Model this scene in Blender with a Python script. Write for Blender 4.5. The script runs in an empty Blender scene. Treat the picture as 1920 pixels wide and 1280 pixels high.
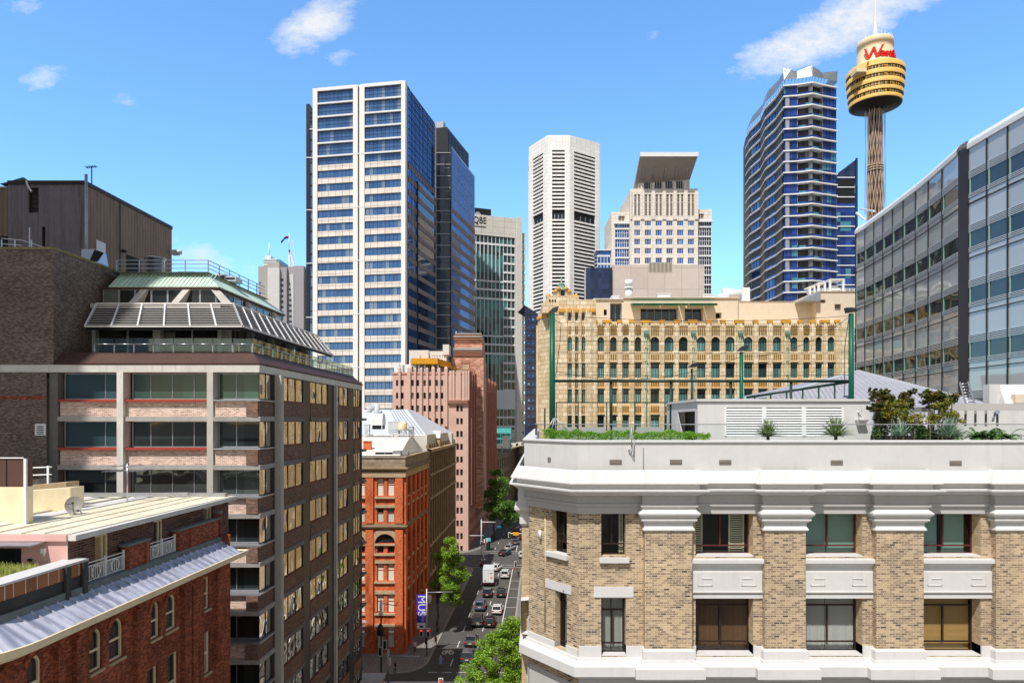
import bpy, math, random
from mathutils import Vector, Matrix
random.seed(7)
SC = bpy.context.scene
COL = SC.collection
R = math.radians
# ---- survey constants: camera height, focal length in photo pixels, vanishing point
FP, CX, HY, H = 1300.0, 960.0, 790.0, 34.0
def X_(px, Y): return (px - CX) * Y / FP
def Z_(py, Y): return H + (HY - py) * Y / FP
def P(px, py, Y): return Vector((X_(px, Y), Y, Z_(py, Y)))
def GY(py): return FP * H / (py - HY)            # distance of a ground point

# ---------------------------------------------------------------- materials
MATS = {}
class NT:
    def __init__(s, name):
        s.m = bpy.data.materials.new(name); s.m.use_nodes = True
        s.t = s.m.node_tree; s.n = s.t.nodes; s.l = s.t.links
        s.b = s.n['Principled BSDF']; s.out = s.n['Material Output']
        MATS[name] = s.m
    def node(s, t, **kw):
        n = s.n.new(t)
        for k, v in kw.items():
            if k in n.inputs.keys(): n.inputs[k].default_value = v
            else: setattr(n, k, v)
        return n
    def link(s, a, b): s.l.new(a, b)
    def mix(s, a, b, f, mode='MIX'):
        n = s.n.new('ShaderNodeMix'); n.data_type = 'RGBA'; n.blend_type = mode
        for sock, v in ((n.inputs[0], f), (n.inputs[6], a), (n.inputs[7], b)):
            if hasattr(v, 'links'): s.l.new(v, sock)
            elif isinstance(v, (int, float)): sock.default_value = v
            else: sock.default_value = (*v[:3], 1)
        return n.outputs[2]
    def math(s, op, a, b=0.0, clamp=False):
        n = s.n.new('ShaderNodeMath'); n.operation = op; n.use_clamp = clamp
        for sock, v in ((n.inputs[0], a), (n.inputs[1], b)):
            if hasattr(v, 'links'): s.l.new(v, sock)
            else: sock.default_value = v
        return n.outputs[0]
    def ramp(s, f, stops):
        n = s.n.new('ShaderNodeValToRGB'); s.l.new(f, n.inputs[0])
        e = n.color_ramp.elements
        e[0].position, e[0].color = stops[0][0], (*stops[0][1], 1)
        e[1].position, e[1].color = stops[-1][0], (*stops[-1][1], 1)
        for p, c in stops[1:-1]:
            x = e.new(p); x.color = (*c, 1)
        return n.outputs[0]
    def uv(s): return s.n.new('ShaderNodeTexCoord').outputs['UV']
    def objc(s): return s.n.new('ShaderNodeTexCoord').outputs['Object']
    def noise(s, vec, scale, detail=3, rough=.55, out='Fac'):
        n = s.n.new('ShaderNodeTexNoise'); n.inputs['Scale'].default_value = scale
        n.inputs['Detail'].default_value = detail; n.inputs['Roughness'].default_value = rough
        if vec is not None: s.l.new(vec, n.inputs['Vector'])
        return n.outputs[out]
    def mapping(s, vec, scale=(1, 1, 1), loc=(0, 0, 0)):
        n = s.n.new('ShaderNodeMapping'); n.inputs['Scale'].default_value = scale; n.inputs['Location'].default_value = loc
        s.l.new(vec, n.inputs['Vector']); return n.outputs[0]
    def bump(s, h, strength=.3, dist=.02):
        n = s.n.new('ShaderNodeBump'); n.inputs['Strength'].default_value = strength; n.inputs['Distance'].default_value = dist
        s.l.new(h, n.inputs['Height']); s.l.new(n.outputs[0], s.b.inputs['Normal'])
    def col(s, v):
        if hasattr(v, 'links'): s.l.new(v, s.b.inputs['Base Color'])
        else: s.b.inputs['Base Color'].default_value = (*v[:3], 1)
    def set(s, **kw):
        for k, v in kw.items(): s.b.inputs[k.replace('_', ' ')].default_value = v
        return s.m

def hexc(h):
    h = h.lstrip('#'); o = []
    for i in (0, 2, 4):
        c = int(h[i:i+2], 16) / 255
        o.append(c / 12.92 if c <= .04045 else ((c + .055) / 1.055) ** 2.4)
    return tuple(o)

def m_plain(name, c, rough=.6, metal=0.0, var=.12, scale=1.2, spec=.3, streak=0.0):
    t = NT(name); oc = t.objc()
    n1 = t.noise(oc, scale, 4); n2 = t.noise(oc, scale * 9, 3)
    f = t.math('ADD', t.math('MULTIPLY', n1, .65), t.math('MULTIPLY', n2, .35))
    lo = tuple(max(0, x * (1 - var)) for x in c); hi = tuple(min(1, x * (1 + var)) for x in c)
    colr = t.ramp(f, [(.3, lo), (.7, hi)])
    if streak:
        sn = t.noise(t.mapping(t.uv(), (2.2, .16, 1)), 1.0, 4, .7)
        sf = t.math('MULTIPLY', t.math('SUBTRACT', sn, .52, True), streak * 6, True)
        colr = t.mix(colr, tuple(x * .45 for x in c), sf)
    t.col(colr)
    return t.set(Roughness=rough, Metallic=metal, Specular_IOR_Level=spec)

def m_brick(name, c1, c2, mortar, bw=.23, bh=.086, mw=.012, var=.35, dirt=None, bumpk=.4, rough=.85, bias=0.0, odd=None):
    t = NT(name); uv = t.uv()
    b = t.node('ShaderNodeTexBrick'); b.offset = .5
    for k, v in (('Scale', 1.0), ('Mortar Size', mw), ('Brick Width', bw), ('Row Height', bh), ('Bias', bias), ('Mortar Smooth', .15)):
        b.inputs[k].default_value = v
    b.inputs['Color1'].default_value = (*c1, 1); b.inputs['Color2'].default_value = (*c2, 1); b.inputs['Mortar'].default_value = (*mortar, 1)
    t.link(uv, b.inputs['Vector'])
    big = t.noise(t.objc(), .45, 5, .65)
    sp = t.node('ShaderNodeSeparateXYZ'); t.link(uv, sp.inputs[0])
    row = t.math('FLOOR', t.math('DIVIDE', sp.outputs[1], bh))
    sh = t.math('MULTIPLY', t.math('SUBTRACT', 1.0, t.math('ABSOLUTE', t.math('MODULO', row, 2.0))), .5)
    cb = t.node('ShaderNodeCombineXYZ'); t.link(t.math('FLOOR', t.math('ADD', t.math('DIVIDE', sp.outputs[0], bw), sh)), cb.inputs[0]); t.link(row, cb.inputs[1])
    wn = t.node('ShaderNodeTexWhiteNoise', noise_dimensions='2D'); t.link(cb.outputs[0], wn.inputs['Vector'])
    md = tuple((a + 2 * b_) / 3 for a, b_ in zip(c1, c2))
    st = [(0, odd if odd else c2), (.10 if odd else .2, c2), (.42, md), (.75, c1), (1, tuple(min(1, x * 1.12) for x in c1))]
    colr = t.mix(t.ramp(wn.outputs['Value'], st), mortar, b.outputs['Fac'])
    fine = t.noise(t.mapping(uv, (3.2, 9, 1)), 1.3, 3)
    k = t.math('ADD', t.math('MULTIPLY', big, .9), t.math('MULTIPLY', fine, .7))
    g = t.ramp(k, [(.45, (1 - var,) * 3), (1.1, (1 + var * .6,) * 3)])
    colr = t.mix(colr, g, 1.0, 'MULTIPLY')
    if dirt:
        sn = t.noise(t.mapping(uv, (.5, .12, 1)), 1.4, 5, .7)
        colr = t.mix(colr, dirt, t.math('MULTIPLY', t.math('SUBTRACT', sn, .5, True), 4, True))
    t.col(colr)
    if bumpk: t.bump(b.outputs['Fac'], -bumpk, .012)
    return t.set(Roughness=rough, Specular_IOR_Level=.2)

def m_panel(name, c, joint, pw, ph, mw=.03, var=.1, rough=.6, offset=0.0, streak=.15, tint=.06):
    t = NT(name); uv = t.uv()
    b = t.node('ShaderNodeTexBrick'); b.offset = offset
    for k, v in (('Scale', 1.0), ('Mortar Size', mw), ('Brick Width', pw), ('Row Height', ph), ('Mortar Smooth', .1)):
        b.inputs[k].default_value = v
    b.inputs['Color1'].default_value = (*[x * (1 - tint) for x in c], 1)
    b.inputs['Color2'].default_value = (*[min(1, x * (1 + tint)) for x in c], 1)
    b.inputs['Mortar'].default_value = (*joint, 1); t.link(uv, b.inputs['Vector'])
    n = t.noise(t.objc(), .35, 5, .65)
    colr = t.mix(b.outputs['Color'], t.ramp(n, [(.3, (1 - var,) * 3), (.7, (1 + var * .5,) * 3)]), 1.0, 'MULTIPLY')
    if streak:
        sn = t.noise(t.mapping(uv, (1.2, .08, 1)), 1.0, 4, .7)
        colr = t.mix(colr, tuple(x * .55 for x in c), t.math('MULTIPLY', t.math('SUBTRACT', sn, .55, True), streak * 8, True))
    t.col(colr); t.bump(b.outputs['Fac'], -.25, .02)
    return t.set(Roughness=rough, Specular_IOR_Level=.25)

def m_glass(name, c, pw=1.5, ph=3.5, rough=.03, metal=0.0, spec=.5, var=.5, wav=.15, wscale=.35, alt=None, altf=.12, coat=0.0):
    """opaque reflective glazing; every pane differs a little in tone, some have drawn blinds behind them"""
    t = NT(name); uv = t.uv()
    oi = t.node('ShaderNodeObjectInfo').outputs['Random']
    mp = t.node('ShaderNodeVectorMath', operation='DIVIDE'); t.link(uv, mp.inputs[0]); mp.inputs[1].default_value = (pw, ph, 1)
    fl = t.node('ShaderNodeVectorMath', operation='FLOOR'); t.link(mp.outputs[0], fl.inputs[0])
    wn = t.node('ShaderNodeTexWhiteNoise', noise_dimensions='4D'); t.link(fl.outputs[0], wn.inputs['Vector']); t.link(oi, wn.inputs['W'])
    v = wn.outputs['Value']
    colr = t.ramp(v, [(0, tuple(x * (1 - var) for x in c)), (1, tuple(min(1, x * (1 + var)) for x in c))])
    if alt:
        colr = t.mix(colr, alt, t.math('MULTIPLY', t.math('GREATER_THAN', t.math('FRACT', t.math('MULTIPLY', v, 17.3)), 1 - altf), .85))
    t.col(colr)
    if wav:
        nn = t.noise(t.node('ShaderNodeNewGeometry').outputs['Position'], wscale, 1, .4); t.bump(nn, wav, 1.0)
    t.set(Coat_Weight=coat, Coat_Roughness=.03)
    return t.set(Roughness=rough, Metallic=metal, Specular_IOR_Level=spec)

def m_clear(name, tint=(.8, .9, .9), refl=.12):
    t = NT(name)
    tr = t.node('ShaderNodeBsdfTransparent'); tr.inputs[0].default_value = (*tint, 1)
    gl = t.node('ShaderNodeBsdfGlossy'); gl.inputs['Roughness'].default_value = .02
    fr = t.node('ShaderNodeLayerWeight'); fr.inputs['Blend'].default_value = .5
    f = t.math('ADD', t.math('MULTIPLY', t.math('POWER', fr.outputs['Facing'], 4), .8), refl, True)
    mx = t.node('ShaderNodeMixShader'); t.link(f, mx.inputs[0]); t.link(tr.outputs[0], mx.inputs[1]); t.link(gl.outputs[0], mx.inputs[2])
    t.link(mx.outputs[0], t.out.inputs['Surface'])
    return t.m

def m_leaf(name, c1, c2, c3, trans=.25):
    t = NT(name); g = t.node('ShaderNodeNewGeometry').outputs['Random Per Island']
    n = t.noise(t.objc(), .8, 3)
    f = t.math('ADD', t.math('MULTIPLY', g, .6), t.math('MULTIPLY', n, .4))
    c = t.ramp(f, [(.15, c1), (.5, c2), (.85, c3)])
    t.col(c); t.set(Roughness=.45, Specular_IOR_Level=.35)
    tl = t.node('ShaderNodeBsdfTranslucent'); t.link(c, tl.inputs[0])
    mx = t.node('ShaderNodeMixShader'); mx.inputs[0].default_value = trans
    t.link(t.b.outputs[0], mx.inputs[1]); t.link(tl.outputs[0], mx.inputs[2]); t.link(mx.outputs[0], t.out.inputs['Surface'])
    return t.m

def m_objcolor(name, rough=.25, metal=0.0, coat=.6):
    t = NT(name); oi = t.node('ShaderNodeObjectInfo')
    t.link(oi.outputs['Color'], t.b.inputs['Base Color'])
    return t.set(Roughness=rough, Metallic=metal, Coat_Weight=coat, Coat_Roughness=.05)
def m_emit(name, c, k):
    t = NT(name); t.col(c); t.b.inputs['Emission Color'].default_value = (*c, 1); t.b.inputs['Emission Strength'].default_value = k
    return t.m
def m_corr(name, c, pitch, axis=0, depth=.6, rough=.45, metal=0.0, var=.12, rust=None, spec=.3):
    """ribbed sheet: ribs run along v (axis 0) or u (axis 1)"""
    t = NT(name); uv = t.uv(); sp = t.node('ShaderNodeSeparateXYZ'); t.link(uv, sp.inputs[0])
    s = t.math('SINE', t.math('MULTIPLY', sp.outputs[axis], 2 * math.pi / pitch))
    n = t.noise(t.objc(), .7, 5, .65); n2 = t.noise(t.mapping(uv, (1.5, .12, 1) if axis == 0 else (.12, 1.5, 1)), 1, 4, .7)
    colr = t.ramp(n, [(.3, tuple(x * (1 - var) for x in c)), (.7, tuple(x * (1 + var) for x in c))])
    if rust: colr = t.mix(colr, rust, t.math('MULTIPLY', t.math('SUBTRACT', n2, .48, True), 3.2, True))
    t.col(colr); t.bump(s, depth, pitch * .12)
    return t.set(Roughness=rough, Metallic=metal, Specular_IOR_Level=spec)

# ---------------------------------------------------------------- geometry
class F:
    """wall frame: u runs right as seen from outside, d outwards, z up"""
    def __init__(s, x, y, ux, uy):
        l = math.hypot(ux, uy); s.o = (x, y); s.u = (ux / l, uy / l); s.n = (s.u[1], -s.u[0]); s.a = math.atan2(uy, ux)
    def p(s, u, z, d=0.0): return (s.o[0] + s.u[0] * u + s.n[0] * d, s.o[1] + s.u[1] * u + s.n[1] * d, z)
    def at(s, u, d=0.0): return F(s.o[0] + s.u[0] * u + s.n[0] * d, s.o[1] + s.u[1] * u + s.n[1] * d, *s.u)
    def upx(s, px):
        k = (px - CX) / FP
        return (k * s.o[1] - s.o[0]) / (s.u[0] - k * s.u[1])
    def zpx(s, px, py):
        u = s.upx(px); return Z_(py, s.o[1] + s.u[1] * u)
def Fpts(a, b): return F(a[0], a[1], b[0] - a[0], b[1] - a[1])
def dist(a, b): return math.hypot(b[0] - a[0], b[1] - a[1])

class MB:
    def __init__(s): s.v = []; s.f = []; s.m = []; s.sm = []
    def face(s, pts, m=0, smooth=False):
        i = len(s.v); s.v.extend(tuple(p) for p in pts); s.f.append(tuple(range(i, i + len(pts)))); s.m.append(m); s.sm.append(smooth)
    def hexa(s, b, t, m=0, skip=()):
        """b, t: four bottom and four top points in ring order"""
        i = len(s.v); s.v.extend(tuple(p) for p in b); s.v.extend(tuple(p) for p in t)
        fs = {'bot': (3, 2, 1, 0), 'top': (4, 5, 6, 7), 's0': (0, 1, 5, 4), 's1': (1, 2, 6, 5), 's2': (2, 3, 7, 6), 's3': (3, 0, 4, 7)}
        for k, q in fs.items():
            if k not in skip: s.f.append(tuple(i + x for x in q)); s.m.append(m); s.sm.append(False)
    def box(s, x0, x1, y0, y1, z0, z1, m=0, skip=()):
        b = [(x0, y0, z0), (x1, y0, z0), (x1, y1, z0), (x0, y1, z0)]
        s.hexa(b, [(p[0], p[1], z1) for p in b], m, skip)
    def fbox(s, f, u0, u1, z0, z1, d0, d1, m=0, skip=()):
        b = [f.p(u0, z0, d1), f.p(u1, z0, d1), f.p(u1, z0, d0), f.p(u0, z0, d0)]
        s.hexa(b, [(p[0], p[1], z1) for p in b], m, skip)
    def prism(s, poly, z0, z1, m=0, mtop=None, bottom=False):
        n = len(poly); i = len(s.v)
        s.v.extend((p[0], p[1], z0) for p in poly); s.v.extend((p[0], p[1], z1) for p in poly)
        for k in range(n):
            j = (k + 1) % n; s.f.append((i + k, i + j, i + n + j, i + n + k)); s.m.append(m); s.sm.append(False)
        s.f.append(tuple(i + n + k for k in range(n))); s.m.append(m if mtop is None else mtop); s.sm.append(False)
        if bottom: s.f.append(tuple(i + n - 1 - k for k in range(n))); s.m.append(m); s.sm.append(False)
    def tube(s, a, b, r0, r1=None, n=8, m=0, caps=True):
        r1 = r0 if r1 is None else r1
        a, b = Vector(a), Vector(b); d = (b - a)
        if d.length < 1e-6: return
        d.normalize(); q = Vector((0, 0, 1)) if abs(d.z) < .9 else Vector((1, 0, 0))
        e1 = d.cross(q).normalized(); e2 = d.cross(e1)
        i = len(s.v)
        for c, r in ((a, r0), (b, r1)):
            for k in range(n):
                t = 2 * math.pi * k / n; s.v.append(tuple(c + e1 * (r * math.cos(t)) + e2 * (r * math.sin(t))))
        for k in range(n):
            j = (k + 1) % n; s.f.append((i + k, i + j, i + n + j, i + n + k)); s.m.append(m); s.sm.append(n > 5)
        if caps:
            s.f.append(tuple(i + n - 1 - k for k in range(n))); s.m.append(m); s.sm.append(False)
            s.f.append(tuple(i + n + k for k in range(n))); s.m.append(m); s.sm.append(False)
    def bar(s, a, b, w, h, m=0):
        """square bar between two points, w across (horizontal), h upright"""
        a, b = Vector(a), Vector(b); d = (b - a).normalized()
        side = d.cross(Vector((0, 0, 1)))
        side = side.normalized() if side.length > 1e-4 else Vector((1, 0, 0))
        up = side.cross(d)
        q = [side * (-w / 2) + up * (-h / 2), side * (w / 2) + up * (-h / 2), side * (w / 2) + up * (h / 2), side * (-w / 2) + up * (h / 2)]
        s.hexa([a + x for x in q], [b + x for x in q], m)
    def lathe(s, c, prof, n=32, m=0, ms=None, smooth=True, a0=0.0):
        """prof: (radius, z) from bottom to top"""
        i = len(s.v)
        for r, z in prof:
            for k in range(n):
                t = a0 + 2 * math.pi * k / n; s.v.append((c[0] + r * math.cos(t), c[1] + r * math.sin(t), z))
        for q in range(len(prof) - 1):
            for k in range(n):
                j = (k + 1) % n; s.f.append((i + q * n + k, i + q * n + j, i + (q + 1) * n + j, i + (q + 1) * n + k))
                s.m.append(m if ms is None else ms[q]); s.sm.append(smooth)
        s.f.append(tuple(i + (len(prof) - 1) * n + k for k in range(n))); s.m.append(m if ms is None else ms[-1]); s.sm.append(False)
    def sweep(s, path, prof, m=0, closed=False):
        """profile (d outwards, z) along a plan path; outwards is to the right-hand normal (uy, -ux)"""
        n = len(path); rings = []
        for k in range(n):
            ds = []
            if closed or k > 0: a, b = path[(k - 1) % n], path[k]; ds.append((b[0] - a[0], b[1] - a[1]))
            if closed or k < n - 1: a, b = path[k], path[(k + 1) % n]; ds.append((b[0] - a[0], b[1] - a[1]))
            ns = []
            for dx, dy in ds:
                l = math.hypot(dx, dy); ns.append((dy / l, -dx / l))
            if len(ns) == 1: mx, my = ns[0]
            else:
                mx, my = ns[0][0] + ns[1][0], ns[0][1] + ns[1][1]; l2 = mx * mx + my * my
                dd = (mx * ns[0][0] + my * ns[0][1]); mx, my = (mx / dd, my / dd) if dd > 1e-6 else ns[0]
            rings.append([(path[k][0] + mx * d, path[k][1] + my * d, z) for d, z in prof])
        i = len(s.v); q = len(prof)
        for r in rings: s.v.extend(r)
        for k in range(n if closed else n - 1):
            j = (k + 1) % n
            for w in range(q - 1):
                s.f.append((i + k * q + w, i + j * q + w, i + j * q + w + 1, i + k * q + w + 1)); s.m.append(m); s.sm.append(False)
    def facade(s, f, u0, u1, z0, z1, ops=(), rev=.3, m=0, mr=None, d=0.0):
        """wall sheet with true openings; ops: (u0,u1,z0,z1[,rise of an arch])"""
        mr = m if mr is None else mr
        us = sorted({round(x, 4) for x in [u0, u1] + [q for o in ops for q in o[:2]] if u0 - 1e-4 <= x <= u1 + 1e-4})
        zs = sorted({round(x, 4) for x in [z0, z1] + [q for o in ops for q in o[2:4]] if z0 - 1e-4 <= x <= z1 + 1e-4})
        for i in range(len(us) - 1):
            a, b = us[i], us[i + 1]; cu = (a + b) / 2; start = None
            for k in range(len(zs) - 1):
                cz = (zs[k] + zs[k + 1]) / 2
                hole = any(o[0] < cu < o[1] and o[2] < cz < o[3] for o in ops)
                if not hole and start is None: start = zs[k]
                if (hole or k == len(zs) - 2) and start is not None:
                    e = zs[k] if hole else zs[k + 1]
                    s.face([f.p(a, start, d), f.p(b, start, d), f.p(b, e, d), f.p(a, e, d)], m); start = None
        for o in ops:
            a, b, c, e = o[:4]; r = o[4] if len(o) > 4 else 0
            zt = e - r
            s.face([f.p(a, c, d), f.p(b, c, d), f.p(b, c, d - rev), f.p(a, c, d - rev)], mr)
            for uu in (a, b): s.face([f.p(uu, c, d), f.p(uu, c, d - rev), f.p(uu, zt, d - rev), f.p(uu, zt, d)], mr)
            if not r: s.face([f.p(a, e, d), f.p(b, e, d), f.p(b, e, d - rev), f.p(a, e, d - rev)], mr)
            else:
                pts = arc(a, b, zt, r)
                for q in range(len(pts) - 1):
                    (ua, za), (ub, zb) = pts[q], pts[q + 1]
                    s.face([f.p(ua, za, d), f.p(ub, zb, d), f.p(ub, zb, d - rev), f.p(ua, za, d - rev)], mr)
                    cu = a if (ua + ub) / 2 < (a + b) / 2 else b
                    s.face([f.p(cu, e, d), f.p(ua, za, d), f.p(ub, zb, d)], m)
    def build(s, name, mats, parent=None, loc=None, uvs=True):
        me = bpy.data.meshes.new(name)
        off = Vector((0, 0, 0))
        if parent is not None and loc is None: off = world_loc(parent)
        elif loc is not None: off = Vector(loc)
        me.from_pydata([(v[0] - off.x, v[1] - off.y, v[2] - off.z) for v in s.v], [], s.f)
        if not isinstance(mats, (list, tuple)): mats = [mats]
        for mm in mats: me.materials.append(MATS[mm] if isinstance(mm, str) else mm)
        me.polygons.foreach_set('material_index', s.m); me.polygons.foreach_set('use_smooth', s.sm)
        if uvs: wall_uv(me, off)
        me.update()
        o = bpy.data.objects.new(name, me); COL.objects.link(o)
        if parent is not None: o.parent = parent
        elif loc is not None: o.location = loc
        return o
def arc(a, b, zt, r, n=10):
    c = (a + b) / 2; h = (b - a) / 2
    return [(c - h * math.cos(math.pi * k / n), zt + r * math.sin(math.pi * k / n)) for k in range(n + 1)]
def world_loc(o):
    v = Vector(o.location)
    while o.parent is not None: o = o.parent; v += Vector(o.location)
    return v
def wall_uv(me, off=Vector((0, 0, 0))):
    ul = me.uv_layers.new(name='UVMap'); data = [0.0] * (2 * len(me.loops)); vs = me.vertices
    for p in me.polygons:
        n = p.normal
        if abs(n.z) > .95: ax, ay = Vector((1, 0, 0)), Vector((0, 1, 0))
        else:
            ax = Vector((-n.y, n.x, 0)); ax.normalize(); ay = n.cross(ax)
            if ay.z < 0: ay = -ay
            if abs(ax.x) >= abs(ax.y):
                if ax.x < 0: ax = -ax
            elif ax.y < 0: ax = -ax
        for li in p.loop_indices:
            co = vs[me.loops[li].vertex_index].co + off
            data[2 * li] = co.dot(ax); data[2 * li + 1] = co.dot(ay)
    ul.data.foreach_set('uv', data)

# ---------------------------------------------------------------- things
def thing(name, label, cat, loc, group=None):
    o = bpy.data.objects.new(name, None); COL.objects.link(o); o.location = loc; o.empty_display_size = .5
    o['label'] = label; o['category'] = cat
    if group: o['group'] = group
    return o
def tag(o, label, cat, group=None):
    o['label'] = label; o['category'] = cat
    if group: o['group'] = group
    return o
def struct(o): o['kind'] = 'structure'; return o
def copy_tree(o, parent=None):
    c = o.copy(); COL.objects.link(c)
    if parent is not None: c.parent = parent
    for ch in list(o.children): copy_tree(ch, c)
    return c

# ---------------------------------------------------------------- windows (shared meshes, one object each)
WIN = {}
def win_mesh(w, h, st):
    key = (round(w, 2), round(h, 2), st['id'])
    if key in WIN: return WIN[key]
    mb = MB(); t = st.get('t', .06); fd = st.get('fd', .05); rise = st.get('rise', 0)
    f = F(0, 0, 1, 0); mats = [st['glass'], st['frame'], st.get('blind', st['glass'])]
    top = h - rise
    bl = st.get('bl', 0)
    zs = [0] + [h * q for q in st.get('tr', ())] + [h]
    us = [w * k / st.get('nx', 1) for k in range(st.get('nx', 1) + 1)] if 'us' not in st else [w * q for q in st['us']]
    if rise:
        pts = [(0, 0), (w, 0)] + [(q[0], q[1]) for q in reversed(arc(0, w, top, rise))]
        mb.face([f.p(u, z, 0) for u, z in pts], 0)
    elif bl:
        mb.face([f.p(0, h * (1 - bl), 0), f.p(w, h * (1 - bl), 0), f.p(w, h, 0), f.p(0, h, 0)], 2)
        mb.face([f.p(0, 0, 0), f.p(w, 0, 0), f.p(w, h * (1 - bl), 0), f.p(0, h * (1 - bl), 0)], 0)
    else:
        mb.face([f.p(0, 0, 0), f.p(w, 0, 0), f.p(w, h, 0), f.p(0, h, 0)], 0)
    if t:
        for u in us:
            c = min(max(u, t / 2), w - t / 2); tt = t if u in (us[0], us[-1]) else st.get('tm', t * .7)
            mb.fbox(f, c - tt / 2, c + tt / 2, 0, top if rise and u in (us[0], us[-1]) else h - (0 if not rise else .02), .002, fd, 1)
        for z in zs:
            if rise and z == h: continue
            c = min(max(z, t / 2), h - t / 2)
            mb.fbox(f, t * .5, w - t * .5, c - t / 2, c + t / 2, .003, fd - .003, 1)
        if rise:
            o = arc(0, w, top, rise); q = arc(t, w - t, top, max(rise - t, .02))
            for k in range(len(o) - 1):
                mb.face([f.p(*o[k], fd), f.p(*o[k + 1], fd), f.p(*q[k + 1], fd), f.p(*q[k], fd)], 1)
                mb.face([f.p(*q[k], fd), f.p(*q[k + 1], fd), f.p(*q[k + 1], 0), f.p(*q[k], 0)], 1)
    o = mb.build('window', mats); me = o.data; bpy.data.objects.remove(o)
    WIN[key] = me; return me
def place(name, me, f, u, z, d, parent):
    o = bpy.data.objects.new(name, me); COL.objects.link(o)
    o.parent = parent; o.location = Vector(f.p(u, z, d)) - world_loc(parent); o.rotation_euler = (0, 0, f.a)
    return o
def window(f, u0, u1, z0, z1, d, st, parent, name='window'):
    return place(name, win_mesh(u1 - u0, z1 - z0, st), f, u0, z0, d, parent)
def text_mesh(txt, name, mat, size, parent, f, u, z, d, ext=.05, sx=1.0, font_shear=0.0, align='CENTER', tilt=0.0, bold=0.0):
    cu = bpy.data.curves.new(name, 'FONT'); cu.body = txt; cu.size = size; cu.extrude = ext; cu.align_x = align; cu.shear = font_shear; cu.offset = bold
    cu.materials.append(MATS[mat]); cu.resolution_u = 4
    o = bpy.data.objects.new(name, cu); COL.objects.link(o)
    o.location = f.p(u, z, d); o.rotation_euler = (math.pi / 2, tilt, f.a); o.scale = (sx, 1, 1)
    bpy.context.view_layer.update()
    me = bpy.data.meshes.new_from_object(o.evaluated_get(bpy.context.evaluated_depsgraph_get()))
    bpy.data.curves; o2 = bpy.data.objects.new(name, me); COL.objects.link(o2)
    mw = o.matrix_world.copy(); bpy.data.objects.remove(o)
    if parent is not None:
        o2.parent = parent; mw = Matrix.Translation(-world_loc(parent)) @ mw
    o2.matrix_local = mw
    return o2
SKYT = (1.2, 1.70, 1.98); SKYB = (1.15, .86, .62); SKYC = 6.4; SKYS = .15; EXPO = 0.0; SUNE = 4.6
# ================================================================ camera, sun, sky
cam = bpy.data.cameras.new('camera'); co = bpy.data.objects.new('camera', cam); COL.objects.link(co)
co.location = (0, 0, H); co.rotation_euler = (R(90), 0, 0)
cam.sensor_width = 36; cam.lens = FP / 1920 * 36; cam.shift_y = (HY - 640) / 1920; cam.clip_start = .5; cam.clip_end = 20000
SC.camera = co
EL, AZ = R(56), R(24)           # sun behind the viewer and to the left
to_sun = Vector((-math.sin(AZ) * math.cos(EL), -math.cos(AZ) * math.cos(EL), math.sin(EL)))
sl = bpy.data.lights.new('sun', 'SUN'); sl.energy = SUNE; sl.angle = R(.5); sl.color = (1.0, .965, .915)
so = bpy.data.objects.new('sun', sl); COL.objects.link(so); so.rotation_euler = (-to_sun).to_track_quat('-Z', 'Y').to_euler(); so.location = (-60, -100, 150)
wd = bpy.data.worlds.new('World'); SC.world = wd; wd.use_nodes = True
wt = wd.node_tree; bg = wt.nodes['Background']
class WN(NT):
    def __init__(s): s.t = wt; s.n = wt.nodes; s.l = wt.links
w = WN()
sky = w.n.new('ShaderNodeTexSky'); sky.sky_type = 'NISHITA'; sky.sun_disc = False
sky.sun_elevation = EL; sky.sun_rotation = math.atan2(to_sun.x, to_sun.y); sky.air_density = 1.0; sky.dust_density = .3; sky.ozone_density = 2.5; sky.altitude = 50
dirv = w.n.new('ShaderNodeTexCoord').outputs['Generated']
sp = w.n.new('ShaderNodeSeparateXYZ'); w.link(dirv, sp.inputs[0])
ay = w.math('MAXIMUM', sp.outputs[1], .02)
ca, ce = w.math('DIVIDE', sp.outputs[0], ay), w.math('DIVIDE', sp.outputs[2], ay)
def blob(px, py, rx, ry, k, sh=0.0):
    a, e = (px - CX) / FP, (HY - py) / FP
    da = w.math('SUBTRACT', ca, a); de = w.math('SUBTRACT', w.math('SUBTRACT', ce, e), w.math('MULTIPLY', da, sh))
    q = w.math('ADD', w.math('POWER', w.math('ABSOLUTE', w.math('DIVIDE', da, rx / FP)), 2), w.math('POWER', w.math('ABSOLUTE', w.math('DIVIDE', de, ry / FP)), 2))
    return w.math('MULTIPLY', w.math('POWER', w.math('SUBTRACT', 1.0, w.math('MULTIPLY', q, .55), True), 1.5), k)
blobs = [(590, 45, 95, 62, 1.0, .5), (635, 108, 45, 28, .5, 0), (1560, 55, 215, 62, 1.25, .42), (1450, 95, 95, 55, .7, .5), (1640, 10, 150, 60, 1.0, .3),
         (78, 150, 60, 34, .7, .2), (238, 192, 46, 24, .45, -.2), (50, 12, 60, 28, .6, 0), (105, 60, 40, 40, .35, 0), (1225, 68, 26, 34, .35, .8), (545, 188, 22, 14, .3, 0),
         (390, 402, 45, 28, .38, .3), (470, 425, 70, 26, .5, .35), (560, 430, 40, 22, .3, .2), (365, 478, 110, 38, .9, -.25), (450, 512, 90, 40, .55, 0), (1880, 90, 70, 30, .0, 0)]
s = None
for b in blobs:
    if b[4] <= 0: continue
    v = blob(*b); s = v if s is None else w.math('MAXIMUM', s, v)
cmb = w.n.new('ShaderNodeCombineXYZ'); w.link(ca, cmb.inputs[0]); w.link(ce, cmb.inputs[1])
n1 = w.noise(w.mapping(cmb.outputs[0], (11, 20, 1)), 1.0, 9, .74)
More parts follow.
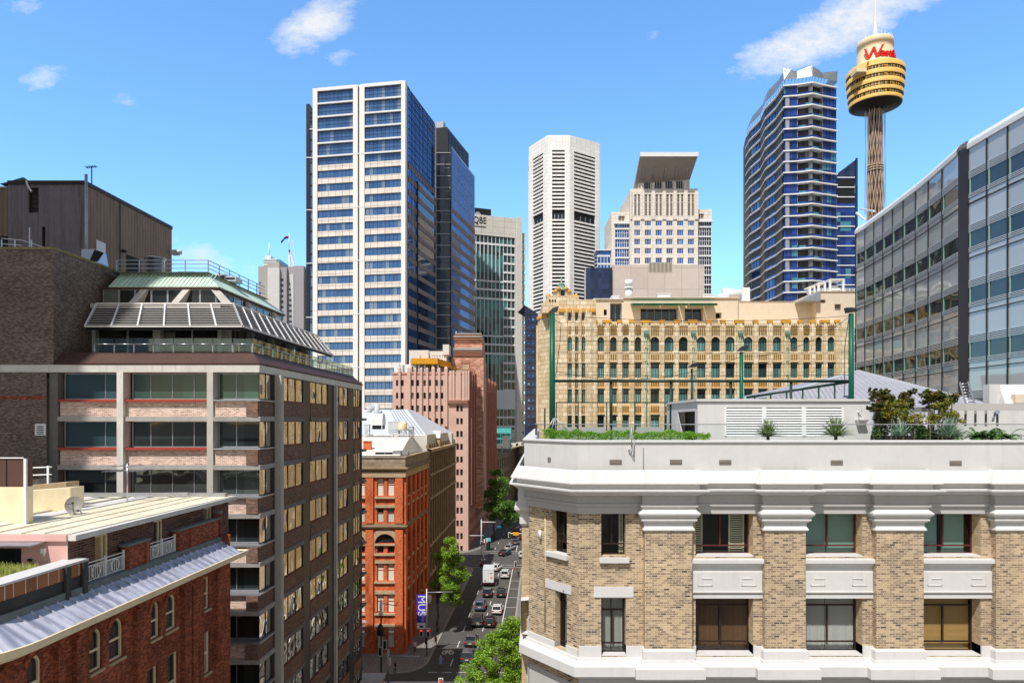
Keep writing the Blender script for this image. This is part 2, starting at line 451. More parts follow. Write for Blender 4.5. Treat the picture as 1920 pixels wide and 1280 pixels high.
n2 = w.noise(w.mapping(cmb.outputs[0], (3.5, 6, 1), (4, 1, 0)), 1.0, 4, .6)
nn = w.math('ADD', w.math('MULTIPLY', n1, .72), w.math('MULTIPLY', n2, .28))
thr = w.math('SUBTRACT', .655, w.math('MULTIPLY', s, .33))
den = w.math('MULTIPLY', w.math('MULTIPLY', w.math('SUBTRACT', nn, thr, True), 3.6, True), w.math('MULTIPLY', s, 2.0, True))
# loose cloud also behind the viewer, for reflections
back = w.math('GREATER_THAN', 0.0, sp.outputs[1])
n3 = w.noise(w.mapping(dirv, (3, 3, 7)), 1.0, 6, .62)
den2 = w.math('MULTIPLY', back, w.math('MULTIPLY', w.math('SUBTRACT', n3, .56, True), 3.0, True))
den = w.math('MINIMUM', w.math('ADD', den, den2), .92)
fw = w.math('MULTIPLY', w.math('SUBTRACT', sp.outputs[1], .25), 3.0, True)
skyc = w.mix(w.mix(sky.outputs[0], SKYB, 1.0, 'MULTIPLY'), w.mix(sky.outputs[0], SKYT, 1.0, 'MULTIPLY'), fw)
w.link(w.mix(skyc, (SKYC * .97, SKYC * .985, SKYC), den), bg.inputs['Color'])
bg.inputs['Strength'].default_value = SKYS
SC.view_settings.view_transform = 'Standard'; SC.view_settings.look = 'None'; SC.view_settings.exposure = EXPO; SC.view_settings.gamma = 1
try:
    SC.cycles.max_bounces = 7; SC.cycles.transparent_max_bounces = 16; SC.cycles.glossy_bounces = 3; SC.cycles.diffuse_bounces = 3
    SC.cycles.sample_clamp_indirect = 6; SC.cycles.use_denoising = True
except Exception: pass

# ================================================================ materials
m_plain('asphalt', (.095, .09, .083), .85, var=.25, scale=.5, spec=.25)
m_panel('paving', (.25, .235, .22), (.1, .1, .1), .6, .6, .02, var=.2)
m_plain('kerb stone', (.33, .31, .28), .8)
m_plain('road paint', (.72, .72, .7), .6, var=.2, scale=3)
m_plain('earth', (.14, .13, .12), .95, var=.25, scale=.02)
m_plain('white render', (.66, .642, .622), .65, var=.06, scale=.45, streak=.15)
m_plain('white paint', (.83, .825, .81), .5, var=.03)
m_plain('grey render', (.50, .475, .455), .6, var=.05, streak=.04)
m_plain('pale concrete', (.70, .665, .61), .75, var=.14, streak=.28)
m_plain('concrete', (.42, .39, .36), .8, var=.15, streak=.3)
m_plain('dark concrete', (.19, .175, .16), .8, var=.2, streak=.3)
m_plain('column concrete', (.52, .475, .42), .8, var=.12, streak=.2)
m_brick('tan brick', hexc('b8a081'), hexc('85715a'), hexc('cabba4'), .24, .09, .011, var=.3, odd=hexc('4f4338'), bias=-.1)
m_brick('tan brick smooth', hexc('c5ad8a'), hexc('ad9573'), hexc('c4b59c'), .24, .09, .009, var=.2, bias=-.2)
m_brick('dark brick', hexc('85736a'), hexc('5a4c46'), hexc('6e625b'), .24, .1, .016, var=.35, odd=hexc('a08d80'))
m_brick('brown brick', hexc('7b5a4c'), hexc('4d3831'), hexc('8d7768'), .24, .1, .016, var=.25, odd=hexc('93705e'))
m_brick('pink brick', hexc('dbb9a8'), hexc('b59080'), hexc('e0cec2'), .3, .11, .02, var=.2, odd=hexc('8b6759'))
m_brick('red brick', hexc('aa5a3c'), hexc('733829'), hexc('845846'), .23, .086, .011, var=.4, dirt=hexc('4a2a20'))
m_brick('orange brick', hexc('e07c4e'), hexc('cc6238'), hexc('c87250'), .23, .086, .006, var=.25, bumpk=.2, dirt=hexc('8a2f16'))
m_brick('terracotta', hexc('ecdabb'), hexc('dcc49f'), hexc('a8936c'), .95, .62, .035, var=.14, dirt=hexc('b99d70'), bumpk=.3)
m_brick('terracotta side', hexc('e3c98e'), hexc('c7a25c'), hexc('8b7347'), 1.0, .72, .03, var=.22, dirt=hexc('a8843f'), bumpk=.3)
m_plain('terracotta trim', hexc('e0c8a0'), .6, var=.15)
m_plain('terracotta flute', hexc('8f7240'), .6, var=.3)
m_plain('amber tile', hexc('dfa23a'), .45, var=.25, scale=3)
m_plain('beige render', hexc('decdb6'), .75, var=.06, streak=.12)
m_plain('sandstone', hexc('bfa685'), .85, var=.2, streak=.35)
m_plain('dark sandstone', hexc('8f7a5e'), .85, var=.25, streak=.4, scale=.6)
m_plain('rough stone', hexc('9d8d78'), .9, var=.4, scale=1.6, streak=.5)
m_plain('pink stone', hexc('d8b3a4'), .7, var=.12, streak=.2, scale=.25)
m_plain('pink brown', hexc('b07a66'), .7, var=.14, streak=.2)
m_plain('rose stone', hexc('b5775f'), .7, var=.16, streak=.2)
m_plain('cream paint', hexc('eeddb8'), .6, var=.12, streak=.12)
m_plain('pink paint', hexc('e2b3ab'), .6, var=.04)
m_plain('dark grey render', (.055, .054, .052), .75, var=.25, streak=.2)
m_plain('black', (.012, .012, .013), .6)
m_plain('interior dark', (.03, .028, .026), .9)
m_plain('dark metal', (.035, .035, .038), .4, .3)
m_plain('bronze frame', hexc('3a2a26'), .4, .2)
m_plain('maroon frame', hexc('5c2c2a'), .45, var=.08)
m_plain('red paint', hexc('ad4434'), .5, var=.12)
m_plain('white metal', (.78, .79, .80), .4, .0, var=.05)
m_plain('steel', (.55, .56, .58), .3, .9, var=.06)
m_plain('galvanised', (.42, .43, .45), .45, .6, var=.15, scale=3)
m_plain('green paint', hexc('0d5a45'), .4, var=.15)
m_plain('dark green paint', hexc('12312a'), .45, var=.15)
m_plain('pale green paint', hexc('7da18c'), .5, var=.15)
m_plain('awning green', hexc('12724c'), .6, var=.1)
m_plain('yellow fabric', hexc('d79a25'), .7, var=.15, scale=2)
m_plain('yellow paint', hexc('f0a818'), .5)
m_plain('slat white', (.82, .83, .83), .45, var=.03)
m_plain('curtain white', (.74, .72, .68), .85, var=.05)
m_plain('curtain brown', hexc('94704e'), .85, var=.15)
m_plain('blind tan', hexc('c59a5a'), .8, var=.05)
m_plain('blind green', hexc('8fb0a2'), .8, var=.04)
m_plain('blind cream', hexc('e6dfcd'), .8, var=.04)
m_plain('rubber', (.015, .015, .015), .8)
m_plain('car glass', (.012, .015, .018), .06, spec=.8)
m_plain('tail light', hexc('b01712'), .25)
m_plain('head light', (.8, .8, .8), .15)
m_plain('number plate', (.75, .72, .5), .4)
m_plain('skin', hexc('c98f6f'), .6)
m_plain('hair', (.02, .014, .01), .6)
m_plain('purple print', hexc('4a35c0'), .6, var=.12, scale=2)
m_plain('lilac print', hexc('9d8ff0'), .6)
m_plain('copper brown', hexc('4f372f'), .6, var=.22, scale=.8, streak=.2)
m_corr('copper green', hexc('cfe4d0'), .45, 0, .5, var=.1, rust=hexc('8db89b'))
m_corr('metal cladding', hexc('80777a'), .5, 0, .9, rough=.6, var=.12, rust=hexc('5a4a45'))
m_corr('metal cladding brown', hexc('8b7360'), .5, 0, .5, rough=.6, var=.08, rust=hexc('6d5848'))
m_corr('cream roofing', hexc('f3e9d0'), .35, 1, .7, var=.08, rust=hexc('d6c49a'))
m_corr('grey roofing', hexc('a3a2ab'), .35, 0, .6, var=.06)
m_corr('zinc roofing', hexc('b4b7c6'), .62, 0, .6, rough=.45, metal=.25, var=.15, rust=hexc('d8d9e4'))
m_plain('light membrane', hexc('dcd6cc'), .8, var=.1, scale=.5, streak=.15)
m_plain('grey sheet', hexc('c9ccd0'), .6, var=.06)
m_plain('roof gravel', (.3, .29, .28), .95, var=.25, scale=2)
# glazing
m_glass('tower blue glass', (.085, .19, .40), 1.45, 4.67, .04, .5, .7, .16, .05, .05, alt=(.28, .38, .5), altf=.16)
m_glass('deep blue glass', (.07, .19, .52), 1.5, 4.6, .04, .55, .7, .2, .04, .05, alt=(.1, .2, .5), altf=.1)
m_glass('bay dark glass', (.02, .025, .04), 1.5, 3.8, .05, 0, .7, .5, .05, .1)
m_glass('window dark', (.02, .022, .024), 1.2, 3.0, .05, 0, .6, .6, .05, .2, alt=(.3, .29, .26), altf=.13)
m_glass('teal glass', (.12, .28, .27), .9, 1.3, .08, 0, .5, .5, .05, .3)
m_glass('teal glass dark', (.02, .045, .05), .9, 1.3, .08, 0, .5, .5, .05, .3)
m_glass('mirror bronze', (.62, .60, .55), 2.0, 3.0, .02, .92, .5, .12, .22, .55)
m_glass('office glass', (.022, .030, .030), 1.9, 2.2, .03, 0, .7, .5, .05, .2)
m_glass('office green blind', (.05, .11, .085), 1.9, 2.2, .1, 0, .5, .3, 0)
m_glass('qbe glass', (.022, .05, .05), 2.0, 3.6, .05, .1, .6, .6, .04, .1, alt=(.06, .22, .2), altf=.18)
m_glass('qbe teal glass', (.05, .20, .20), 2.0, 3.6, .05, .1, .6, .4, .04, .1)
m_glass('navy glass', (.02, .035, .09), 2, 3, .06, .1, .6, .4, .04, .1)
m_glass('cobalt glass', (.022, .062, .26), 2.2, 3.9, .06, .35, .6, .55, .04, .1, alt=(.10, .34, .42), altf=.09)
m_glass('balcony dark', (.035, .035, .05), 1.1, 3.9, .3, 0, .4, .7, .0, .1, alt=(.25, .25, .27), altf=.1)
m_glass('hotel glass', (.05, .14, .38), 1.2, 3, .04, .4, .7, .3, .04, .1, alt=(.3, .4, .55), altf=.1)
m_glass('curtain pale glass', (.47, .475, .465), 9, 9, .05, .10, .7, .10, .05, .35)
m_glass('curtain vision glass', (.03, .038, .036), 9, 9, .03, .1, .8, .5, .08, .35)
m_glass('shade glass', (.02, .022, .02), 1.2, 2, .05, 0, .6, .4, .05, .2, alt=(.2, .2, .18), altf=.15)
m_clear('clear glass', (.95, .97, .965), .0)
m_clear('window pane', (.8, .84, .84), .05)
m_clear('green glass', (.72, .86, .84), .08)
m_leaf('plane leaf', hexc('55761f'), hexc('87b033'), hexc('c0dc62'), .35)
m_leaf('dark leaf', hexc('3f6426'), hexc('628c36'), hexc('a0c25a'), .3)
m_leaf('hedge leaf', hexc('5f9222'), hexc('8cbf36'), hexc('bfe45f'), .35)
m_leaf('magnolia leaf', hexc('26361a'), hexc('56602a'), hexc('855a34'), .15)
m_leaf('photinia leaf', hexc('3f541c'), hexc('8a9a38'), hexc('b98336'), .25)
m_leaf('agave leaf', hexc('47624a'), hexc('86a488'), hexc('cfe0cb'), .12)
m_leaf('aloe leaf', hexc('55683f'), hexc('8c9c6c'), hexc('cdd6a6'), .12)
m_leaf('fern leaf', hexc('2b4420'), hexc('4a6c34'), hexc('86a45c'), .15)
m_leaf('grass blade', hexc('7d8a3a'), hexc('a9b35c'), hexc('d2d68a'), .2)
m_plain('bark', hexc('6a5a48'), .9, var=.3, scale=6)
m_plain('brown flower', hexc('6e2a20'), .8)
m_corr('rib louvre', hexc('7d756c'), 1.3, 1, .8, var=.05)
m_corr('rib louvre tan', hexc('a89f90'), 2.2, 0, .8, var=.05)
m_plain('hotel canopy', hexc('a9a096'), .6, var=.08)
m_plain('crown metal', hexc('8f9396'), .35, .35, var=.06, scale=.3)
m_plain('tower grey', hexc('a5a0a5'), .7, var=.06)
m_plain('hotel teal', hexc('5b8ea0'), .3, .1)
m_plain('flag blue', hexc('1d2a66'), .7); m_plain('flag red', hexc('b3262c'), .7)
m_plain('lattice core', hexc('4a352c'), .8); m_plain('lattice steel', hexc('b89d84'), .5)
m_plain('turret gold', hexc('dfb565'), .55, 0, var=.08, scale=.2); m_plain('turret cream', hexc('ead6b0'), .5, var=.04)
m_plain('turret dark', hexc('30251f'), .6, var=.25, scale=.5)
m_panel('turret window', hexc('2a2420'), hexc('b58a3e'), 1.5, 6, .28, var=.1, streak=0)
m_plain('sign red', hexc('e3231c'), .4)
m_plain('amber terracotta', hexc('d3a964'), .6, var=.2)
m_brick('rose brick', hexc('d6a68f'), hexc('bb836b'), hexc('ad8570'), 1.2, .5, .03, var=.3)
m_glass('blind pale glass', hexc('c9d6c8'), 1, 2, .15, 0, .5, .06, 0)
m_plain('turquoise paint', hexc('5fb8b4'), .5)
m_plain('lichen stone', hexc('8d8258'), .9, var=.3, scale=3)
m_plain('awning metal', hexc('d9d2cc'), .45, .1, var=.08)
m_plain('verdigris', hexc('3a564e'), .6, var=.2)
m_corr('rib louvre dark', hexc('3b302c'), .45, 1, .9, var=.1)
m_glass('office blue glass', (.035, .075, .085), 3, 3, .04, 0, .7, .3, .05, .2)
m_glass('mirror office', (.16, .19, .18), 1.9, 2.2, .03, .5, .7, .5, .2, .5)
m_plain('lead sheet', hexc('6f7a78'), .6, .1, var=.25, scale=2)
m_panel('terracotta panels', hexc('a06a45'), hexc('e6e0d8'), .62, 2.0, .02, var=.3, streak=.2, tint=.2)
m_brick('attic brick', hexc('6b4c40'), hexc('47312a'), hexc('7d6a60'), .5, .115, .014, var=.3)
m_plain('attic curtain', hexc('a08a5a'), .4, var=.2)
m_plain('cabin brown', hexc('5b4238'), .6, var=.08)
m_plain('dish grey', hexc('8f8c86'), .5, var=.1)
m_plain('shutter cream', hexc('d8d0b0'), .6, var=.05)
m_plain('vent brown', hexc('7d736b'), .7); m_plain('vent slat', hexc('9a9087'), .7)
m_plain('frosted sheet', hexc('a7aaa6'), .4, var=.05)
m_emit('screen blue', hexc('3aa9c4'), .35)
m_plain('navy frame', (.03, .055, .12), .4, .2)
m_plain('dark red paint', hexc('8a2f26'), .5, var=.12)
m_plain('louvre silver', (.62, .64, .65), .35, .2, var=.05)
# ================================================================ distant towers
m_panel('tower granite', hexc('e6ddd3'), hexc('8d857c'), 2.6, 2.1, .07, var=.06, streak=.05)
m_plain('tower pilaster', hexc('efebe6'), .5, var=.04)
m_panel('tower brown band', hexc('8e7f7a'), hexc('4b4442'), 1.45, 4, .08, var=.08, streak=0)
m_panel('hotel stone', hexc('e9e0d5'), hexc('a59a8c'), 3, 2, .06, var=.06, streak=.06)
m_panel('hotel pink wall', hexc('d6c6bc'), hexc('b3a49b'), 9.5, 12, .12, var=.05, streak=.05)
m_panel('octagon stone', hexc('f6f3ef'), hexc('bdb8b0'), 4, 2.4, .06, var=.04, streak=.04)
m_panel('insurance stone', hexc('d9d3c8'), hexc('9d978e'), 6, 3.2, .08, var=.06, streak=.06)

# ---- blue glass and granite office tower
A, B = (X_(587, 246), 246), (X_(760.6, 240), 240)
t = thing('office_tower', 'tall white granite office tower with two columns of blue ribbon windows and dark central slot', 'office tower', (A[0], A[1], 0))
f = Fpts(A, B); L = dist(A, B); ztop = Z_(153, 240); FH = 4.67
N = 32
def ub(px): return f.upx(px)
b1, b2 = (ub(595.7), ub(662.5)), (ub(684), ub(752.6)); slot = (ub(671.5), ub(674.2))
ops = []; rows = []
for k in range(N):
    zt = ztop - .9 - k * FH
    if k < 5: rows.append((zt - FH + .55, zt, 'hi'))
    else: rows.append((zt - FH * .58, zt, 'lo'))
for a, b in (b1, b2):
    for z0, z1, _ in rows: ops.append((a, b, z0, z1))
mb = MB(); mb.facade(f, .0, L, 0, ztop, ops + [(slot[0], slot[1], 0, ztop - .4)], .45, 0)
back = 34; rd = (.208, 1.0); rl = math.hypot(*rd)
fr = F(B[0], B[1], *rd); SL = 33.5
# roof and the other walls
pB = fr.p(SL, 0)[:2]; pA = (A[0] + rd[0] * 32, A[1] + 40)
mb.face([(A[0], A[1], ztop), (B[0], B[1], ztop), (pB[0], pB[1], ztop - 6), (pA[0], pA[1], ztop - 6)], 1)
mb.face([(pB[0], pB[1], 0), (pA[0], pA[1], 0), (pA[0], pA[1], ztop - 6), (pB[0], pB[1], ztop - 6)], 1)
mb.face([(A[0], A[1], 0), (pA[0], pA[1], 0), (pA[0], pA[1], ztop), (A[0], A[1], ztop)], 1)
mb.fbox(f, slot[0], slot[1], 0, ztop - .5, -.5, -.44, 2)
mb.build('wall', ['tower granite', 'tower pilaster', 'black'], t)
mb = MB()
for c0, c1 in ((0, b1[0]), (b1[1], slot[0]), (slot[1], b2[0]), (b2[1], L)):
    mb.fbox(f, c0 + .02, c1 - .02, 0, ztop + .25, .01, .35)
mb.build('pilaster', 'tower pilaster', t)
for a, b in (b1, b2):
    for k in range(0, 6):
        z = ztop - .9 - k * FH; mb = MB(); mb.fbox(f, a, b, z, z + .55, -.2, .5); mb.build('sunshade_fin', 'white metal', t)
    mb = MB(); mb.fbox(f, a, b, ztop - .45, ztop + .3, -.2, .4); mb.build('roof_edge', 'white metal', t)
for k in range(5, N, 4):
    z = ztop - .9 - k * FH + .3; mb = MB(); mb.fbox(f, b1[1], b2[0], z - .15, z + .15, -.3, .42); mb.build('slot_tie', 'white metal', t)
stl = dict(id='btl', glass='tower blue glass', frame='navy frame', t=.12, tm=.09, nx=9, fd=.08)
sthi = dict(id='bth', glass='tower blue glass', frame='navy frame', t=.12, tm=.09, nx=9, tr=(.42,), fd=.08)
for a, b in (b1, b2):
    for z0, z1, kind in rows:
        if z1 > 30: window(f, a, b, z0, z1, -.42, sthi if kind == 'hi' else stl, t)
        if kind == 'hi': pass
# street side: blue ribbons over brown spandrels, all glass for the top five storeys
mb = MB(); g = MB(); mu = MB(); zt2 = ztop - .6
mb.fbox(fr, 0, 1.6, 0, ztop, -.3, .0, 1); mb.fbox(fr, 1.6, 3.2, 0, zt2, -.35, -.25, 2)
mb.fbox(fr, SL - .6, SL, 0, zt2, -.35, .15, 1)
g.face([fr.p(3.2, 0, -.2), fr.p(SL - .6, 0, -.2), fr.p(SL - .6, zt2, -.2), fr.p(3.2, zt2, -.2)], 0)
for k in range(5, N):
    z = ztop - .9 - k * FH - FH * .53
    mb.fbox(fr, 3.2, SL - .6, z - FH * .44, z, -.19, -.08, 0)
for k in range(0, N):
    z = ztop - .9 - k * FH
    if k < 6: mu.fbox(fr, 3.2, SL - .6, z - .06, z + .06, -.19, -.05); mu.fbox(fr, 3.2, SL - .6, z - 2.1, z - 2.0, -.19, -.08)
for q in range(1, 20):
    u = 3.2 + (SL - 3.8) * q / 20; mu.fbox(fr, u - .05, u + .05, 0, zt2, -.19, -.03 if q % 2 == 0 else -.06)
g.fbox(fr, 12, SL - 1, 60, ztop - 6.5 * FH, -.18, .35, 1)
for k in range(6, N):
    z = ztop - .9 - k * FH; mb.fbox(fr, 12, SL - .6, z - FH * .97, z - FH * .62, .3, .5, 0); mu.fbox(fr, 12, 15.2, z - FH * .60, z - FH * .56, .35, .5)
mb.build('side_wall', ['tower brown band', 'tower pilaster', 'black'], t)
g.build('side_glazing', ['deep blue glass', 'bay dark glass'], t)
mu.build('side_mullion', 'dark metal', t)
# left wing seen past the front
mb = MB(); zl = Z_(200, 255)
wx0, wx1 = X_(574, 255), X_(588, 255)
mb.box(wx0, wx0 + 1.3, 255, 275, 0, zl + 1); mb.box(wx0 + .4, wx1 + 2, 262, 275, 0, zl - 7, 0)
for k in range(5): mb.box(wx0 + 1.3, wx1, 256, 256.3, zl - 2 - k * 1.6, zl - 1.8 - k * 1.6)
mb.box(wx0 + 1.3, wx1 + .3, 254.9, 255.4, Z_(243, 255), Z_(241, 255), 1)
mb.build('wing_wall', ['dark metal', 'white metal'], t)
g = MB(); g.face([(wx0 + 1.3, 255.5, 0), (wx1 + 1, 255.5, 0), (wx1 + 1, 255.5, Z_(234, 255)), (wx0 + 1.3, 255.5, Z_(234, 255))])
for py in (295, 393, 493, 594): g.box(wx0, wx1 + .5, 254.8, 255.4, Z_(py + 1.5, 255), Z_(py, 255), 1)
for q in range(1, 30): g.box(wx0 + 1.3, wx1, 255.2, 255.45, 20 + q * 4.2, 20.25 + q * 4.2, 2)
g.build('wing_glazing', ['tower blue glass', 'white metal', 'dark metal'], t)

# ---- the stepped-back blue block behind it
x0, x1 = -31.5, X_(845, 280)
t = thing('glass_office_block', 'lower dark blue glass office block with black plant room behind the granite tower', 'office block', (x1, 280, 0))
fb = F(x0, 280, 1, 0); fs = F(x1, 280, .223, 1.0); zt = Z_(273, 280); SL2 = 36
mb = MB(); g = MB(); mu = MB()
g.face([fb.p(0, 0), fb.p(x1 - x0, 0), fb.p(x1 - x0, zt - 3), fb.p(0, zt - 3)], 1)
for k in range(32):
    z = zt - 3 - k * FH
    mu.fbox(fb, 0, x1 - x0, z - .12, z + .12, .02, .3)
    if k % 2: mu.fbox(fb, x1 - x0 - 2.5, x1 - x0, z - 1.5, z - 1.4, .02, .12)
mb.fbox(fs, -.3, .25, 0, zt + .3, -.3, .25, 1)
g.face([fs.p(0, 0), fs.p(SL2, 0), fs.p(SL2, zt), fs.p(0, zt)], 0)
for k in range(1, 32):
    z = zt - 1 - k * FH
    if k > 4: mb.fbox(fs, .3, SL2, z - FH * .42, z, .02, .12, 0)
    else: mu.fbox(fs, .3, SL2, z - .06, z + .06, .02, .1)
for q in range(1, 24): mu.fbox(fs, q * 1.5 - .04, q * 1.5 + .04, 0, zt, .02, .14)
e = fs.p(SL2, 0)
mb.face([(e[0], e[1], 0), (x0, 316, 0), (x0, 316, zt), (e[0], e[1], zt)], 1)
mb.face([(x0, 280, zt - 3), (x1, 280, zt - 3), (e[0], e[1], zt - 1), (x0, 316, zt - 1)], 1)
g.build('glazing', ['deep blue glass', 'bay dark glass'], t); mb.build('spandrel', ['tower brown band', 'dark metal'], t); mu.build('mullion', 'galvanised', t)
fp = F(X_(838, 288), 288, .25, 1.0); zp = Z_(238, 288)
mb = MB(); mb.fbox(fp, 0, 30, zt - 4, zp, -9, 0); mb.fbox(fp, 1, 4, zp, zp + 3, -5, -2, 1)
for q in range(16): mb.fbox(fp, q * 1.9, q * 1.9 + .2, zt, zp - .5, .0, .12)
mb.build('plant_room', ['dark metal', 'galvanised'], t)

# ---- insurance tower with letters
A, B = (X_(858, 340), 340), (X_(985, 352), 352)
t = thing('insurance_tower', 'concrete office tower with a glazed grid front and black letters below its roofline', 'office tower', (A[0], A[1], 0))
f = Fpts(A, B); L = dist(A, B)
ztop = f.zpx(900, 402.5); uP = f.upx(966); uP2 = f.upx(979)
gz1 = f.zpx(900, 440)
ops = [(0, uP, 30, gz1)]
mb = MB(); mb.facade(f, 0, uP2, 0, ztop, ops, .8, 0)
mb.fbox(f, uP + .6, uP2 - .3, 0, ztop + .6, 0.02, 1.0, 1)
e = f.p(uP2, 0, -30); a0 = f.p(0, 0, -30)
mb.face([f.p(0, ztop), f.p(uP2, ztop), (e[0], e[1], ztop), (a0[0], a0[1], ztop)], 1)
mb.face([f.p(uP2, 0), (e[0], e[1], 0), (e[0], e[1], ztop), f.p(uP2, ztop)], 1)
mb.build('wall', ['insurance stone', 'pale concrete'], t)
g = MB(); mu = MB(); FHq = 4.55; du = f.upx(966) - f.upx(946)
uV = f.upx(944.5)
g.face([f.p(0, 30, -.7), f.p(uP, 30, -.7), f.p(uP, gz1, -.7), f.p(0, gz1, -.7)], 0)
k = 0; z = gz1
pat = 'WTTTTWWTTTTWWTTTTXXWWW'
for k, ch in enumerate(pat):
    z0 = z - FHq
    if ch == 'W':
        mu.fbox(f, 0, uP, z0, z0 + 1.0, -.69, -.2, 0)
        for q in range(14): u = uP - q * 2.05; mu.fbox(f, u - .12, u + .12, z0, z, -.69, -.35, 0)
    elif ch == 'T':
        mu.fbox(f, uV, uP, z0, z0 + 1.0, -.69, -.2, 0)
        for q in range(14):
            u = uP - q * 2.05
            if u > uV - .1: mu.fbox(f, u - .12, u + .12, z0, z, -.69, -.35, 0)
            else: mu.fbox(f, u - .14, u + .14, z0, z, -.69, .05, 0)
        if pat[k + 1] != 'T': mu.fbox(f, 0, uV, z0 - .3, z0 + .5, -.69, -.1, 0)
        if k % 5 in (2, 3): g.face([f.p(0, z0, -.68), f.p(uV, z0, -.68), f.p(uV, z, -.68), f.p(0, z, -.68)], 1)
    else:
        mu.fbox(f, 0, uP, z0, z, -.69, .05, 0)
    z = z0
g.build('glazing', ['qbe glass', 'qbe teal glass'], t); mu.build('window_grid', 'white metal', t)
mb = MB()
for k in range(27):
    z1 = f.zpx(982, 436) - k * 5.1; mb.fbox(f, uP2 + .05, f.upx(985.8), z1 - 4.1, z1, -2.2, -.9, 0)
mb.fbox(f, uP2, f.upx(985), 0, f.zpx(982, 438), -6, -2.1, 1)
mb.build('balcony_stack', ['insurance stone', 'dark metal'], t)
mb = MB(); mb.fbox(f, 0, f.upx(922.5), ztop - .5, f.zpx(905, 389), -6, -1.5)
mb.build('sign_box', 'black', t)
mb = MB()
ce = f.p(f.upx(897.5), 0, -1.45); zc = f.zpx(897.5, 402)
for r0, r1 in ((1.3, 1.6),):
    for q in range(24):
        a, b = 2 * math.pi * q / 24, 2 * math.pi * (q + 1) / 24
        c = f.upx(897.5)
        mb.face([f.p(c + r0 * math.cos(a), zc + r0 * math.sin(a), -1.4), f.p(c + r1 * math.cos(a), zc + r1 * math.sin(a), -1.4), f.p(c + r1 * math.cos(b), zc + r1 * math.sin(b), -1.4), f.p(c + r0 * math.cos(b), zc + r0 * math.sin(b), -1.4)])
mb.fbox(f, c - .15, c + .15, zc - 1.3, zc + 1.3, -1.45, -1.4)
mb.fbox(f, c - .8, c - .5, zc - 1.0, zc + .9, -1.45, -1.4); mb.fbox(f, c + .4, c + .7, zc - 1.0, zc + 1.0, -1.45, -1.4)
mb.build('roundel', 'insurance stone', t)
text_mesh('QBE', 'lettering', 'black', 4.6, t, f, f.upx(899.5), f.zpx(900, 418.5), .06, .12, .80)
mb = MB(); mb.fbox(f, f.upx(880), f.upx(911), f.zpx(896, 425.5), f.zpx(896, 423.8), .02, .1)
mb.build('lettering_underline', 'black', t)

# ---- navy block between the insurance tower and the terracotta hotel
f = Fpts((X_(984, 300), 300), (X_(1012, 301), 301)); L = dist((X_(984, 300), 300), (X_(1012, 301), 301))
zt = Z_(572, 300)
t = thing('apartment_block', 'narrow navy apartment block wedged between the concrete office tower and the terracotta hotel', 'apartment block', (f.o[0], f.o[1], 0))
mb = MB(); mb.face([f.p(0, 0), f.p(L, 0), f.p(L, zt - 4), f.p(0, zt)]); e0, e1 = f.p(0, zt, -20), f.p(L, zt - 4, -20)
mb.face([f.p(0, zt), f.p(L, zt - 4), e1, e0], 1); mb.face([f.p(L, 0), (e1[0], e1[1], 0), e1, f.p(L, zt - 4)], 1)
mb.build('wall', ['navy glass', 'dark metal'], t)
for k in range(16):
    for q in range(3):
        z = zt - 5.5 - k * 3.5; u = 1.2 + q * 1.9
        if z > 20: window(f, u, u + 1.1, z - 1.1, z, .05, dict(id='nv', glass='hotel glass', frame='dark metal', t=.1, fd=.08), t)
for k in range(16):
    mb = MB(); mb.fbox(f, 0, L, zt - 4.0 - k * 3.5, zt - 3.8 - k * 3.5, .01, .15); mb.build('floor_edge', 'dark metal', t)

# ---- white octagonal tower
pts = [(X_(993, 459), 459), (X_(1027, 440), 440), (X_(1068, 440), 440), (X_(1124, 455), 455)]
t = thing('octagonal_tower', 'slender white eight sided tower ringed by horizontal sunshades with one dark storey', 'office tower', (pts[1][0], 440, 0))
poly = pts + [(pts[3][0] + 1.2, 475), (pts[2][0], 492), (pts[1][0], 492), (pts[0][0], 478)]
zt = Z_(254, 440)
mb = MB(); mb.prism([(p[0] + (.6 if i in (0,) else 0), p[1] + .8) for i, p in enumerate(poly)], 0, zt - 9, 0)
mb.build('core_glazing', ['black'], t)
mb = MB()
n = len(poly)
for i in range(n):
    a, b = poly[i], poly[(i + 1) % n]; ff = Fpts(a, b); l = dist(a, b); wv = {0: 5.3, 1: 3.4, 2: 4.2}.get(i, 4)
    mb.fbox(ff, 0, wv * .8, 0, zt - .5, -1.2, 0.4); mb.fbox(ff, l - wv * .9, l, 0, zt - .5, -1.2, .4)
mb.build('corner_column', 'octagon stone', t)
mb = MB()
for k, tp in enumerate((276, 256, 254, 269)): pass
# sloping crown: higher at the front edge
tops = [Z_(276, 459), zt, zt, Z_(269, 455)] + [zt - 4] * 4
i0 = len(mb.v)
for i in range(n):
    a, b = poly[i], poly[(i + 1) % n]; ff = Fpts(a, b); l = dist(a, b)
    mb.face([ff.p(-.1, zt - 9.5, .36), ff.p(l + .1, zt - 9.5, .36), ff.p(l + .1, tops[(i + 1) % n], .36), ff.p(-.1, tops[i], .36)])
mb.face([(p[0], p[1], tops[i]) for i, p in enumerate(poly)])
mb.build('crown', 'octagon stone', t)
FHm = 2.37; k = 0; z = zt - 11.5
dark_at = Z_(403, 440)
while z > 20:
    if not (dark_at - 3.2 < z < dark_at + 2.4):
        mb = MB()
        mb.sweep(pts, [(-1.6, z + .1), (.28, z), (.28, z + 1.0), (-1.6, z + 1.1)])
        mb.build('sunshade', 'octagon stone', t)
    z -= FHm
mb = MB()
for q in range(10):
    a, b = poly[q % 3], poly[q % 3 + 1]; ff = Fpts(a, b); l = dist(a, b); u = l * (.25 + .055 * q)
    mb.fbox(ff, u, u + .5, dark_at - 2.2, dark_at - .2 + (q % 3) * .5, -.6, -.3)
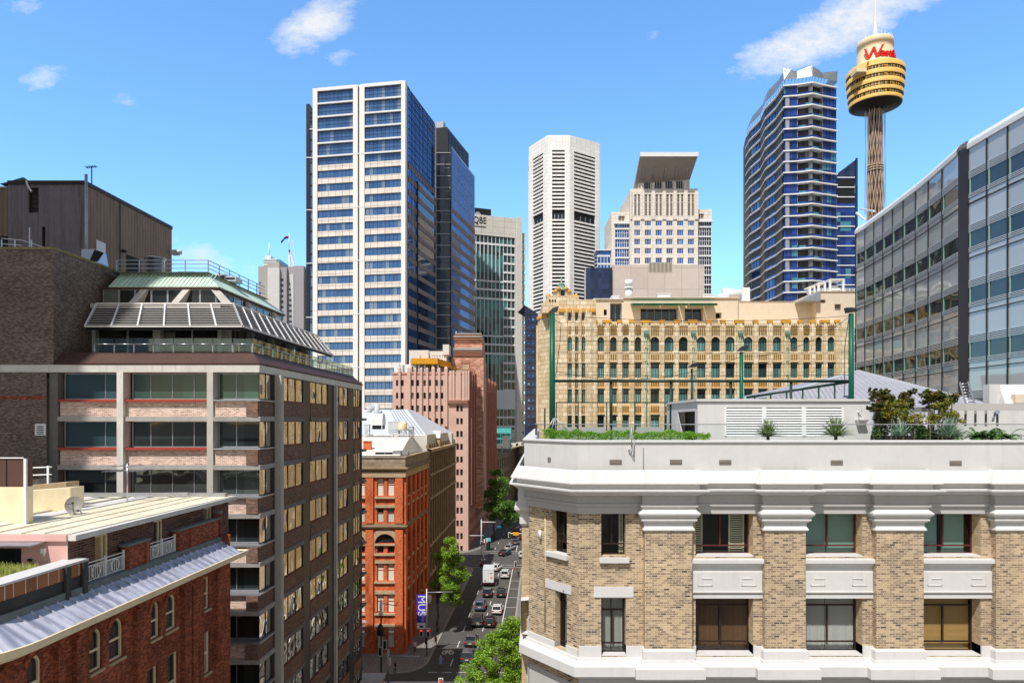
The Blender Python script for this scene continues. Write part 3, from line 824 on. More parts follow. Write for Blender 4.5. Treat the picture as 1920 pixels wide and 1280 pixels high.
mb.build('plant_duct', 'steel', t)

# ---- stepped stone hotel tower with a tilted roof canopy
Y0 = 400
def rx(cx): return X_(1080 + cx * .23443, Y0)
def rz(cy): return Z_(280 + cy * .23443, Y0)
t = thing('hotel_tower', 'cream stepped tower with tall louvres, blue square windows and a large tilted roof canopy', 'hotel tower', (rx(700), Y0, 0))
f = F(rx(433), Y0, 1, 0); U = lambda cx: rx(cx) - rx(433)
cols = [(465, 515), (550, 602), (636, 689), (722, 775), (808, 861), (894, 947)]
rows5 = [(570, 612), (642, 690), (715, 762), (790, 835), (865, 915)]
ops = [(U(a), U(b), rz(d), rz(c)) for a, b in cols for c, d in rows5] + [(U(a), U(b), rz(535), rz(358)) for a, b in cols]
mb = MB(); mb.facade(f, 0, U(977), 0, rz(315), ops, .7, 0)
mb.box(rx(433) + .1, rx(977) - .1, Y0 + 1, Y0 + 40, 0, rz(318), 0); mb.build('shaft_wall', 'hotel stone', t)
for a, b in cols:
    for c, d in rows5: window(f, U(a), U(b), rz(d), rz(c), -.5, dict(id='ht', glass='hotel glass', frame='white metal', nx=3, t=.22, fd=.15), t)
    window(f, U(a), U(b), rz(535), rz(358), -.5, dict(id='hl', glass='rib louvre', frame='hotel stone', nx=2, tm=.9, t=.2, tr=(.62,), fd=.3), t, 'louvre')
mb = MB()
for cx in (433, 530, 617, 704, 790, 877, 963):
    mb.fbox(f, max(0, U(cx) - 1.0), min(U(977), U(cx) + 1.0), rz(560), rz(335), .02, .7)
for c in (518, 603, 690, 776, 862): mb.fbox(f, U(c), U(c + 24), rz(360), rz(270), -1.5, .4)
mb.build('pilaster', 'hotel stone', t)
mb = MB(); mb.fbox(f, U(500), U(915), rz(330), rz(235), -14, -1.6); mb.build('attic_storey', 'hotel stone', t)
for a, b in ((545, 600), (630, 690), (714, 775), (802, 860)):
    window(f, U(a), U(b), rz(320), rz(243), -1.5, dict(id='ha', glass='bay dark glass', frame='hotel stone', nx=3, t=.25, fd=.12), t)
mb = MB()   # canopy: a thick wedge rising towards the viewer
c0 = [(rx(487), Y0 - 10, rz(112)), (rx(940), Y0 - 10, rz(100)), (rx(908), Y0 + 6, rz(285)), (rx(473), Y0 + 6, rz(322))]
mb.hexa([(p[0], p[1], p[2]) for p in c0], [(p[0], p[1] + (1 if i < 2 else 3), p[2] + 1.4) for i, p in enumerate(c0)], 0)
mb.fbox(F(rx(487), Y0 - 10.2, 1, 0), 0, rx(940) - rx(487), rz(112), rz(100) + 1.5, -.2, .3, 1)
mb.build('roof_canopy', ['hotel canopy', 'white metal'], t)
for cx in (530, 617, 703, 790, 875): mb = MB(); mb.tube((rx(cx), Y0 - .5, rz(245)), (rx(cx), Y0 - 6, rz(175)), .5, .35, 6); mb.build('canopy_strut', 'galvanised', t)
for nm, (a, b, tp, g0, g1, gt) in dict(l=(290, 433, 488, 320, 430, 575), r=(977, 1097, 466, 985, 1093, 560)).items():
    fw = F(rx(a), Y0 + 3, 1, 0); Lw = rx(b) - rx(a); q = lambda cx: rx(cx) - rx(a)
    o = [(q(g0), q(g1), 0, rz(gt))] + [(q(345 if nm == 'l' else 985), q(397 if nm == 'l' else 1035), rz(562 if nm == 'l' else 545), rz(520 if nm == 'l' else 502))]
    mb = MB(); mb.facade(fw, 0, Lw, 0, rz(tp), o, .8, 0); mb.box(rx(a) + .05, rx(b) - .05, Y0 + 4, Y0 + 35, 0, rz(tp + 1), 0)
    mb.build('shoulder_wall', 'hotel stone', t)
    window(fw, *o[1], -.6, dict(id='hs' + nm, glass='rib louvre', frame='hotel stone', nx=2, t=.25), t, 'louvre')
    g = MB(); g.face([fw.p(q(g0), 0, -.5), fw.p(q(g1), 0, -.5), fw.p(q(g1), rz(gt), -.5), fw.p(q(g0), rz(gt), -.5)])
    g.build('glazing', 'hotel glass' if nm == 'l' else 'navy glass', t)
    g = MB(); zz = rz(gt + 55)
    while zz > 60: g.fbox(fw, q(g0), q(g1), zz, zz + .9, -.49, .2); g.fbox(fw, q(g0), q(g1), zz - 2.2, zz - 2.0, -.49, -.2); zz -= 5.6
    for k in range(1, 6): u = q(g0) + (q(g1) - q(g0)) * k / 6; g.fbox(fw, u - .12, u + .12, 0, rz(gt), -.49, -.3)
    g.fbox(fw, q(g0) - .8, q(g1) + .8, rz(gt + 12), rz(gt), -.6, 1.2, 0)
    g.build('glazing_bar', 'white metal', t)
mb = MB(); fa = F(rx(180), Y0 + 6, 1, 0)
mb.fbox(fa, 0, rx(290) - rx(180), 0, rz(790), -14, 0, 0)
mb.fbox(fa, -.8, rx(290) - rx(180), rz(790), rz(782), -14, .8, 1)
for zc in (840, 905): mb.fbox(fa, 0, rx(285) - rx(180), rz(zc), rz(zc - 14), .02, .3, 1)
for k in range(5): mb.fbox(fa, k * 1.9, k * 1.9 + .3, rz(960), rz(842), .02, .25, 1)
mb.build('annex', ['hotel glass', 'white metal'], t)
mb = MB(); fm = F(rx(268), 388, 1, 0); Lm = rx(978) - rx(268)
mb.fbox(fm, 0, Lm, 0, Z_(280 + 922 * .23443, 388), -10, 0); mb.build('podium_wall', 'hotel pink wall', t)
window(fm, rx(548) - rx(268), rx(733) - rx(268), rz(1020), rz(942), .03, dict(id='pl', glass='rib louvre tan', frame='hotel stone', nx=6, t=.15), t, 'louvre')
mb = MB(); mb.fbox(fm, rx(60) - rx(268), -.3, 0, Z_(280 + 950 * .23443, 388), -8, 1); mb.build('podium_glazing', 'navy glass', t)

# ---- blue apartment tower with rippling white balconies
Y0 = 250; cX = X_(1470, Y0)
FPT = [(X_(1470, 250), 250), (X_(1495, 249.3), 249.3), (X_(1523, 247.6), 247.6), (X_(1545, 249.6), 249.6), (X_(1570, 251.5), 251.5)]
LPT = [(X_(1397, 297) + .3, 297), (X_(1410, 288.5) - .8, 288.5), (X_(1424, 278) + .6, 278), (X_(1440, 268) - .9, 268), (X_(1453, 259) + .5, 259)]
t = thing('apartment_tower', 'tall cobalt glass apartment tower with thin white zigzag floor edges and a folded grey crown', 'apartment tower', (cX, Y0, 0))
poly = LPT + FPT + [(FPT[-1][0] + 1, 292), (LPT[0][0] + 2, 305)]
zt = Z_(161, Y0); FHa = 20.4 * Y0 / FP
mb = MB()
def prf(p, d):
    return p
gls = {}; bal = MB()
segs = [(poly[i], poly[i + 1]) for i in range(len(LPT) + len(FPT) - 1)]
for k in range(34):
    z1 = zt - k * FHa; z0 = z1 - FHa
    if z1 < 25: break
    for i, (a, b) in enumerate(segs):
        ff = Fpts(a, b); l = dist(a, b); front = i >= len(LPT)
        j = i - len(LPT)
        if front: kind = 'g' if j in (0, 3) else 'b'
        else: kind = 'b' if (i * 5 + k * 3 + (k // 3) * 2) % 7 < 4 else 'g'
        if front and j == 1 and k in (1,): kind = 'b'
        d = -.5 if kind == 'g' else -1.9
        gq = gls.setdefault(j if front else -1, MB())
        (gq if kind == 'g' else bal).face([ff.p(0, z0, d), ff.p(l, z0, d), ff.p(l, z1, d), ff.p(0, z1, d)])
        if kind == 'b':   # glass balustrade and party screens
            bal.face([ff.p(0, z0 + .15, -.3), ff.p(l, z0 + .15, -.3), ff.p(l, z0 + 1.1, -.3), ff.p(0, z0 + 1.1, -.3)], 1)
            for u in (.05, l - .05): bal.fbox(ff, u - .06, u + .06, z0, z1, -1.9, -.5, 2)
        else:
            for q in range(1, 4): gq.fbox(ff, l * q / 4 - .05, l * q / 4 + .05, z0, z1, d, d + .1, 1)
    sl_ = MB(); path = poly[:len(LPT) + len(FPT)]
    sl_.sweep(path, [(-2.2, z1 + .22), (.28, z1 + .22), (.28, z1 - .2), (-2.2, z1 - .2)])
    sl_.build('floor_edge', 'white paint', t)
for k_, g_ in gls.items():
    if g_.f: g_.build('side_glazing' if k_ < 0 else 'glazing', ['cobalt glass', 'dark metal'], t)
bal.build('balcony_screen', ['balcony dark', 'cobalt glass', 'galvanised'], t)
mb = MB(); mb.prism([(p[0] + .4, p[1] + 2.4) for p in poly], 0, zt, 0); mb.build('core_wall', 'dark metal', t)
mb = MB(); zc = Z_(128, Y0); zb = Z_(150, Y0)
cr = poly[:len(LPT) + len(FPT)]
topz = [zt - 2 + 7.2, zt + 6.0, zt + 6.4, zt + 6.9, zt + 6.6, zt + 6.8, zt + 5.2, zt + 6.6, zt + 5.0, zt + 6.4]
lo = zt + 2.2
for i in range(len(cr) - 1):
    a, b = cr[i], cr[i + 1]; m_ = ((a[0] + b[0]) / 2, (a[1] + b[1]) / 2); ff = Fpts(a, b); l = dist(a, b)
    A0, A1, B0, B1 = ff.p(0, lo, .1), ff.p(0, topz[i], -.9), ff.p(l, lo, .1), ff.p(l, topz[i + 1], -.9)
    C = ff.p(l / 2, topz[i] - 1.2, -.2)
    mb.face([A0, B0, C]); mb.face([A0, C, A1]); mb.face([B0, B1, C]); mb.face([A1, C, B1])
e = poly[-2]; mb.face([(cr[-1][0], cr[-1][1], lo), (e[0], e[1], lo), (e[0], e[1], lo + 4), (cr[-1][0], cr[-1][1], topz[-1])])
mb.build('crown', 'crown metal', t)
for i, (a, b) in enumerate(segs):
    mb = MB(); ff = Fpts(a, b); l = dist(a, b)
    for q in range(4): mb.tube(ff.p(l * q / 4, zt, -.6), ff.p(l * (q + .5) / 4, lo + .3, -.5), .08, n=4)
    mb.build('crown_truss', 'galvanised', t)
mb = MB(); mb.box(X_(1403, 300), X_(1408, 300), 299, 303, 0, Z_(415, 300)); mb.build('lift_shaft', 'white metal', t)

# ---- slim dark tower with a raked top
f = Fpts((X_(1569, 288), 288), (X_(1607.5, 288), 288)); L = X_(1607.5, 288) - X_(1569, 288)
t = thing('slim_tower', 'slim dark blue tower with a sharply raked triangular top behind the apartment tower', 'office tower', (f.o[0], f.o[1], 0))
z0, z1 = Z_(331, 288), Z_(297, 288)
mb = MB(); mb.face([f.p(0, 0), f.p(L, 0), f.p(L, z0), f.p(0, z0)]); e = f.p(L, 0, -25); e2 = f.p(0, 0, -25)
mb.face([f.p(L, 0), (e[0], e[1], 0), (e[0], e[1], z1), f.p(L, z1)]); mb.face([f.p(0, z0), f.p(L, z0), (e[0], e[1], z0), (e2[0], e2[1], z0)], 1)
mb.build('glazing', ['cobalt glass', 'dark metal'], t)
mb = MB(); mb.face([f.p(0, z0, .05), f.p(L, z0, .05), f.p(L, z1, .05)]); mb.face([f.p(0, z0, -.6), f.p(L, z0, -.6), f.p(L, z1, -.6)])
mb.fbox(f, L - .9, L, 0, z1, .06, .4); mb.build('raked_top', 'navy glass', t)
for k in range(26):
    z = z0 - .5 - k * 4.05
    if z > 30:
        mb = MB(); mb.fbox(f, 0, L - 1.2, z - .2, z + .2, .02, .4)
        mb.build('floor_edge', 'white metal', t)
mb = MB(); mb.fbox(f, .2, L - 1.3, z0 - 11, z0 - 1.2, .01, .1); mb.build('plant_louvre', 'black', t)

# ---- needle tower with the golden turret
Y0 = 470; cx = X_(1641, Y0); s = Y0 / FP
t = thing('observation_tower', 'needle observation tower with golden drum turret and red sign on a lattice shaft', 'observation tower', (cx, Y0, 0))
Zp = lambda py: Z_(py, Y0)
Zr = lambda py, r: Z_(py, Y0 - .9 * r * s)
mb = MB(); rs = 11.2 * s
mb.lathe((cx, Y0), [(14.5 * s, Zp(640)), (13.0 * s, Zp(400)), (12.2 * s, Zp(318)), (rs, Zp(300)), (rs, Zp(200))], 24); mb.build('shaft', 'lattice core', t)
mb = MB()
for q in range(14):
    for sg in (1, -1):
        pr = None
        for k in range(25):
            py = 420 - k * 9.2; tt = (420 - py) / 220; r = (13.8 - 2.4 * tt) * s; a = 2 * math.pi * q / 14 + sg * k * .085
            p = (cx + r * math.cos(a), Y0 + r * math.sin(a), Zp(py))
            if pr: mb.tube(pr, p, .30, n=4, caps=False)
            pr = p
mb.build('shaft_lattice', 'lattice steel', t)
mb = MB()
for py in (311, 315.5, 320): mb.lathe((cx, Y0), [(13.5 * s, Zp(py + 1.6)), (14.2 * s, Zp(py + 1.4)), (14.2 * s, Zp(py)), (12 * s, Zp(py - .2))], 24)
mb.build('shaft_ring', 'sandstone', t)
mb = MB()
for q in range(12):
    a = 2 * math.pi * q / 12
    mb.tube((cx + 18 * s * math.cos(a), Y0 + 18 * s * math.sin(a), Zp(400)), (cx + 17 * s * math.cos(a + .5), Y0 + 17 * s * math.sin(a + .5), Zp(207)), .18, n=4, caps=False)
mb.build('stay_cable', 'steel', t)
mb = MB()
zu = Zr(180, 46); mb.lathe((cx, Y0), [(rs, zu - 3.2), (19 * s, zu - 2.6), (19.2 * s, zu - 1.9), (30 * s, zu - 1.6), (30.2 * s, zu - 1.1), (41 * s, zu - .7), (45 * s, zu)], 48)
mb.build('turret_underside', 'turret dark', t)
prof = [(44.6 * s, Zr(180, 46)), (46 * s, Zr(174, 46)), (46.6 * s, Zr(167, 46.6)), (47.6 * s, Zr(160.5, 47.6)), (48 * s, Zr(152.5, 48)), (48.8 * s, Zr(144, 48.8)), (49.2 * s, Zr(136.5, 49.2)), (49.8 * s, Zr(128, 49.8)), (50 * s, Zr(121, 50)), (49.6 * s, Zr(113, 49.6)), (48 * s, Zr(111, 48))]
ms = [0, 1, 0, 1, 0, 1, 0, 1, 0, 0]
mb = MB()
for k in range(10):
    o_ = -.35 if ms[k] else 0
    mb.lathe((cx, Y0), [(prof[k][0] + o_, prof[k][1]), (prof[k + 1][0] + o_, prof[k + 1][1])], 72, ms[k])
mb.build('turret', ['turret gold', 'turret window'], t)
mb = MB()
mb.lathe((cx, Y0), [(47.5 * s, Zr(113, 47.5)), (33 * s, Zr(109, 33)), (31.6 * s, Zr(107, 31.6)), (31.2 * s, Zr(88, 31.2)), (30.4 * s, Zr(87, 30.4)), (30.2 * s, Zr(77, 30.2)), (31.4 * s, Zr(76, 31.4)), (31 * s, Zr(66, 31)), (29 * s, Zr(64.5, 29))], 48)
mb.build('turret_cap', 'turret cream', t)
mb = MB()
random.seed(3)
for q in range(26):
    a = 2 * math.pi * q / 26; r = 29 * s; h_ = random.uniform(.8, 3.4)
    mb.tube((cx + r * math.cos(a), Y0 + r * math.sin(a), Zr(66, 29)), (cx + r * math.cos(a), Y0 + r * math.sin(a), Zr(66, 29) + h_), .18, n=4)
    if q % 3 == 0: mb.box(cx + r * math.cos(a) - .5, cx + r * math.cos(a) + .5, Y0 + r * math.sin(a) - .3, Y0 + r * math.sin(a) + .3, Zr(66, 29), Zr(66, 29) + 1.3)
mb.build('roof_aerial', 'white metal', t)
mb = MB(); mb.lathe((cx, Y0), [(5 * s, Zr(72, 29)), (3.6 * s, Zr(52, 3.6)), (2.6 * s, Zr(38, 2.6)), (2.2 * s, Zr(20, 2.2)), (1.7 * s, Zr(2, 1.7)), (.4 * s, Zp(-14))], 16); mb.build('spire', 'white paint', t)
mb = MB()
mb.box(cx - 54 * s, cx - 36 * s, Y0 - 14, Y0 - 6, Zr(134, 44), Zr(126, 44)); mb.tube((cx - 34 * s, Y0 - 14, Zr(122, 34)), (cx - 32 * s, Y0 - 14, Zr(117, 34)), .8, .3, 6)
mb.build('viewing_platform', 'turret cream', t)
# curved sign letters round the cap
word = 'Westfield'; r = 32.6 * s; ang = R(-146); zc = Zr(108, 32)
adv = [44, 15, 14, 12, 11, 9, 14, 9, 14]; sizes = [1.6] + [1.0] * 8
for i, ch in enumerate(word):
    a = ang + R(adv[i] / 2 * .95); fx = F(cx + r * math.cos(a), Y0 + r * math.sin(a), -math.sin(a), math.cos(a))
    text_mesh(ch, 'sign_letter', 'sign red', 7.0 * sizes[i], t, fx, 0, zc - (1.0 if i == 0 else 0) + .4, .15, .3, 1.0, .12, bold=.16)
    ang += R(adv[i] * .95)

# ---- concrete towers far down the street on the left
Y0 = 430
def lx(cx): return X_(440 + cx * .2032, Y0)
def lz(cy): return Z_(400 + cy * .2032, Y0)
t = thing('concrete_tower', 'distant pair of pale concrete towers with stacked slit windows beside the granite tower', 'office tower', (lx(400), Y0, 0))
mb = MB()
mb.box(lx(163), lx(300), Y0 + 10, Y0 + 40, 0, lz(455)); mb.box(lx(258), lx(365), Y0 + 9, Y0 + 40, 0, lz(415)); mb.box(lx(300), lx(365), Y0 + 8, Y0 + 30, 0, lz(470))
mb.build('rear_wall', 'concrete', t)
mb = MB(); mb.box(lx(303), lx(412), Y0, Y0 + 20, 0, lz(500)); mb.build('white_shaft', 'white render', t)
mb = MB(); mb.box(lx(412), lx(470), Y0 + 2, Y0 + 22, 0, lz(490)); mb.box(lx(470), lx(640), Y0 + 4, Y0 + 24, 0, lz(478)); mb.box(lx(536), lx(632), Y0 + 1, Y0 + 20, 0, lz(480)); mb.box(lx(630), lx(700), Y0 + 6, Y0 + 20, 0, lz(585))
mb.build('front_wall', 'tower grey', t)
mb = MB()
prv = None
for q in range(9):
    tt = q / 8; p = (lx(500 + 34 * tt ** .6), lz(560 + 480 * tt))
    if prv: mb.hexa([(prv[0], Y0 + .6, prv[1]), (lx(540), Y0 + .6, prv[1]), (lx(540), Y0 + 4, prv[1]), (prv[0], Y0 + 4, prv[1])], [(p[0], Y0 + .6, p[1]), (lx(540), Y0 + .6, p[1]), (lx(540), Y0 + 4, p[1]), (p[0], Y0 + 4, p[1])])
    prv = p
mb.build('curved_fin', 'white render', t)
fw = F(0, Y0, 1, 0); sd = dict(id='cs', glass='bay dark glass', frame='dark metal', t=0)
for k in range(11):
    zz = lz(600 + k * 50.5)
    window(fw, lx(418), lx(440), zz - 1.4, zz + .4, -1.95, sd, t); window(fw, lx(482), lx(508), lz(632 + k * 50) - 1.2, lz(632 + k * 50) + .2, -3.95, sd, t)
    window(fw, lx(634), lx(656), lz(640 + k * 48) - 1.3, lz(640 + k * 48) + .5, -5.95, sd, t)
for k in range(3): window(fw, lx(172), lx(188), lz(620 + k * 50), lz(602 + k * 50), -9.95, dict(id='cw', glass='hotel glass', frame='dark metal', t=0), t)
mb = MB(); mb.box(lx(203), lx(330), Y0 + 12, Y0 + 34, lz(460), lz(378), 0); mb.box(lx(318), lx(360), Y0 + 12, Y0 + 34, lz(460), lz(384), 0)
for c in (380, 400, 418, 434): mb.box(lx(200), lx(332), Y0 + 11.6, Y0 + 12, lz(c + 9), lz(c), 1)
mb.box(lx(205), lx(262), Y0 + 14, Y0 + 24, lz(378), lz(342), 1); mb.tube((lx(225), Y0 + 18, lz(345)), (lx(225), Y0 + 18, lz(205)), .5, .25, 6, 1)
mb.build('glass_attic', ['hotel teal', 'white paint'], t)
mb = MB()
for a, b in (((478, 480), (476, 315)), ((476, 315), (528, 480)), ((478, 480), (528, 480)), ((476, 315), (500, 225)), ((540, 470), (505, 225)), ((520, 250), (484, 250))):
    mb.bar((lx(a[0]), Y0 + 6, lz(a[1])), (lx(b[0]), Y0 + 6, lz(b[1])), 1.1 if a[1] > 300 and b[1] > 300 else .25, 1.1 if a[1] > 300 and b[1] > 300 else .25)
mb.build('rooftop_frame', 'white paint', t)
fl = MB(); fl.tube((lx(474), Y0 + 6, lz(330)), (lx(474), Y0 + 6, lz(155)), .22, n=6); tp = tag(fl.build('flagpole', 'white paint', None, (lx(474), Y0 + 6, lz(330))), 'thin white flagpole on the distant concrete tower', 'flagpole')
fg = MB(); random.seed(5)
nx = 10
for i in range(nx):
    for j in range(4):
        def q(a, b): return (lx(472 - 76 * a / nx), Y0 + 6 + .8 * math.sin(a * .9), lz(172 + 58 * (a / nx) ** 1.1 + b * 6 + 3 * math.sin(a * 1.3)))
        fg.face([q(i, j), q(i + 1, j), q(i + 1, j + 1), q(i, j + 1)], 1 if (i < 4 and j in (1,)) or (i < 3 and j == 0 and i % 2) else 0)
tag(fg.build('flag', ['flag blue', 'flag red'], None, (lx(440), Y0 + 6, lz(200))), 'dark blue flag with red corner flying over the distant concrete tower', 'flag')
# ================================================================ ground, street, footpaths
def fb(name, mat, parent, f, u0, u1, z0, z1, d0, d1):
    m = MB(); m.fbox(f, u0, u1, z0, z1, d0, d1); return m.build(name, mat, parent)
SS = .043
def XL(Y): return -15.9 + SS * (Y - 101.6)      # left building line
def XK(Y): return -11.2 + SS * (Y - 107) if Y < 177 else -8.0 + .085 * (Y - 180)   # left kerb
def XB(Y): return -.9 + SS * (Y - 137)          # edge of the parking bay
def XF(Y): return 1.5 + SS * (Y - 137)          # right kerb
def XR(Y): return 1.1 + SS * (Y - 31)           # right building line
mb = MB(); mb.face([(-9000, -9000, -.03), (9000, -9000, -.03), (9000, 12000, -.03), (-9000, 12000, -.03)]); struct(mb.build('ground', 'earth', None, (0, 0, 0)))
mb = MB()
mb.face([(XL(-40) - 2, -40, 0), (XR(-40) + 2, -40, 0), (XR(330) + 12, 330, 0), (XL(330) - 2, 330, 0)])
struct(mb.build('road', 'asphalt', None, (0, 100, 0)))
mb = MB(); mb.face([(-120, 80, .004), (120, 80, .004), (120, 94, .004), (-120, 94, .004)]); mb.face([(-120, 163, .004), (120, 163, .004), (120, 178, .004), (-120, 178, .004)])
struct(mb.build('cross_street', 'asphalt', None, (0, 87, 0)))
def rounded(x0, x1a, x1b, y0, y1, r0=4.0, r1=4.0, left=True):
    """block outline with rounded street corners; x1a at y0, x1b at y1"""
    s = -1 if left else 1; pts = [(x0, y0)]
    for k in range(7):
        a = math.pi / 2 * k / 6; pts.append((x1a + s * r0 * (1 - math.sin(a)), y0 + r0 * (1 - math.cos(a))))
    for k in range(7):
        a = math.pi / 2 * k / 6; pts.append((x1b + s * r1 * (1 - math.cos(a)), y1 - r1 * (1 - math.sin(a))))
    pts.append((x0, y1)); return pts
def pavement(pts):
    mb = MB(); mb.prism(pts, -.02, .15, 1, 0); o = mb.build('footpath', ['paving', 'kerb stone'], None, (pts[1][0], pts[1][1], 0)); struct(o)
    k = MB(); k.sweep(pts[1:-1], [(.0, .156), (-.32, .156)]) if pts[1][0] < 0 else k.sweep(list(reversed(pts[1:-1])), [(.0, .156), (-.32, .156)])
    struct(k.build('kerb', 'kerb stone', None, (pts[1][0], pts[1][1], 0)))
pavement(rounded(-110, XK(-30), XK(79), -30, 79.5)); pavement(rounded(-110, XK(94), XK(163), 93.2, 163, 5, 4)); pavement(rounded(-110, XK(178), XK(255), 178, 256, 9, 3))
pavement(rounded(110, XF(-30), XF(79), -30, 79.5, left=False)); pavement(rounded(110, XF(94), XF(163) - .6, 94, 163, left=False)); pavement(rounded(110, XF(178), XF(255), 178, 256, left=False))
# painted lines, each lane line and symbol on the asphalt
mb = MB()
for off in (3.0, 6.1):
    Y = 96.5
    while Y < 240:
        if not (161 < Y < 180): x = XK(Y) + off; mb.face([(x, Y, .012), (x + .14, Y, .012), (x + .14 + SS * 3, Y + 3, .012), (x + SS * 3, Y + 3, .012)])
        Y += 8
for Y0, Y1 in ((104, 160), (181, 240)):
    mb.face([(XB(Y0), Y0, .012), (XB(Y0) + .15, Y0, .012), (XB(Y1) + .15, Y1, .012), (XB(Y1), Y1, .012)])
for Y in (120, 127, 134, 141, 148): mb.face([(XB(Y), Y, .016), (XF(Y), Y, .016), (XF(Y), Y + .15, .016), (XB(Y), Y + .15, .016)])
x = XK(93) + .4
while x < 0: mb.face([(x, 94.0, .012), (x + 1.3, 94.0, .012), (x + 1.3, 94.16, .012), (x, 94.16, .012)]); x += 1.9
mb.face([(XK(91) - 9, 90.4, .012), (0, 90.4, .012), (0, 90.75, .012), (XK(91) - 9, 90.75, .012)])
for Y in (161.6, 164.4, 179.0, 181.6): mb.face([(XK(Y), Y, .012), (XF(Y), Y, .012), (XF(Y), Y + .2, .012), (XK(Y), Y + .2, .012)])
struct(mb.build('road_markings', 'road paint', None, (-5, 100, 0)))
mb = MB(); bx, by = -9.45, 102.2
def ring(cx, cy, r, w=.07, n=14):
    for q in range(n):
        a, b = 2 * math.pi * q / n, 2 * math.pi * (q + 1) / n
        mb.face([(cx + (r - w) * math.cos(a), cy + 2.2 * (r - w) * math.sin(a), .013), (cx + (r + w) * math.cos(a), cy + 2.2 * (r + w) * math.sin(a), .013), (cx + (r + w) * math.cos(b), cy + 2.2 * (r + w) * math.sin(b), .013), (cx + (r - w) * math.cos(b), cy + 2.2 * (r - w) * math.sin(b), .013)])
def line2(a, b, w=.07):
    d = Vector((b[0] - a[0], b[1] - a[1])).normalized(); nx, ny = -d.y * w, d.x * w * 2
    mb.face([(a[0] - nx, a[1] - ny, .017), (b[0] - nx, b[1] - ny, .017), (b[0] + nx, b[1] + ny, .017), (a[0] + nx, a[1] + ny, .017)])
ring(bx - .5, by, .33); ring(bx + .5, by, .33)
for a, b in (((-.5, 0), (-.15, .9)), ((-.15, .9), (.32, .9)), ((.32, .9), (0, 0)), ((0, 0), (-.5, 0)), ((-.15, .9), (0, 0)), ((.5, 0), (.28, 1.25)), ((.15, 1.3), (.42, 1.25)), ((-.3, 1.05), (0, 1.05))):
    line2((bx + a[0], by + a[1]), (bx + b[0], by + b[1]))
struct(mb.build('road_markings', 'road paint', None, (bx, by, 0)))

# ================================================================ terracotta hotel across the cross street
GYR = 97.0
def gx(px): return X_(px, GYR)
def gz(py): return Z_(py, GYR)
t = thing('terracotta_hotel', 'wide cream terracotta hotel with rows of arched teal windows, amber caps and a corner turret', 'hotel', (gx(1110), GYR, 0))
f = F(gx(1110), GYR, 1, 0); gu = lambda px: gx(px) - gx(1110)
cols = [(1120.3, 1132.6), (1144, 1156.4), (1167.4, 1179), (1190.3, 1202.2), (1219.6, 1236), (1246.3, 1263), (1273.4, 1289.6), (1307, 1323), (1334, 1350), (1361, 1377.4), (1395, 1411), (1422, 1438), (1449.3, 1465), (1482.5, 1495.5), (1506.3, 1518), (1529.3, 1541.3), (1552, 1564.8)]
rws = [(631.5, 658.5), (680.5, 707.5), (729.5, 755.5), (778.5, 805), (827, 853)]
ops = []
for a, b in cols:
    for i, (c, d) in enumerate(rws): ops.append((gu(a), gu(b), gz(d), gz(c)) + ((.55,) if i == 0 else ()))
xr = gu(1602); zt = gz(605.5)
mb = MB(); mb.facade(f, 0, xr, 0, zt, ops, .45, 0, 1)
sd = F(xr + f.o[0], GYR, 0, 1); mb.face([sd.p(0, 0), sd.p(50, 0), sd.p(50, zt), sd.p(0, zt)])
mb.face([f.p(0, zt, -.5), f.p(xr, zt, -.5), f.p(xr, zt, -50), f.p(0, zt, -50)], 1)
mb.face([f.p(0, 0, -50), f.p(xr, 0, -50), f.p(xr, zt, -50), f.p(0, zt, -50)])
mb.build('wall', ['terracotta', 'terracotta trim'], t)
sts = [dict(id='ga', glass='teal glass', frame='dark green paint', nx=3, t=.09, tr=(.66,), rise=.55), dict(id='gb', glass='teal glass', frame='dark green paint', nx=3, t=.09, tr=(.72,))]
stD = [dict(id='gad', glass='teal glass dark', frame='dark green paint', nx=3, t=.09, tr=(.66,), rise=.55), dict(id='gbd', glass='teal glass dark', frame='dark green paint', nx=3, t=.09, tr=(.72,))]
random.seed(12)
for a, b in cols:
    for i, (c, d) in enumerate(rws[:4]):
        window(f, gu(a), gu(b), gz(d), gz(c), -.36, (stD if random.random() < .16 else sts)[0 if i == 0 else 1], t)
mb = MB(); mb.fbox(f, gu(cols[0][0]), gu(cols[-1][1]), gz(853), gz(827), -.5, -.46)
mb.build('lower_glazing', 'teal glass dark', t)
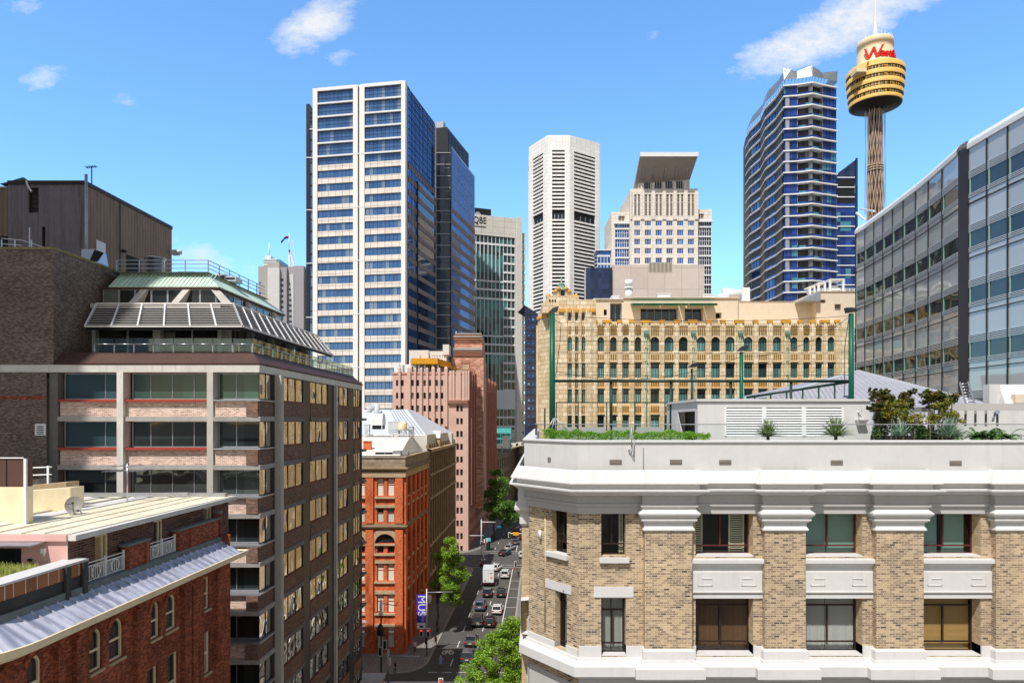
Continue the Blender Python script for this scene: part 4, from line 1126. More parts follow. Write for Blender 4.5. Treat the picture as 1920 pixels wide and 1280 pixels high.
# ribs between the windows, flute panels under them, amber caps on the parapet
bounds = [gu(1116)] + [gu((cols[i][1] + cols[i + 1][0]) / 2) for i in range(len(cols) - 1)] + [gu(1570)]
for i, u in enumerate(bounds):
    w_ = .42 if i in (4, 7, 10, 13) else .28
    m = MB(); m.fbox(f, u - w_, u + w_, 0, zt - .35, .005, .24); m.fbox(f, u - w_ + .05, u + w_ - .05, zt - .35, zt + .3, .02, .18); m.build('pilaster', 'terracotta', t)
for i, u in enumerate(bounds):
    m = MB(); m.fbox(f, u - (.65 if i % 3 == 1 else .36), u + (.65 if i % 3 == 1 else .36), zt + .02, zt + .42, -.3, .2); m.build('parapet_cap', 'amber tile', t)
for i in range(len(cols)):
    a, b = gu(cols[i][0]), gu(cols[i][1]); c = (a + b) / 2
    for py0, py1, kd in ((662, 677, 0), (711, 726, 1), (760, 775, 1)):
        m = MB(); n = 4 if b - a > 1 else 3; m.fbox(f, a, b, gz(py1), gz(py0), .005, .07, 2 if kd else 0)
        for q in range(n): u = a + (b - a) * (q + .5) / n; m.fbox(f, u - .10, u + .10, gz(py1 - 2), gz(py0 + 1.5), .07, .1, 1)
        m.fbox(f, a - .05, b + .05, gz(py1 + 1.5), gz(py1), .005, .2, 0)
        m.build('spandrel', ['terracotta trim', 'terracotta flute', 'amber terracotta'], t)
    m = MB()
    for q in range(4):
        u = a + (b - a) * (q + .5) / 4; m.fbox(f, u - .09, u + .09, gz(627), gz(612 + 2 * (q % 2)), .01, .1, 1)
        m.fbox(f, u - .16, u + .16, gz(611), gz(607.5), .01, .12, 0)
    m.build('tracery', ['terracotta trim', 'terracotta flute'], t)
for px in (1211, 1299, 1387, 1475):
    m = MB(); u = gu(px); m.tube(f.p(u, gz(860), .38), f.p(u, gz(632), .38), .09, n=8); m.hexa([f.p(u - .14, gz(632), .5), f.p(u + .14, gz(632), .5), f.p(u + .14, gz(632), .25), f.p(u - .14, gz(632), .25)], [f.p(u - .36, gz(626), .66), f.p(u + .36, gz(626), .66), f.p(u + .36, gz(626), .25), f.p(u - .36, gz(626), .25)]); m.fbox(f, u - .36, u + .36, gz(626), gz(621.5), .25, .66)
    for py in (652, 677, 703, 728, 753): m.fbox(f, u - .16, u + .16, gz(py + 1), gz(py), .25, .5)
    m.build('downpipe', 'pale green paint', t)
# corner turret
xa, xb = gu(1047), gu(1117)
tz = gz(562); mb = MB()
ftw = F(f.o[0], GYR - .35, 1, 0)
trip = [(1064, 1072), (1077, 1084.5), (1089, 1097)]
ops = []
for a, b in trip:
    for i, (c, d) in enumerate(rws): ops.append((gu(a), gu(b), gz(d), gz(c)) + ((.4,) if i == 0 else ()))
    ops.append((gu(a) + .05, gu(b) - .05, gz(601.5), gz(587), .4))
mb.facade(ftw, xa, xb, 0, tz, ops, .4, 0, 1)
# chamfer to the street, then the long street side
fc = Fpts((gx(1010.5), 101.5), (gx(1047), GYR - .35)); lc = dist((gx(1010.5), 101.5), (gx(1047), GYR - .35))
mb.facade(fc, 0, lc, 0, gz(578), [], .4, 0, 1)
mb.fbox(ftw, xb - .01, xb, 0, tz, -8, 0, 0)
mb.build('turret_wall', ['terracotta', 'terracotta trim'], t)
for a, b in trip:
    for i, (c, d) in enumerate(rws[:4]):
        window(ftw, gu(a), gu(b), gz(d), gz(c), -.32, dict(id='gt%d' % (i == 0), glass='teal glass' if i < 3 else 'teal glass dark', frame='dark green paint', nx=2, t=.07, tr=(.66,), rise=.4 if i == 0 else 0), t)
    window(ftw, gu(a) + .05, gu(b) - .05, gz(601.5), gz(587), -.3, dict(id='gt7', glass='bay dark glass', frame='terracotta trim', t=.05, rise=.4), t)
for px in (1060.5, 1074.5, 1086.8, 1100.5, 1106):
    fb('turret_rib', 'terracotta', t, ftw, gu(px) - .2, gu(px) + .2, 0, gz(583), .005, .22)
for a, b in ((1047, 1060), (1103, 1116)): fb('parapet_cap', 'amber tile', t, ftw, gu(a), gu(b), gz(586), gz(580), .01, .25)
for px in (1067, 1080, 1093): fb('parapet_cap', 'amber tile', t, ftw, gu(px) - .25, gu(px) + .25, gz(586), gz(579), .01, .2)
m = MB(); m.fbox(fc, 0, lc * .5, gz(590), gz(585.5), .01, .2); m.build('parapet_cap', 'amber tile', t)
for k in range(3): fb('turret_rib', 'terracotta', t, fc, lc * (.2 + .3 * k) - .18, lc * (.2 + .3 * k) + .18, 0, gz(592), .005, .2)
mb = MB()
for a, b in trip:
    for py0, py1 in ((612, 626), (662, 677), (711, 726), (760, 775)):
        mb = MB()
        for q in range(2): u = gu(a) + (gu(b) - gu(a)) * (.3 + .4 * q); mb.fbox(ftw, u - .07, u + .07, gz(py1), gz(py0), .01, .07)
        mb.build('flute_panel', 'terracotta flute', t)
# crown of the turret: stepped block, pinnacles, little copper lantern
mb = MB(); cY = GYR + 3
mb.box(gx(1017), gx(1114), GYR + .5, GYR + 9, gz(585), gz(566), 0); mb.box(gx(1026), gx(1086), GYR + .6, GYR + 8, gz(566), gz(553), 0); mb.box(gx(1041), gx(1071), GYR + 1, GYR + 6, gz(553), gz(539), 0)
for px in (1030, 1035, 1040): mb.box(gx(px), gx(px + 2.6), GYR + .4, GYR + .6, gz(563), gz(560), 1)
mb.box(gx(1052), gx(1059), GYR + .8, GYR + 1.0, gz(552), gz(541), 1)
mb.build('turret_crown', ['terracotta', 'black'], t)
for px, py in ((1029, 553), (1043, 545), (1048, 540), (1063, 540), (1068.5, 545), (1082, 553), (1037, 560), (1076, 556)):
    m = MB(); m.lathe((gx(px), GYR + 1.2), [(.34, gz(py + 12)), (.34, gz(py)), (.42, gz(py - .4)), (.1, gz(py - 6))], 8, ms=[0, 0, 1, 1]); m.build('pinnacle', ['terracotta trim', 'amber tile'], t)
m = MB(); m.lathe((gx(1055.5), cY), [(.9, gz(539)), (.9, gz(534)), (.65, gz(533)), (.5, gz(527)), (.6, gz(526)), (.12, gz(522)), (.06, gz(512))], 10); m.build('lantern', 'pale green paint', t)
# street side wall
fs = F(gx(1010.5) + SS * 62, 163, -SS, -1.0); Ls = 61.5
ops = []
for k in range(17):
    u = 3 + k * 3.45
    for i, (c, d) in enumerate(rws): ops.append((u, u + 1.3, gz(d), gz(c)))
mb = MB(); mb.facade(fs, 0, Ls, 0, gz(590), ops, .4, 0)
for k in range(18): mb.fbox(fs, 1.6 + k * 3.45 - .3, 1.6 + k * 3.45 + .3, 0, gz(600), .005, .25, 1)
mb.build('street_wall', ['terracotta side', 'terracotta trim'], t)
mb = MB(); mb.face([fs.p(0, 0, -.35), fs.p(Ls, 0, -.35), fs.p(Ls, gz(592), -.35), fs.p(0, gz(592), -.35)]); mb.build('street_glazing', 'teal glass dark', t)
# roof storey
mb = MB(); fr_ = F(gx(1110), GYR + 6, 1, 0); r6 = lambda px: X_(px, GYR + 6) - gx(1110); z6 = lambda py: Z_(py, GYR + 6)
ops = [(r6(1201), r6(1271), z6(601), z6(577)), (r6(1284), r6(1318), z6(601), z6(577)), (r6(1342), r6(1353), z6(597), z6(586)), (r6(1144), r6(1166), z6(603), z6(568)), (r6(1132), r6(1138), z6(591), z6(580))]
mb.facade(fr_, r6(1112), r6(1168), zt - .2, z6(561), [o for o in ops if o[1] < r6(1169)], 1.2, 0)
mb.facade(fr_, r6(1168), r6(1384), zt - .2, z6(559), [o for o in ops if o[0] > r6(1170)], 1.2, 0)
mb.facade(fr_.at(0, .2), r6(1384), r6(1535), zt - .2, z6(566), [], .3, 0)
mb.fbox(fr_, r6(1112), r6(1168), z6(561), z6(560), -20, .3, 1); mb.fbox(fr_, r6(1168), r6(1384), z6(559), z6(557.5), -20, .25, 0); mb.fbox(fr_, r6(1384), r6(1535), z6(566), z6(565.5), -20, .3, 0)
mb.build('roof_storey', ['beige render', 'white paint'], t)
mb = MB(); mb.fbox(fr_, r6(1112), r6(1384), zt, z6(562), -1.5, -1.25); mb.build('roof_interior', 'interior dark', t)
for a, b, c, d in ((1144, 1166, 603, 568), (1201, 1271, 601, 577), (1284, 1318, 601, 577)):
    window(fr_, r6(a), r6(b), z6(c), z6(d), -.9, dict(id='rt%d' % a, glass='bay dark glass', frame='galvanised', nx=max(2, int((b - a) / 14)), t=.08), t)
for a, b in ((1182, 1202), (1203, 1236), (1238, 1271), (1273, 1284), (1287, 1318), (1319, 1338)):
    m = MB(); fa = fr_
    m.hexa([fa.p(r6(a), z6(574), 1.9), fa.p(r6(b), z6(574), 1.9), fa.p(r6(b), z6(571), .02), fa.p(r6(a), z6(571), .02)], [fa.p(r6(a), z6(573), 2.1), fa.p(r6(b), z6(573), 2.1), fa.p(r6(b), z6(569.5), .02), fa.p(r6(a), z6(569.5), .02)])
    m.fbox(fa, r6(a), r6(b), z6(576.5), z6(573.5), 1.85, 1.95); m.build('awning', 'awning green', t)
# plant tower on the right end
mb = MB(); fp = F(X_(1531, GYR + 4), GYR + 4, 1, 0); Lp = X_(1606, GYR + 4) - X_(1531, GYR + 4); q6 = lambda px: X_(px, GYR + 4) - X_(1531, GYR + 4); y6 = lambda py: Z_(py, GYR + 4)
ops = [(q6(1538), q6(1548), y6(568.5), y6(561.5)), (q6(1565), q6(1577), y6(582), y6(570))]
mb.facade(fp, 0, Lp, zt - .2, y6(547), ops, .3, 0); mb.fbox(fp, 0, Lp, y6(547), y6(546), -12, .15, 0); mb.fbox(fp, 0, .01, zt, y6(547), -12, 0, 0)
for o in ops: mb.fbox(fp, o[0], o[1], o[2], o[3], -.3, -.25, 1)
mb.build('plant_tower', ['beige render', 'rib louvre'], t)
mb = MB()
mb.hexa([fp.p(q6(1500), y6(566), 1), fp.p(q6(1533), y6(566), 1), fp.p(q6(1533), y6(566), -3), fp.p(q6(1500), y6(566), -3)], [fp.p(q6(1499), y6(565), 1), fp.p(q6(1533), y6(547), 1), fp.p(q6(1533), y6(547), -3), fp.p(q6(1499), y6(565), -3)], 0)
mb.build('sloping_duct', 'galvanised', t)
# roof plant things
def rtube(a, b, r, m, mat): m.tube(a, b, r, n=10)
m = MB(); Yr = GYR + 10
m.tube((X_(1356, Yr), Yr, Z_(566, Yr)), (X_(1356, Yr), Yr, Z_(552, Yr)), .9, n=12); m.tube((X_(1353, Yr), Yr, Z_(549, Yr)), (X_(1390, Yr), Yr, Z_(552, Yr)), .75, n=12); m.bar((X_(1360, Yr), Yr, Z_(543, Yr)), (X_(1388, Yr), Yr, Z_(552, Yr)), 1, .5)
m.box(X_(1388, Yr), X_(1402, Yr), Yr - 1, Yr + 2, Z_(566, Yr), Z_(541, Yr), 0)
tag(m.build('roof_duct', 'white metal', None, (X_(1370, Yr), Yr, Z_(566, Yr))), 'fat white ventilation duct on the hotel roof in front of the apartment tower', 'duct')
m = MB(); m.tube((X_(1179, Yr), Yr, Z_(560, Yr)), (X_(1179, Yr), Yr, Z_(543, Yr)), .62, n=12); m.tube((X_(1179, Yr), Yr, Z_(541, Yr)), (X_(1179, Yr), Yr, Z_(538, Yr)), .85, .7, n=12); m.tube((X_(1179, Yr), Yr, Z_(536, Yr)), (X_(1179, Yr), Yr, Z_(525, Yr)), .62, n=12); m.tube((X_(1179, Yr), Yr, Z_(543, Yr)), (X_(1179, Yr), Yr, Z_(535, Yr)), .3, n=8)
tag(m.build('exhaust_stack', 'white metal', None, (X_(1179, Yr), Yr, Z_(560, Yr))), 'white exhaust stack with flared collars on the hotel roof', 'exhaust stack')
for px0, px1, py in ((1148, 1161, 555), (1233, 1256, 551), (1318, 1340, 553)):
    m = MB(); m.box(X_(px0, Yr), X_(px1, Yr), Yr, Yr + 2, Z_(562, Yr), Z_(py, Yr)); m.box(X_(px0 - 1, Yr), X_(px1 + 1, Yr), Yr - .1, Yr + 2.1, Z_(py, Yr), Z_(py - 1, Yr))
    tag(m.build('roof_unit', 'white metal', None, (X_(px0, Yr), Yr, Z_(562, Yr))), {1148: 'small white roof unit beside the exhaust stack', 1233: 'low white roof unit above the green awnings', 1318: 'white roof unit at the right end of the green awnings'}[px0], 'air conditioner', 'white units on the hotel roof')
tr = thing('roof_frame', 'white steel cooling tower frames on the hotel plant room', 'cooling tower', (fp.p(q6(1562), 0)[0], fp.p(0, 0)[1], y6(547)))
for i, (a, b, c) in enumerate(((1563, 1588, 522), (1548, 1560, 526), (1538, 1547, 530))):
    m = MB()
    fq = fp.at(0, -1 - i * 1.2)
    for u in (a, b): m.fbox(fq, q6(u) - .12, q6(u) + .12, y6(547), y6(c), -.3, 0)
    m.fbox(fq, q6(a) - .12, q6(b) + .12, y6(c), y6(c - 2), -2, .02)
    m.hexa([fq.p(q6(a) + .2, y6(540), -.6), fq.p(q6(b) - .2, y6(540), -.6), fq.p(q6(b) - .2, y6(540), -1.8), fq.p(q6(a) + .2, y6(540), -1.8)], [fq.p(q6(a) + .5, y6(530), -.9), fq.p(q6(b) - .5, y6(530), -.9), fq.p(q6(b) - .5, y6(530), -1.5), fq.p(q6(a) + .5, y6(530), -1.5)])
    m.build('frame_bay', 'white paint', tr)
m = MB()
for z in (541, 544): m.bar(fp.p(q6(1531), y6(z), .1), fp.p(q6(1604), y6(z), .1), .08, .08)
for k in range(9): u = q6(1533 + k * 8.5); m.tube(fp.p(u, y6(547), .1), fp.p(u, y6(540.5), .1), .05, n=5)
m.build('guard_rail', 'white paint', tr)

# ================================================================ curved glass office building, right
# column edges measured at their photo column and distance
EDG = [(1605, 70.5), (1622, 68.6), (1639, 66.3), (1656, 64.2), (1674, 62.1), (1694, 59.8), (1717, 57.4), (1741, 54.9), (1767, 52.3), (1797, 49.5), (1816, 48.5), (1851, 46.6), (1890, 44.7), (1935, 42.7), (1985, 40.7), (2040, 38.7)]
pts = [(X_(a, Y), Y) for a, Y in EDG]
LV = [53.0, 49.25, 45.4, 41.55, 37.7, 33.85, 30.0]
t = thing('glass_office_building', 'curved glass curtain wall office building with louvred bands and one dark vertical recess', 'office building', (pts[0][0], pts[0][1], 0))
pan = {}
def panel(w):
    k = round(w, 1)
    if k in pan: return pan[k]
    m = MB(); h = 3.85; g = F(0, 0, 1, 0); w_ = w
    m.face([g.p(0, h * .60), g.p(w_, h * .60), g.p(w_, h), g.p(0, h)], 0)
    m.face([g.p(0, 0), g.p(w_, 0), g.p(w_, h * .10), g.p(0, h * .10)], 0)
    m.face([g.p(0, h * .1, -.02), g.p(w_, h * .1, -.02), g.p(w_, h * .6, -.02), g.p(0, h * .6, -.02)], 1)
    for z in (.47, .50, .53, .56, .59, .115, .145, .175): m.fbox(g, .05, w_ - .05, h * z - .016, h * z + .03, -.01, .045, 2)
    m.fbox(g, w_ * .06, w_ * .06 + .14, h * .1, h * .6, -.01, .03, 4)
    m.fbox(g, -.035, .035, 0, h, .0, .07, 3); m.fbox(g, 0, w_, -.02, .03, .001, .06, 3)
    o = m.build('glass_panel', ['curtain pale glass', 'curtain vision glass', 'louvre silver', 'dark metal', 'blind green']); me = o.data; bpy.data.objects.remove(o); pan[k] = me; return me
wl = [(pts[0][0] + .9, pts[0][1] + .9), (pts[0][0] + 2.6, pts[0][1] + 1.2), (pts[0][0] + 40, pts[0][1] + 2)]
for i in range(len(pts) - 1):
    if i == 9: continue
    a, b = pts[i], pts[i + 1]; l = dist(a, b); ff = Fpts(a, b)
    for k in range(6): place('glass_panel', panel(l), ff, 0, LV[k] - 3.85, 0, t)
mb = MB()   # dark recess, roof slab with its rounded white edge, rounded far corner, back
ff = Fpts(pts[9], pts[10]); l = dist(pts[9], pts[10]); mb.fbox(ff, 0, l, 0, LV[0] + .25, -.35, .02); mb.build('recess_cladding', 'bronze frame', t)
for seg in (pts[:10], pts[10:]):
    full = seg
    m = MB(); s0 = [wl[1], wl[0]] + full if seg is not pts[10:] and full[0] == pts[0] else full
    m.sweep(s0, [(-2, LV[0] + 1.0), (-.5, LV[0] + .95), (-.08, LV[0] + .7), (.12, LV[0] + .35), (.12, LV[0] + .03), (-.3, LV[0])]); m.build('roof_edge', 'white metal', t)
mb = MB(); poly = [wl[2], wl[1], wl[0]] + pts + [(pts[-1][0] + 40, pts[-1][1])]
mb.prism([(p[0] + .25, p[1]) if 3 <= i < len(poly) - 1 else (p[0], p[1]) for i, p in enumerate(poly)], 0, LV[0] - .02, 0, 1)
mb.build('core_wall', ['curtain vision glass', 'roof gravel'], t)
for k in range(6):
    m = MB(); s0 = [wl[1], wl[0], pts[0]]
    m.sweep(s0, [(.02, LV[k]), (.02, LV[k] - 1.5), (.0, LV[k] - 1.55)]); m.build('corner_panel', 'curtain pale glass', t)
m = MB(); m.bar((pts[1][0] + .5, pts[1][1] + 1, LV[0] + 1.2), (X_(1601, 72), 71.5, Z_(399, 71.5)), .16, .16); m.bar((pts[2][0] + .5, pts[2][1] + 1, LV[0] + 1.4), (X_(1610, 72), 71.5, Z_(392, 71.5)), .16, .16)
m.build('roof_bracket', 'white metal', t)

# ================================================================ pink art deco office block
PY = 182.0
def qx(c): return X_(660 + c * .234375, PY)
def qz(c): return Z_(600 + c * .234375, PY)
t = thing('art_deco_office', 'pink stone art deco office block with paired windows, slender fins and stepped brick stair tower', 'office block', (qx(920), PY, 0))
f = F(qx(325), PY, 1, 0); qu = lambda c: qx(c) - qx(325)
wc = [(352, 376), (388, 413), (474, 499), (511, 537), (572, 596), (607, 633), (667, 691), (704, 730), (835, 855), (866, 886)]
ops = []
for k in range(15):
    for a, b in wc:
        c0 = 478 + k * 102
        if k < 2 and a > 800: continue
        if k >= 14 and a > 800: continue
        ops.append((qu(a), qu(b), qz(c0 + 48), qz(c0)))
ops.append((qu(838), qu(884), qz(2070), qz(1992)))
L = qu(930)
mb = MB(); mb.facade(f, 0, L, 0, qz(415), ops, .35, 0, 1)
mb.fbox(f, 0, .01, 0, qz(415), -50, 0, 0)
mb.fbox(f, 0, L, qz(420), qz(416), -60, -.3, 2)
mb.fbox(f, 0, L, qz(436), qz(424), .005, .12, 1)
mb.build('wall', ['pink stone', 'pink brown', 'roof gravel'], t)
sp_ = dict(id='pk', glass='window dark', frame='dark metal', t=.12, tr=(.55,)); n = 0
for o in ops:
    if o[3] > 8 and n < 100: window(f, *o, -.3, sp_, t); n += 1
mb = MB(); mb.fbox(f, .3, L - .3, 0, qz(440), -.6, -.34); mb.build('interior', 'interior dark', t)
for c, top, bot in ((381, 372, 700), (457, 372, 1e4), (505, 380, 830), (554, 380, 800), (602, 380, 800), (650, 372, 850), (699, 380, 850), (752, 372, 850)):
    zb = qz(bot) if bot < 5e3 else qz(900)
    m = MB(); w_ = .42 if c in (457, 650, 752) else .3
    m.fbox(f, qu(c) - w_, qu(c) + w_, zb, qz(top + 12), .01, .55)
    m.hexa([f.p(qu(c) - w_, qz(top + 12), .55), f.p(qu(c) + w_, qz(top + 12), .55), f.p(qu(c) + w_, qz(top + 12), .01), f.p(qu(c) - w_, qz(top + 12), .01)], [f.p(qu(c) - w_ * .5, qz(top), .3), f.p(qu(c) + w_ * .5, qz(top), .3), f.p(qu(c) + w_ * .5, qz(top), .01), f.p(qu(c) - w_ * .5, qz(top), .01)])
    m.build('fin', 'pink stone', t)
for c in (790, 812, 843, 862, 893, 915, 930):
    m = MB(); m.fbox(f, qu(c) - .3, qu(c) + .3, qz(640), qz(404), .01, .5); m.build('fin', 'pink stone', t)
m = MB(); m.fbox(f, qu(770), qu(925), qz(668), qz(640), .01, .7)
for k in range(4): m.fbox(f, qu(770), qu(925), qz(664 - k * 7), qz(661 - k * 7), .7, .78, 1)
m.build('ledge', ['pink stone', 'pink brown'], t)
text_mesh('AGA', 'lettering', 'dark metal', 1.7, t, f, qu(860), qz(1955), .03, .1)
# street side
A_ = (qx(930), PY); B_ = (X_(928, 250), 250); fs = Fpts(A_, B_); Ls = dist(A_, B_)
ops = []
for k in range(15):
    c0 = 478 + k * 102
    for q in range(14):
        u = 3 + q * 4.7; ops.append((u, u + 1.3, qz(c0 + 48), qz(c0))); ops.append((u + 1.9, u + 3.2, qz(c0 + 48), qz(c0)))
mb = MB(); mb.facade(fs, 0, Ls, 0, qz(425), ops, .4, 0); e = fs.p(Ls, 0)
mb.face([(e[0], e[1], 0), (qx(325), 250, 0), (qx(325), 250, qz(430)), (e[0], e[1], qz(430))])
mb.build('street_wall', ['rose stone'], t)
mb = MB(); mb.face([fs.p(0, 0, -.35), fs.p(Ls, 0, -.35), fs.p(Ls, qz(440), -.35), fs.p(0, qz(440), -.35)]); mb.build('street_glazing', 'shade glass', t)
for q in range(15):
    m = MB(); u = 2.0 + q * 4.7; top = qz(400 + (18 if q % 2 else 0))
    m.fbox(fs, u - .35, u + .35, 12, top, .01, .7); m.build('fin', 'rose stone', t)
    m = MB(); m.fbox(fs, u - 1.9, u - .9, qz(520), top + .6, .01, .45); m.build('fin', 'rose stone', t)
# stair tower
Yt = 196.0
def tx(c): return X_(660 + c * .234375, Yt)
def tz_(c): return Z_(600 + c * .234375, Yt)
mb = MB()
for a, b, c0, c1, d in ((800, 1052, 1500, 300, 0), (812, 1046, 300, 240, .4), (818, 1042, 240, 205, .0), (820, 1040, 205, 130, .5), (824, 1038, 130, 108, .3)):
    mb.box(tx(a), tx(b), Yt + d, Yt + 22, tz_(c0), tz_(c1), 0)
for c0, c1, m_ in ((222, 240, 2), (237, 244, 2), (128, 137, 2), (252, 258, 1), (266, 272, 1), (280, 286, 1), (150, 156, 1)): mb.box(tx(812), tx(1042), Yt - .25, Yt + .6, tz_(c1), tz_(c0), m_)
mb.box(tx(872), tx(945), Yt - .2, Yt + .2, tz_(345), tz_(320), 1)
for a in (878, 922): mb.box(tx(a), tx(a + 18), Yt - .25, Yt + .1, tz_(400), tz_(350), 1)
mb.box(tx(886), tx(938), Yt - .3, Yt - .1, tz_(398), tz_(355), 3)
mb.box(tx(824), tx(1036), Yt - .1, Yt + 22, tz_(112), tz_(104), 2)
mb.build('stair_tower', ['rose brick', 'pink brown', 'concrete', 'sandstone'], t)
mb = MB(); mb.tube((tx(831), Yt + 1, tz_(105)), (tx(831), Yt + 1, tz_(86)), .12, n=6); mb.build('aerial_mast', 'white metal', t)
# things on its roof
u0 = thing('roof_plant_room', 'white louvred plant room on the roof of the pink art deco block', 'plant room', (tx(560), Yt, 47))
m = MB(); m.box(tx(482), tx(632), Yt - 6, Yt, qz(420), tz_(258)); m.box(tx(562), tx(566), Yt - 6.6, Yt - 6, tz_(340), tz_(290)); m.box(tx(632), tx(768), Yt - 5, Yt, qz(420), tz_(262)); m.box(tx(742), tx(790), Yt - 5.5, Yt, tz_(290), tz_(212)); m.build('housing', 'white render', u0)
window(F(tx(645), Yt - 5, 1, 0), 0, tx(750) - tx(645), tz_(340), tz_(285), .05, dict(id='plr', glass='rib louvre', frame='white metal', nx=5, t=.3, tr=(.3, .6)), u0, 'louvre')
m = MB(); m.box(tx(375), tx(440), Yt - 8, Yt - 4, qz(420), tz_(372)); m.box(tx(460), tx(508), Yt - 8, Yt - 4, qz(430), tz_(372)); m.box(tx(390), tx(420), Yt - 9, Yt - 8, qz(415), tz_(372))
tag(m.build('air_conditioner', 'white metal', None, (tx(410), Yt - 6, 47)), 'white air conditioning units beside the yellow awning on the pink block', 'air conditioner')
aw = thing('roof_awning', 'golden yellow tasselled canopy over the roof edge of the pink block', 'awning', (tx(640), Yt - 10, 47))
m = MB(); zA, zB = tz_(336), tz_(378)
m.hexa([(tx(516), Yt - 12, zB), (tx(722), Yt - 12, zB), (tx(806), Yt - 4, zB - .8), (tx(516), Yt - 4, zB)], [(tx(520), Yt - 12, zA), (tx(722), Yt - 12, zA), (tx(804), Yt - 4, tz_(352)), (tx(520), Yt - 4, zA)]); m.build('canopy', 'yellow fabric', aw)
m = MB(); m.hexa([(tx(740), Yt - 12, tz_(392)), (tx(880), Yt - 4, tz_(402)), (tx(880), Yt - 3, tz_(402)), (tx(740), Yt - 8, tz_(392))], [(tx(740), Yt - 12, tz_(386)), (tx(880), Yt - 4, tz_(396)), (tx(880), Yt - 3, tz_(396)), (tx(740), Yt - 8, tz_(386))]); m.build('side_canopy', 'yellow fabric', aw)
for c in (548, 578, 622, 680, 720):
    m = MB(); m.tube((tx(c), Yt - 11, qz(420)), (tx(c), Yt - 11, zB), .22, n=8); m.build('post', 'white paint', aw)
# ================================================================ orange brick corner building
RY = 101.6; cxn = XL(RY)
def ox(c): return X_(660 + c * .1875, RY)
def oz(c): return Z_(860 + c * .1875, RY)
t = thing('brick_corner_building', 'bright orange brick corner building with sandstone bands, round arches and pale blinds', 'building', (cxn, RY, 0))
f = F(cxn - 26, RY, 1, 0); L = 26; ou = lambda c: 26 + (ox(c) - ox(521))
bays = [0, -295, -590, -885]
ops = []; info = []
for b in bays:
    for a0, a1 in ((257, 323), (361, 430)):
        for r, (c0, c1) in enumerate(((190, 375), (490, 635), (866, 942), (1045, 1222), (1352, 1537), (1677, 1892))):
            o = (ou(a0 + b), ou(a1 + b), oz(c1), oz(c0)); ops.append(o); info.append((o, r, b))
    o = (ou(235 + b), ou(438 + b), oz(846), oz(752), 1.35); ops.append(o); info.append((o, 'arch', b))
zt = oz(100)
mb = MB(); mb.facade(f, 0, L, 0, zt, ops, .34, 0); mb.build('wall', ['orange brick'], t)
mb = MB()
for b in bays[:3]:
    for a0, a1 in ((440, 520), (-60 + 210, -60 + 290)):
        pass
rf = dict(frame='red paint', t=.09)
for o, r, b in info:
    if b < -600: continue
    if r == 'arch': window(f, *o[:4], -.26, dict(id='oa', glass='window dark', rise=1.35, nx=1, **rf), t)
    else:
        bl = 'blind cream' if r in (0, 1, 3, 4, 5) else 'window dark'
        window(f, *o, -.26, dict(id='o%d' % r, glass=bl if r != 1 else 'blind pale glass', blind='window dark', bl=.0 if r != 1 else .3, tr=(.62,) if r != 2 else (), **rf), t)
for b in bays[:3]:
    fb('pier', 'orange brick', t, f, ou(440 + b), ou(520 + b) - .05, 0, oz(705), .01, .35)
    fb('pier', 'orange brick', t, f, ou(440 + b), ou(520 + b) - .05, oz(640), oz(190), .01, .35)
    for c0, c1, a0, a1, d in ((380, 394, 235, 440, .42), (458, 486, 235, 440, .25), (944, 964, 232, 440, .3), (846, 864, 232, 438, .3), (1014, 1042, 235, 440, .2), (1224, 1242, 230, 442, .3), (1316, 1348, 235, 440, .2), (1540, 1558, 230, 442, .3), (1648, 1674, 235, 440, .2)):
        fb('stone_band', 'sandstone', t, f, ou(a0 + b), ou(a1 + b), oz(c1), oz(c0), .01, d)
    m = MB(); cc = ou(337 + b); zc = oz(850); r0, r1 = (ou(438) - ou(235)) / 2 + .03, (ou(493) - ou(180)) / 2
    n = 14
    for q in range(n):
        a, e = math.pi * q / n, math.pi * (q + 1) / n
        P0 = [(cc - r * math.cos(w_), zc + r * 1.0 * math.sin(w_)) for r, w_ in ((r0, a), (r1, a), (r1, e), (r0, e))]
        m.hexa([f.p(u, z, .2) for u, z in P0], [f.p(u, z, .005) for u, z in P0])
    m.fbox(f, cc - r1, cc - r0, oz(960), zc, .005, .2); m.build('arch_stone', 'sandstone', t)
fs = F(cxn, RY, SS, 1.0); Ls = 20.5
ops = []
for q in range(5):
    u0 = 1.9 + q * 3.75
    for r, (c0, c1) in enumerate(((190, 375), (490, 635), (752, 942), (1045, 1222), (1352, 1537), (1677, 1892))):
        for du in (0, 1.25): ops.append((u0 + du, u0 + du + .85, oz(c1), oz(c0)) + ((.42,) if r == 2 else ()))
mb = MB(); mb.facade(fs, 0, Ls, 0, zt, ops, .5, 0)
for q in range(6): mb.fbox(fs, .1 + q * 3.75, 1.5 + q * 3.75, 0, oz(190), .01, .35)
mb.build('street_wall', 'orange brick', t)
for q in range(5):
    u0 = 1.9 + q * 3.75
    for c0, c1 in ((378, 392), (458, 484), (1016, 1040), (1224, 1240), (1316, 1346), (1540, 1556)): fb('stone_band', 'sandstone', t, fs, u0 - .3, u0 + 2.4, oz(c1), oz(c0), .01, .25)
for o in ops: window(fs, *o[:4], -.42, dict(id='os' + str(len(o)), glass='window dark', frame='bronze frame', t=.09, tr=(.5,), rise=.42 if len(o) > 4 else 0), t)
path = [(cxn - 26, RY), (cxn, RY), fs.p(Ls, 0)[:2]]
m = MB(); m.sweep(path, [(.02, oz(182)), (.38, oz(182)), (.38, oz(122)), (.05, oz(122))]); m.build('frieze', 'sandstone', t)
m = MB(); m.sweep(path, [(.05, oz(121.5)), (.6, oz(117)), (.75, oz(100)), (.75, oz(90)), (.4, oz(80)), (.0, oz(78))]); m.build('cornice', 'dark sandstone', t)
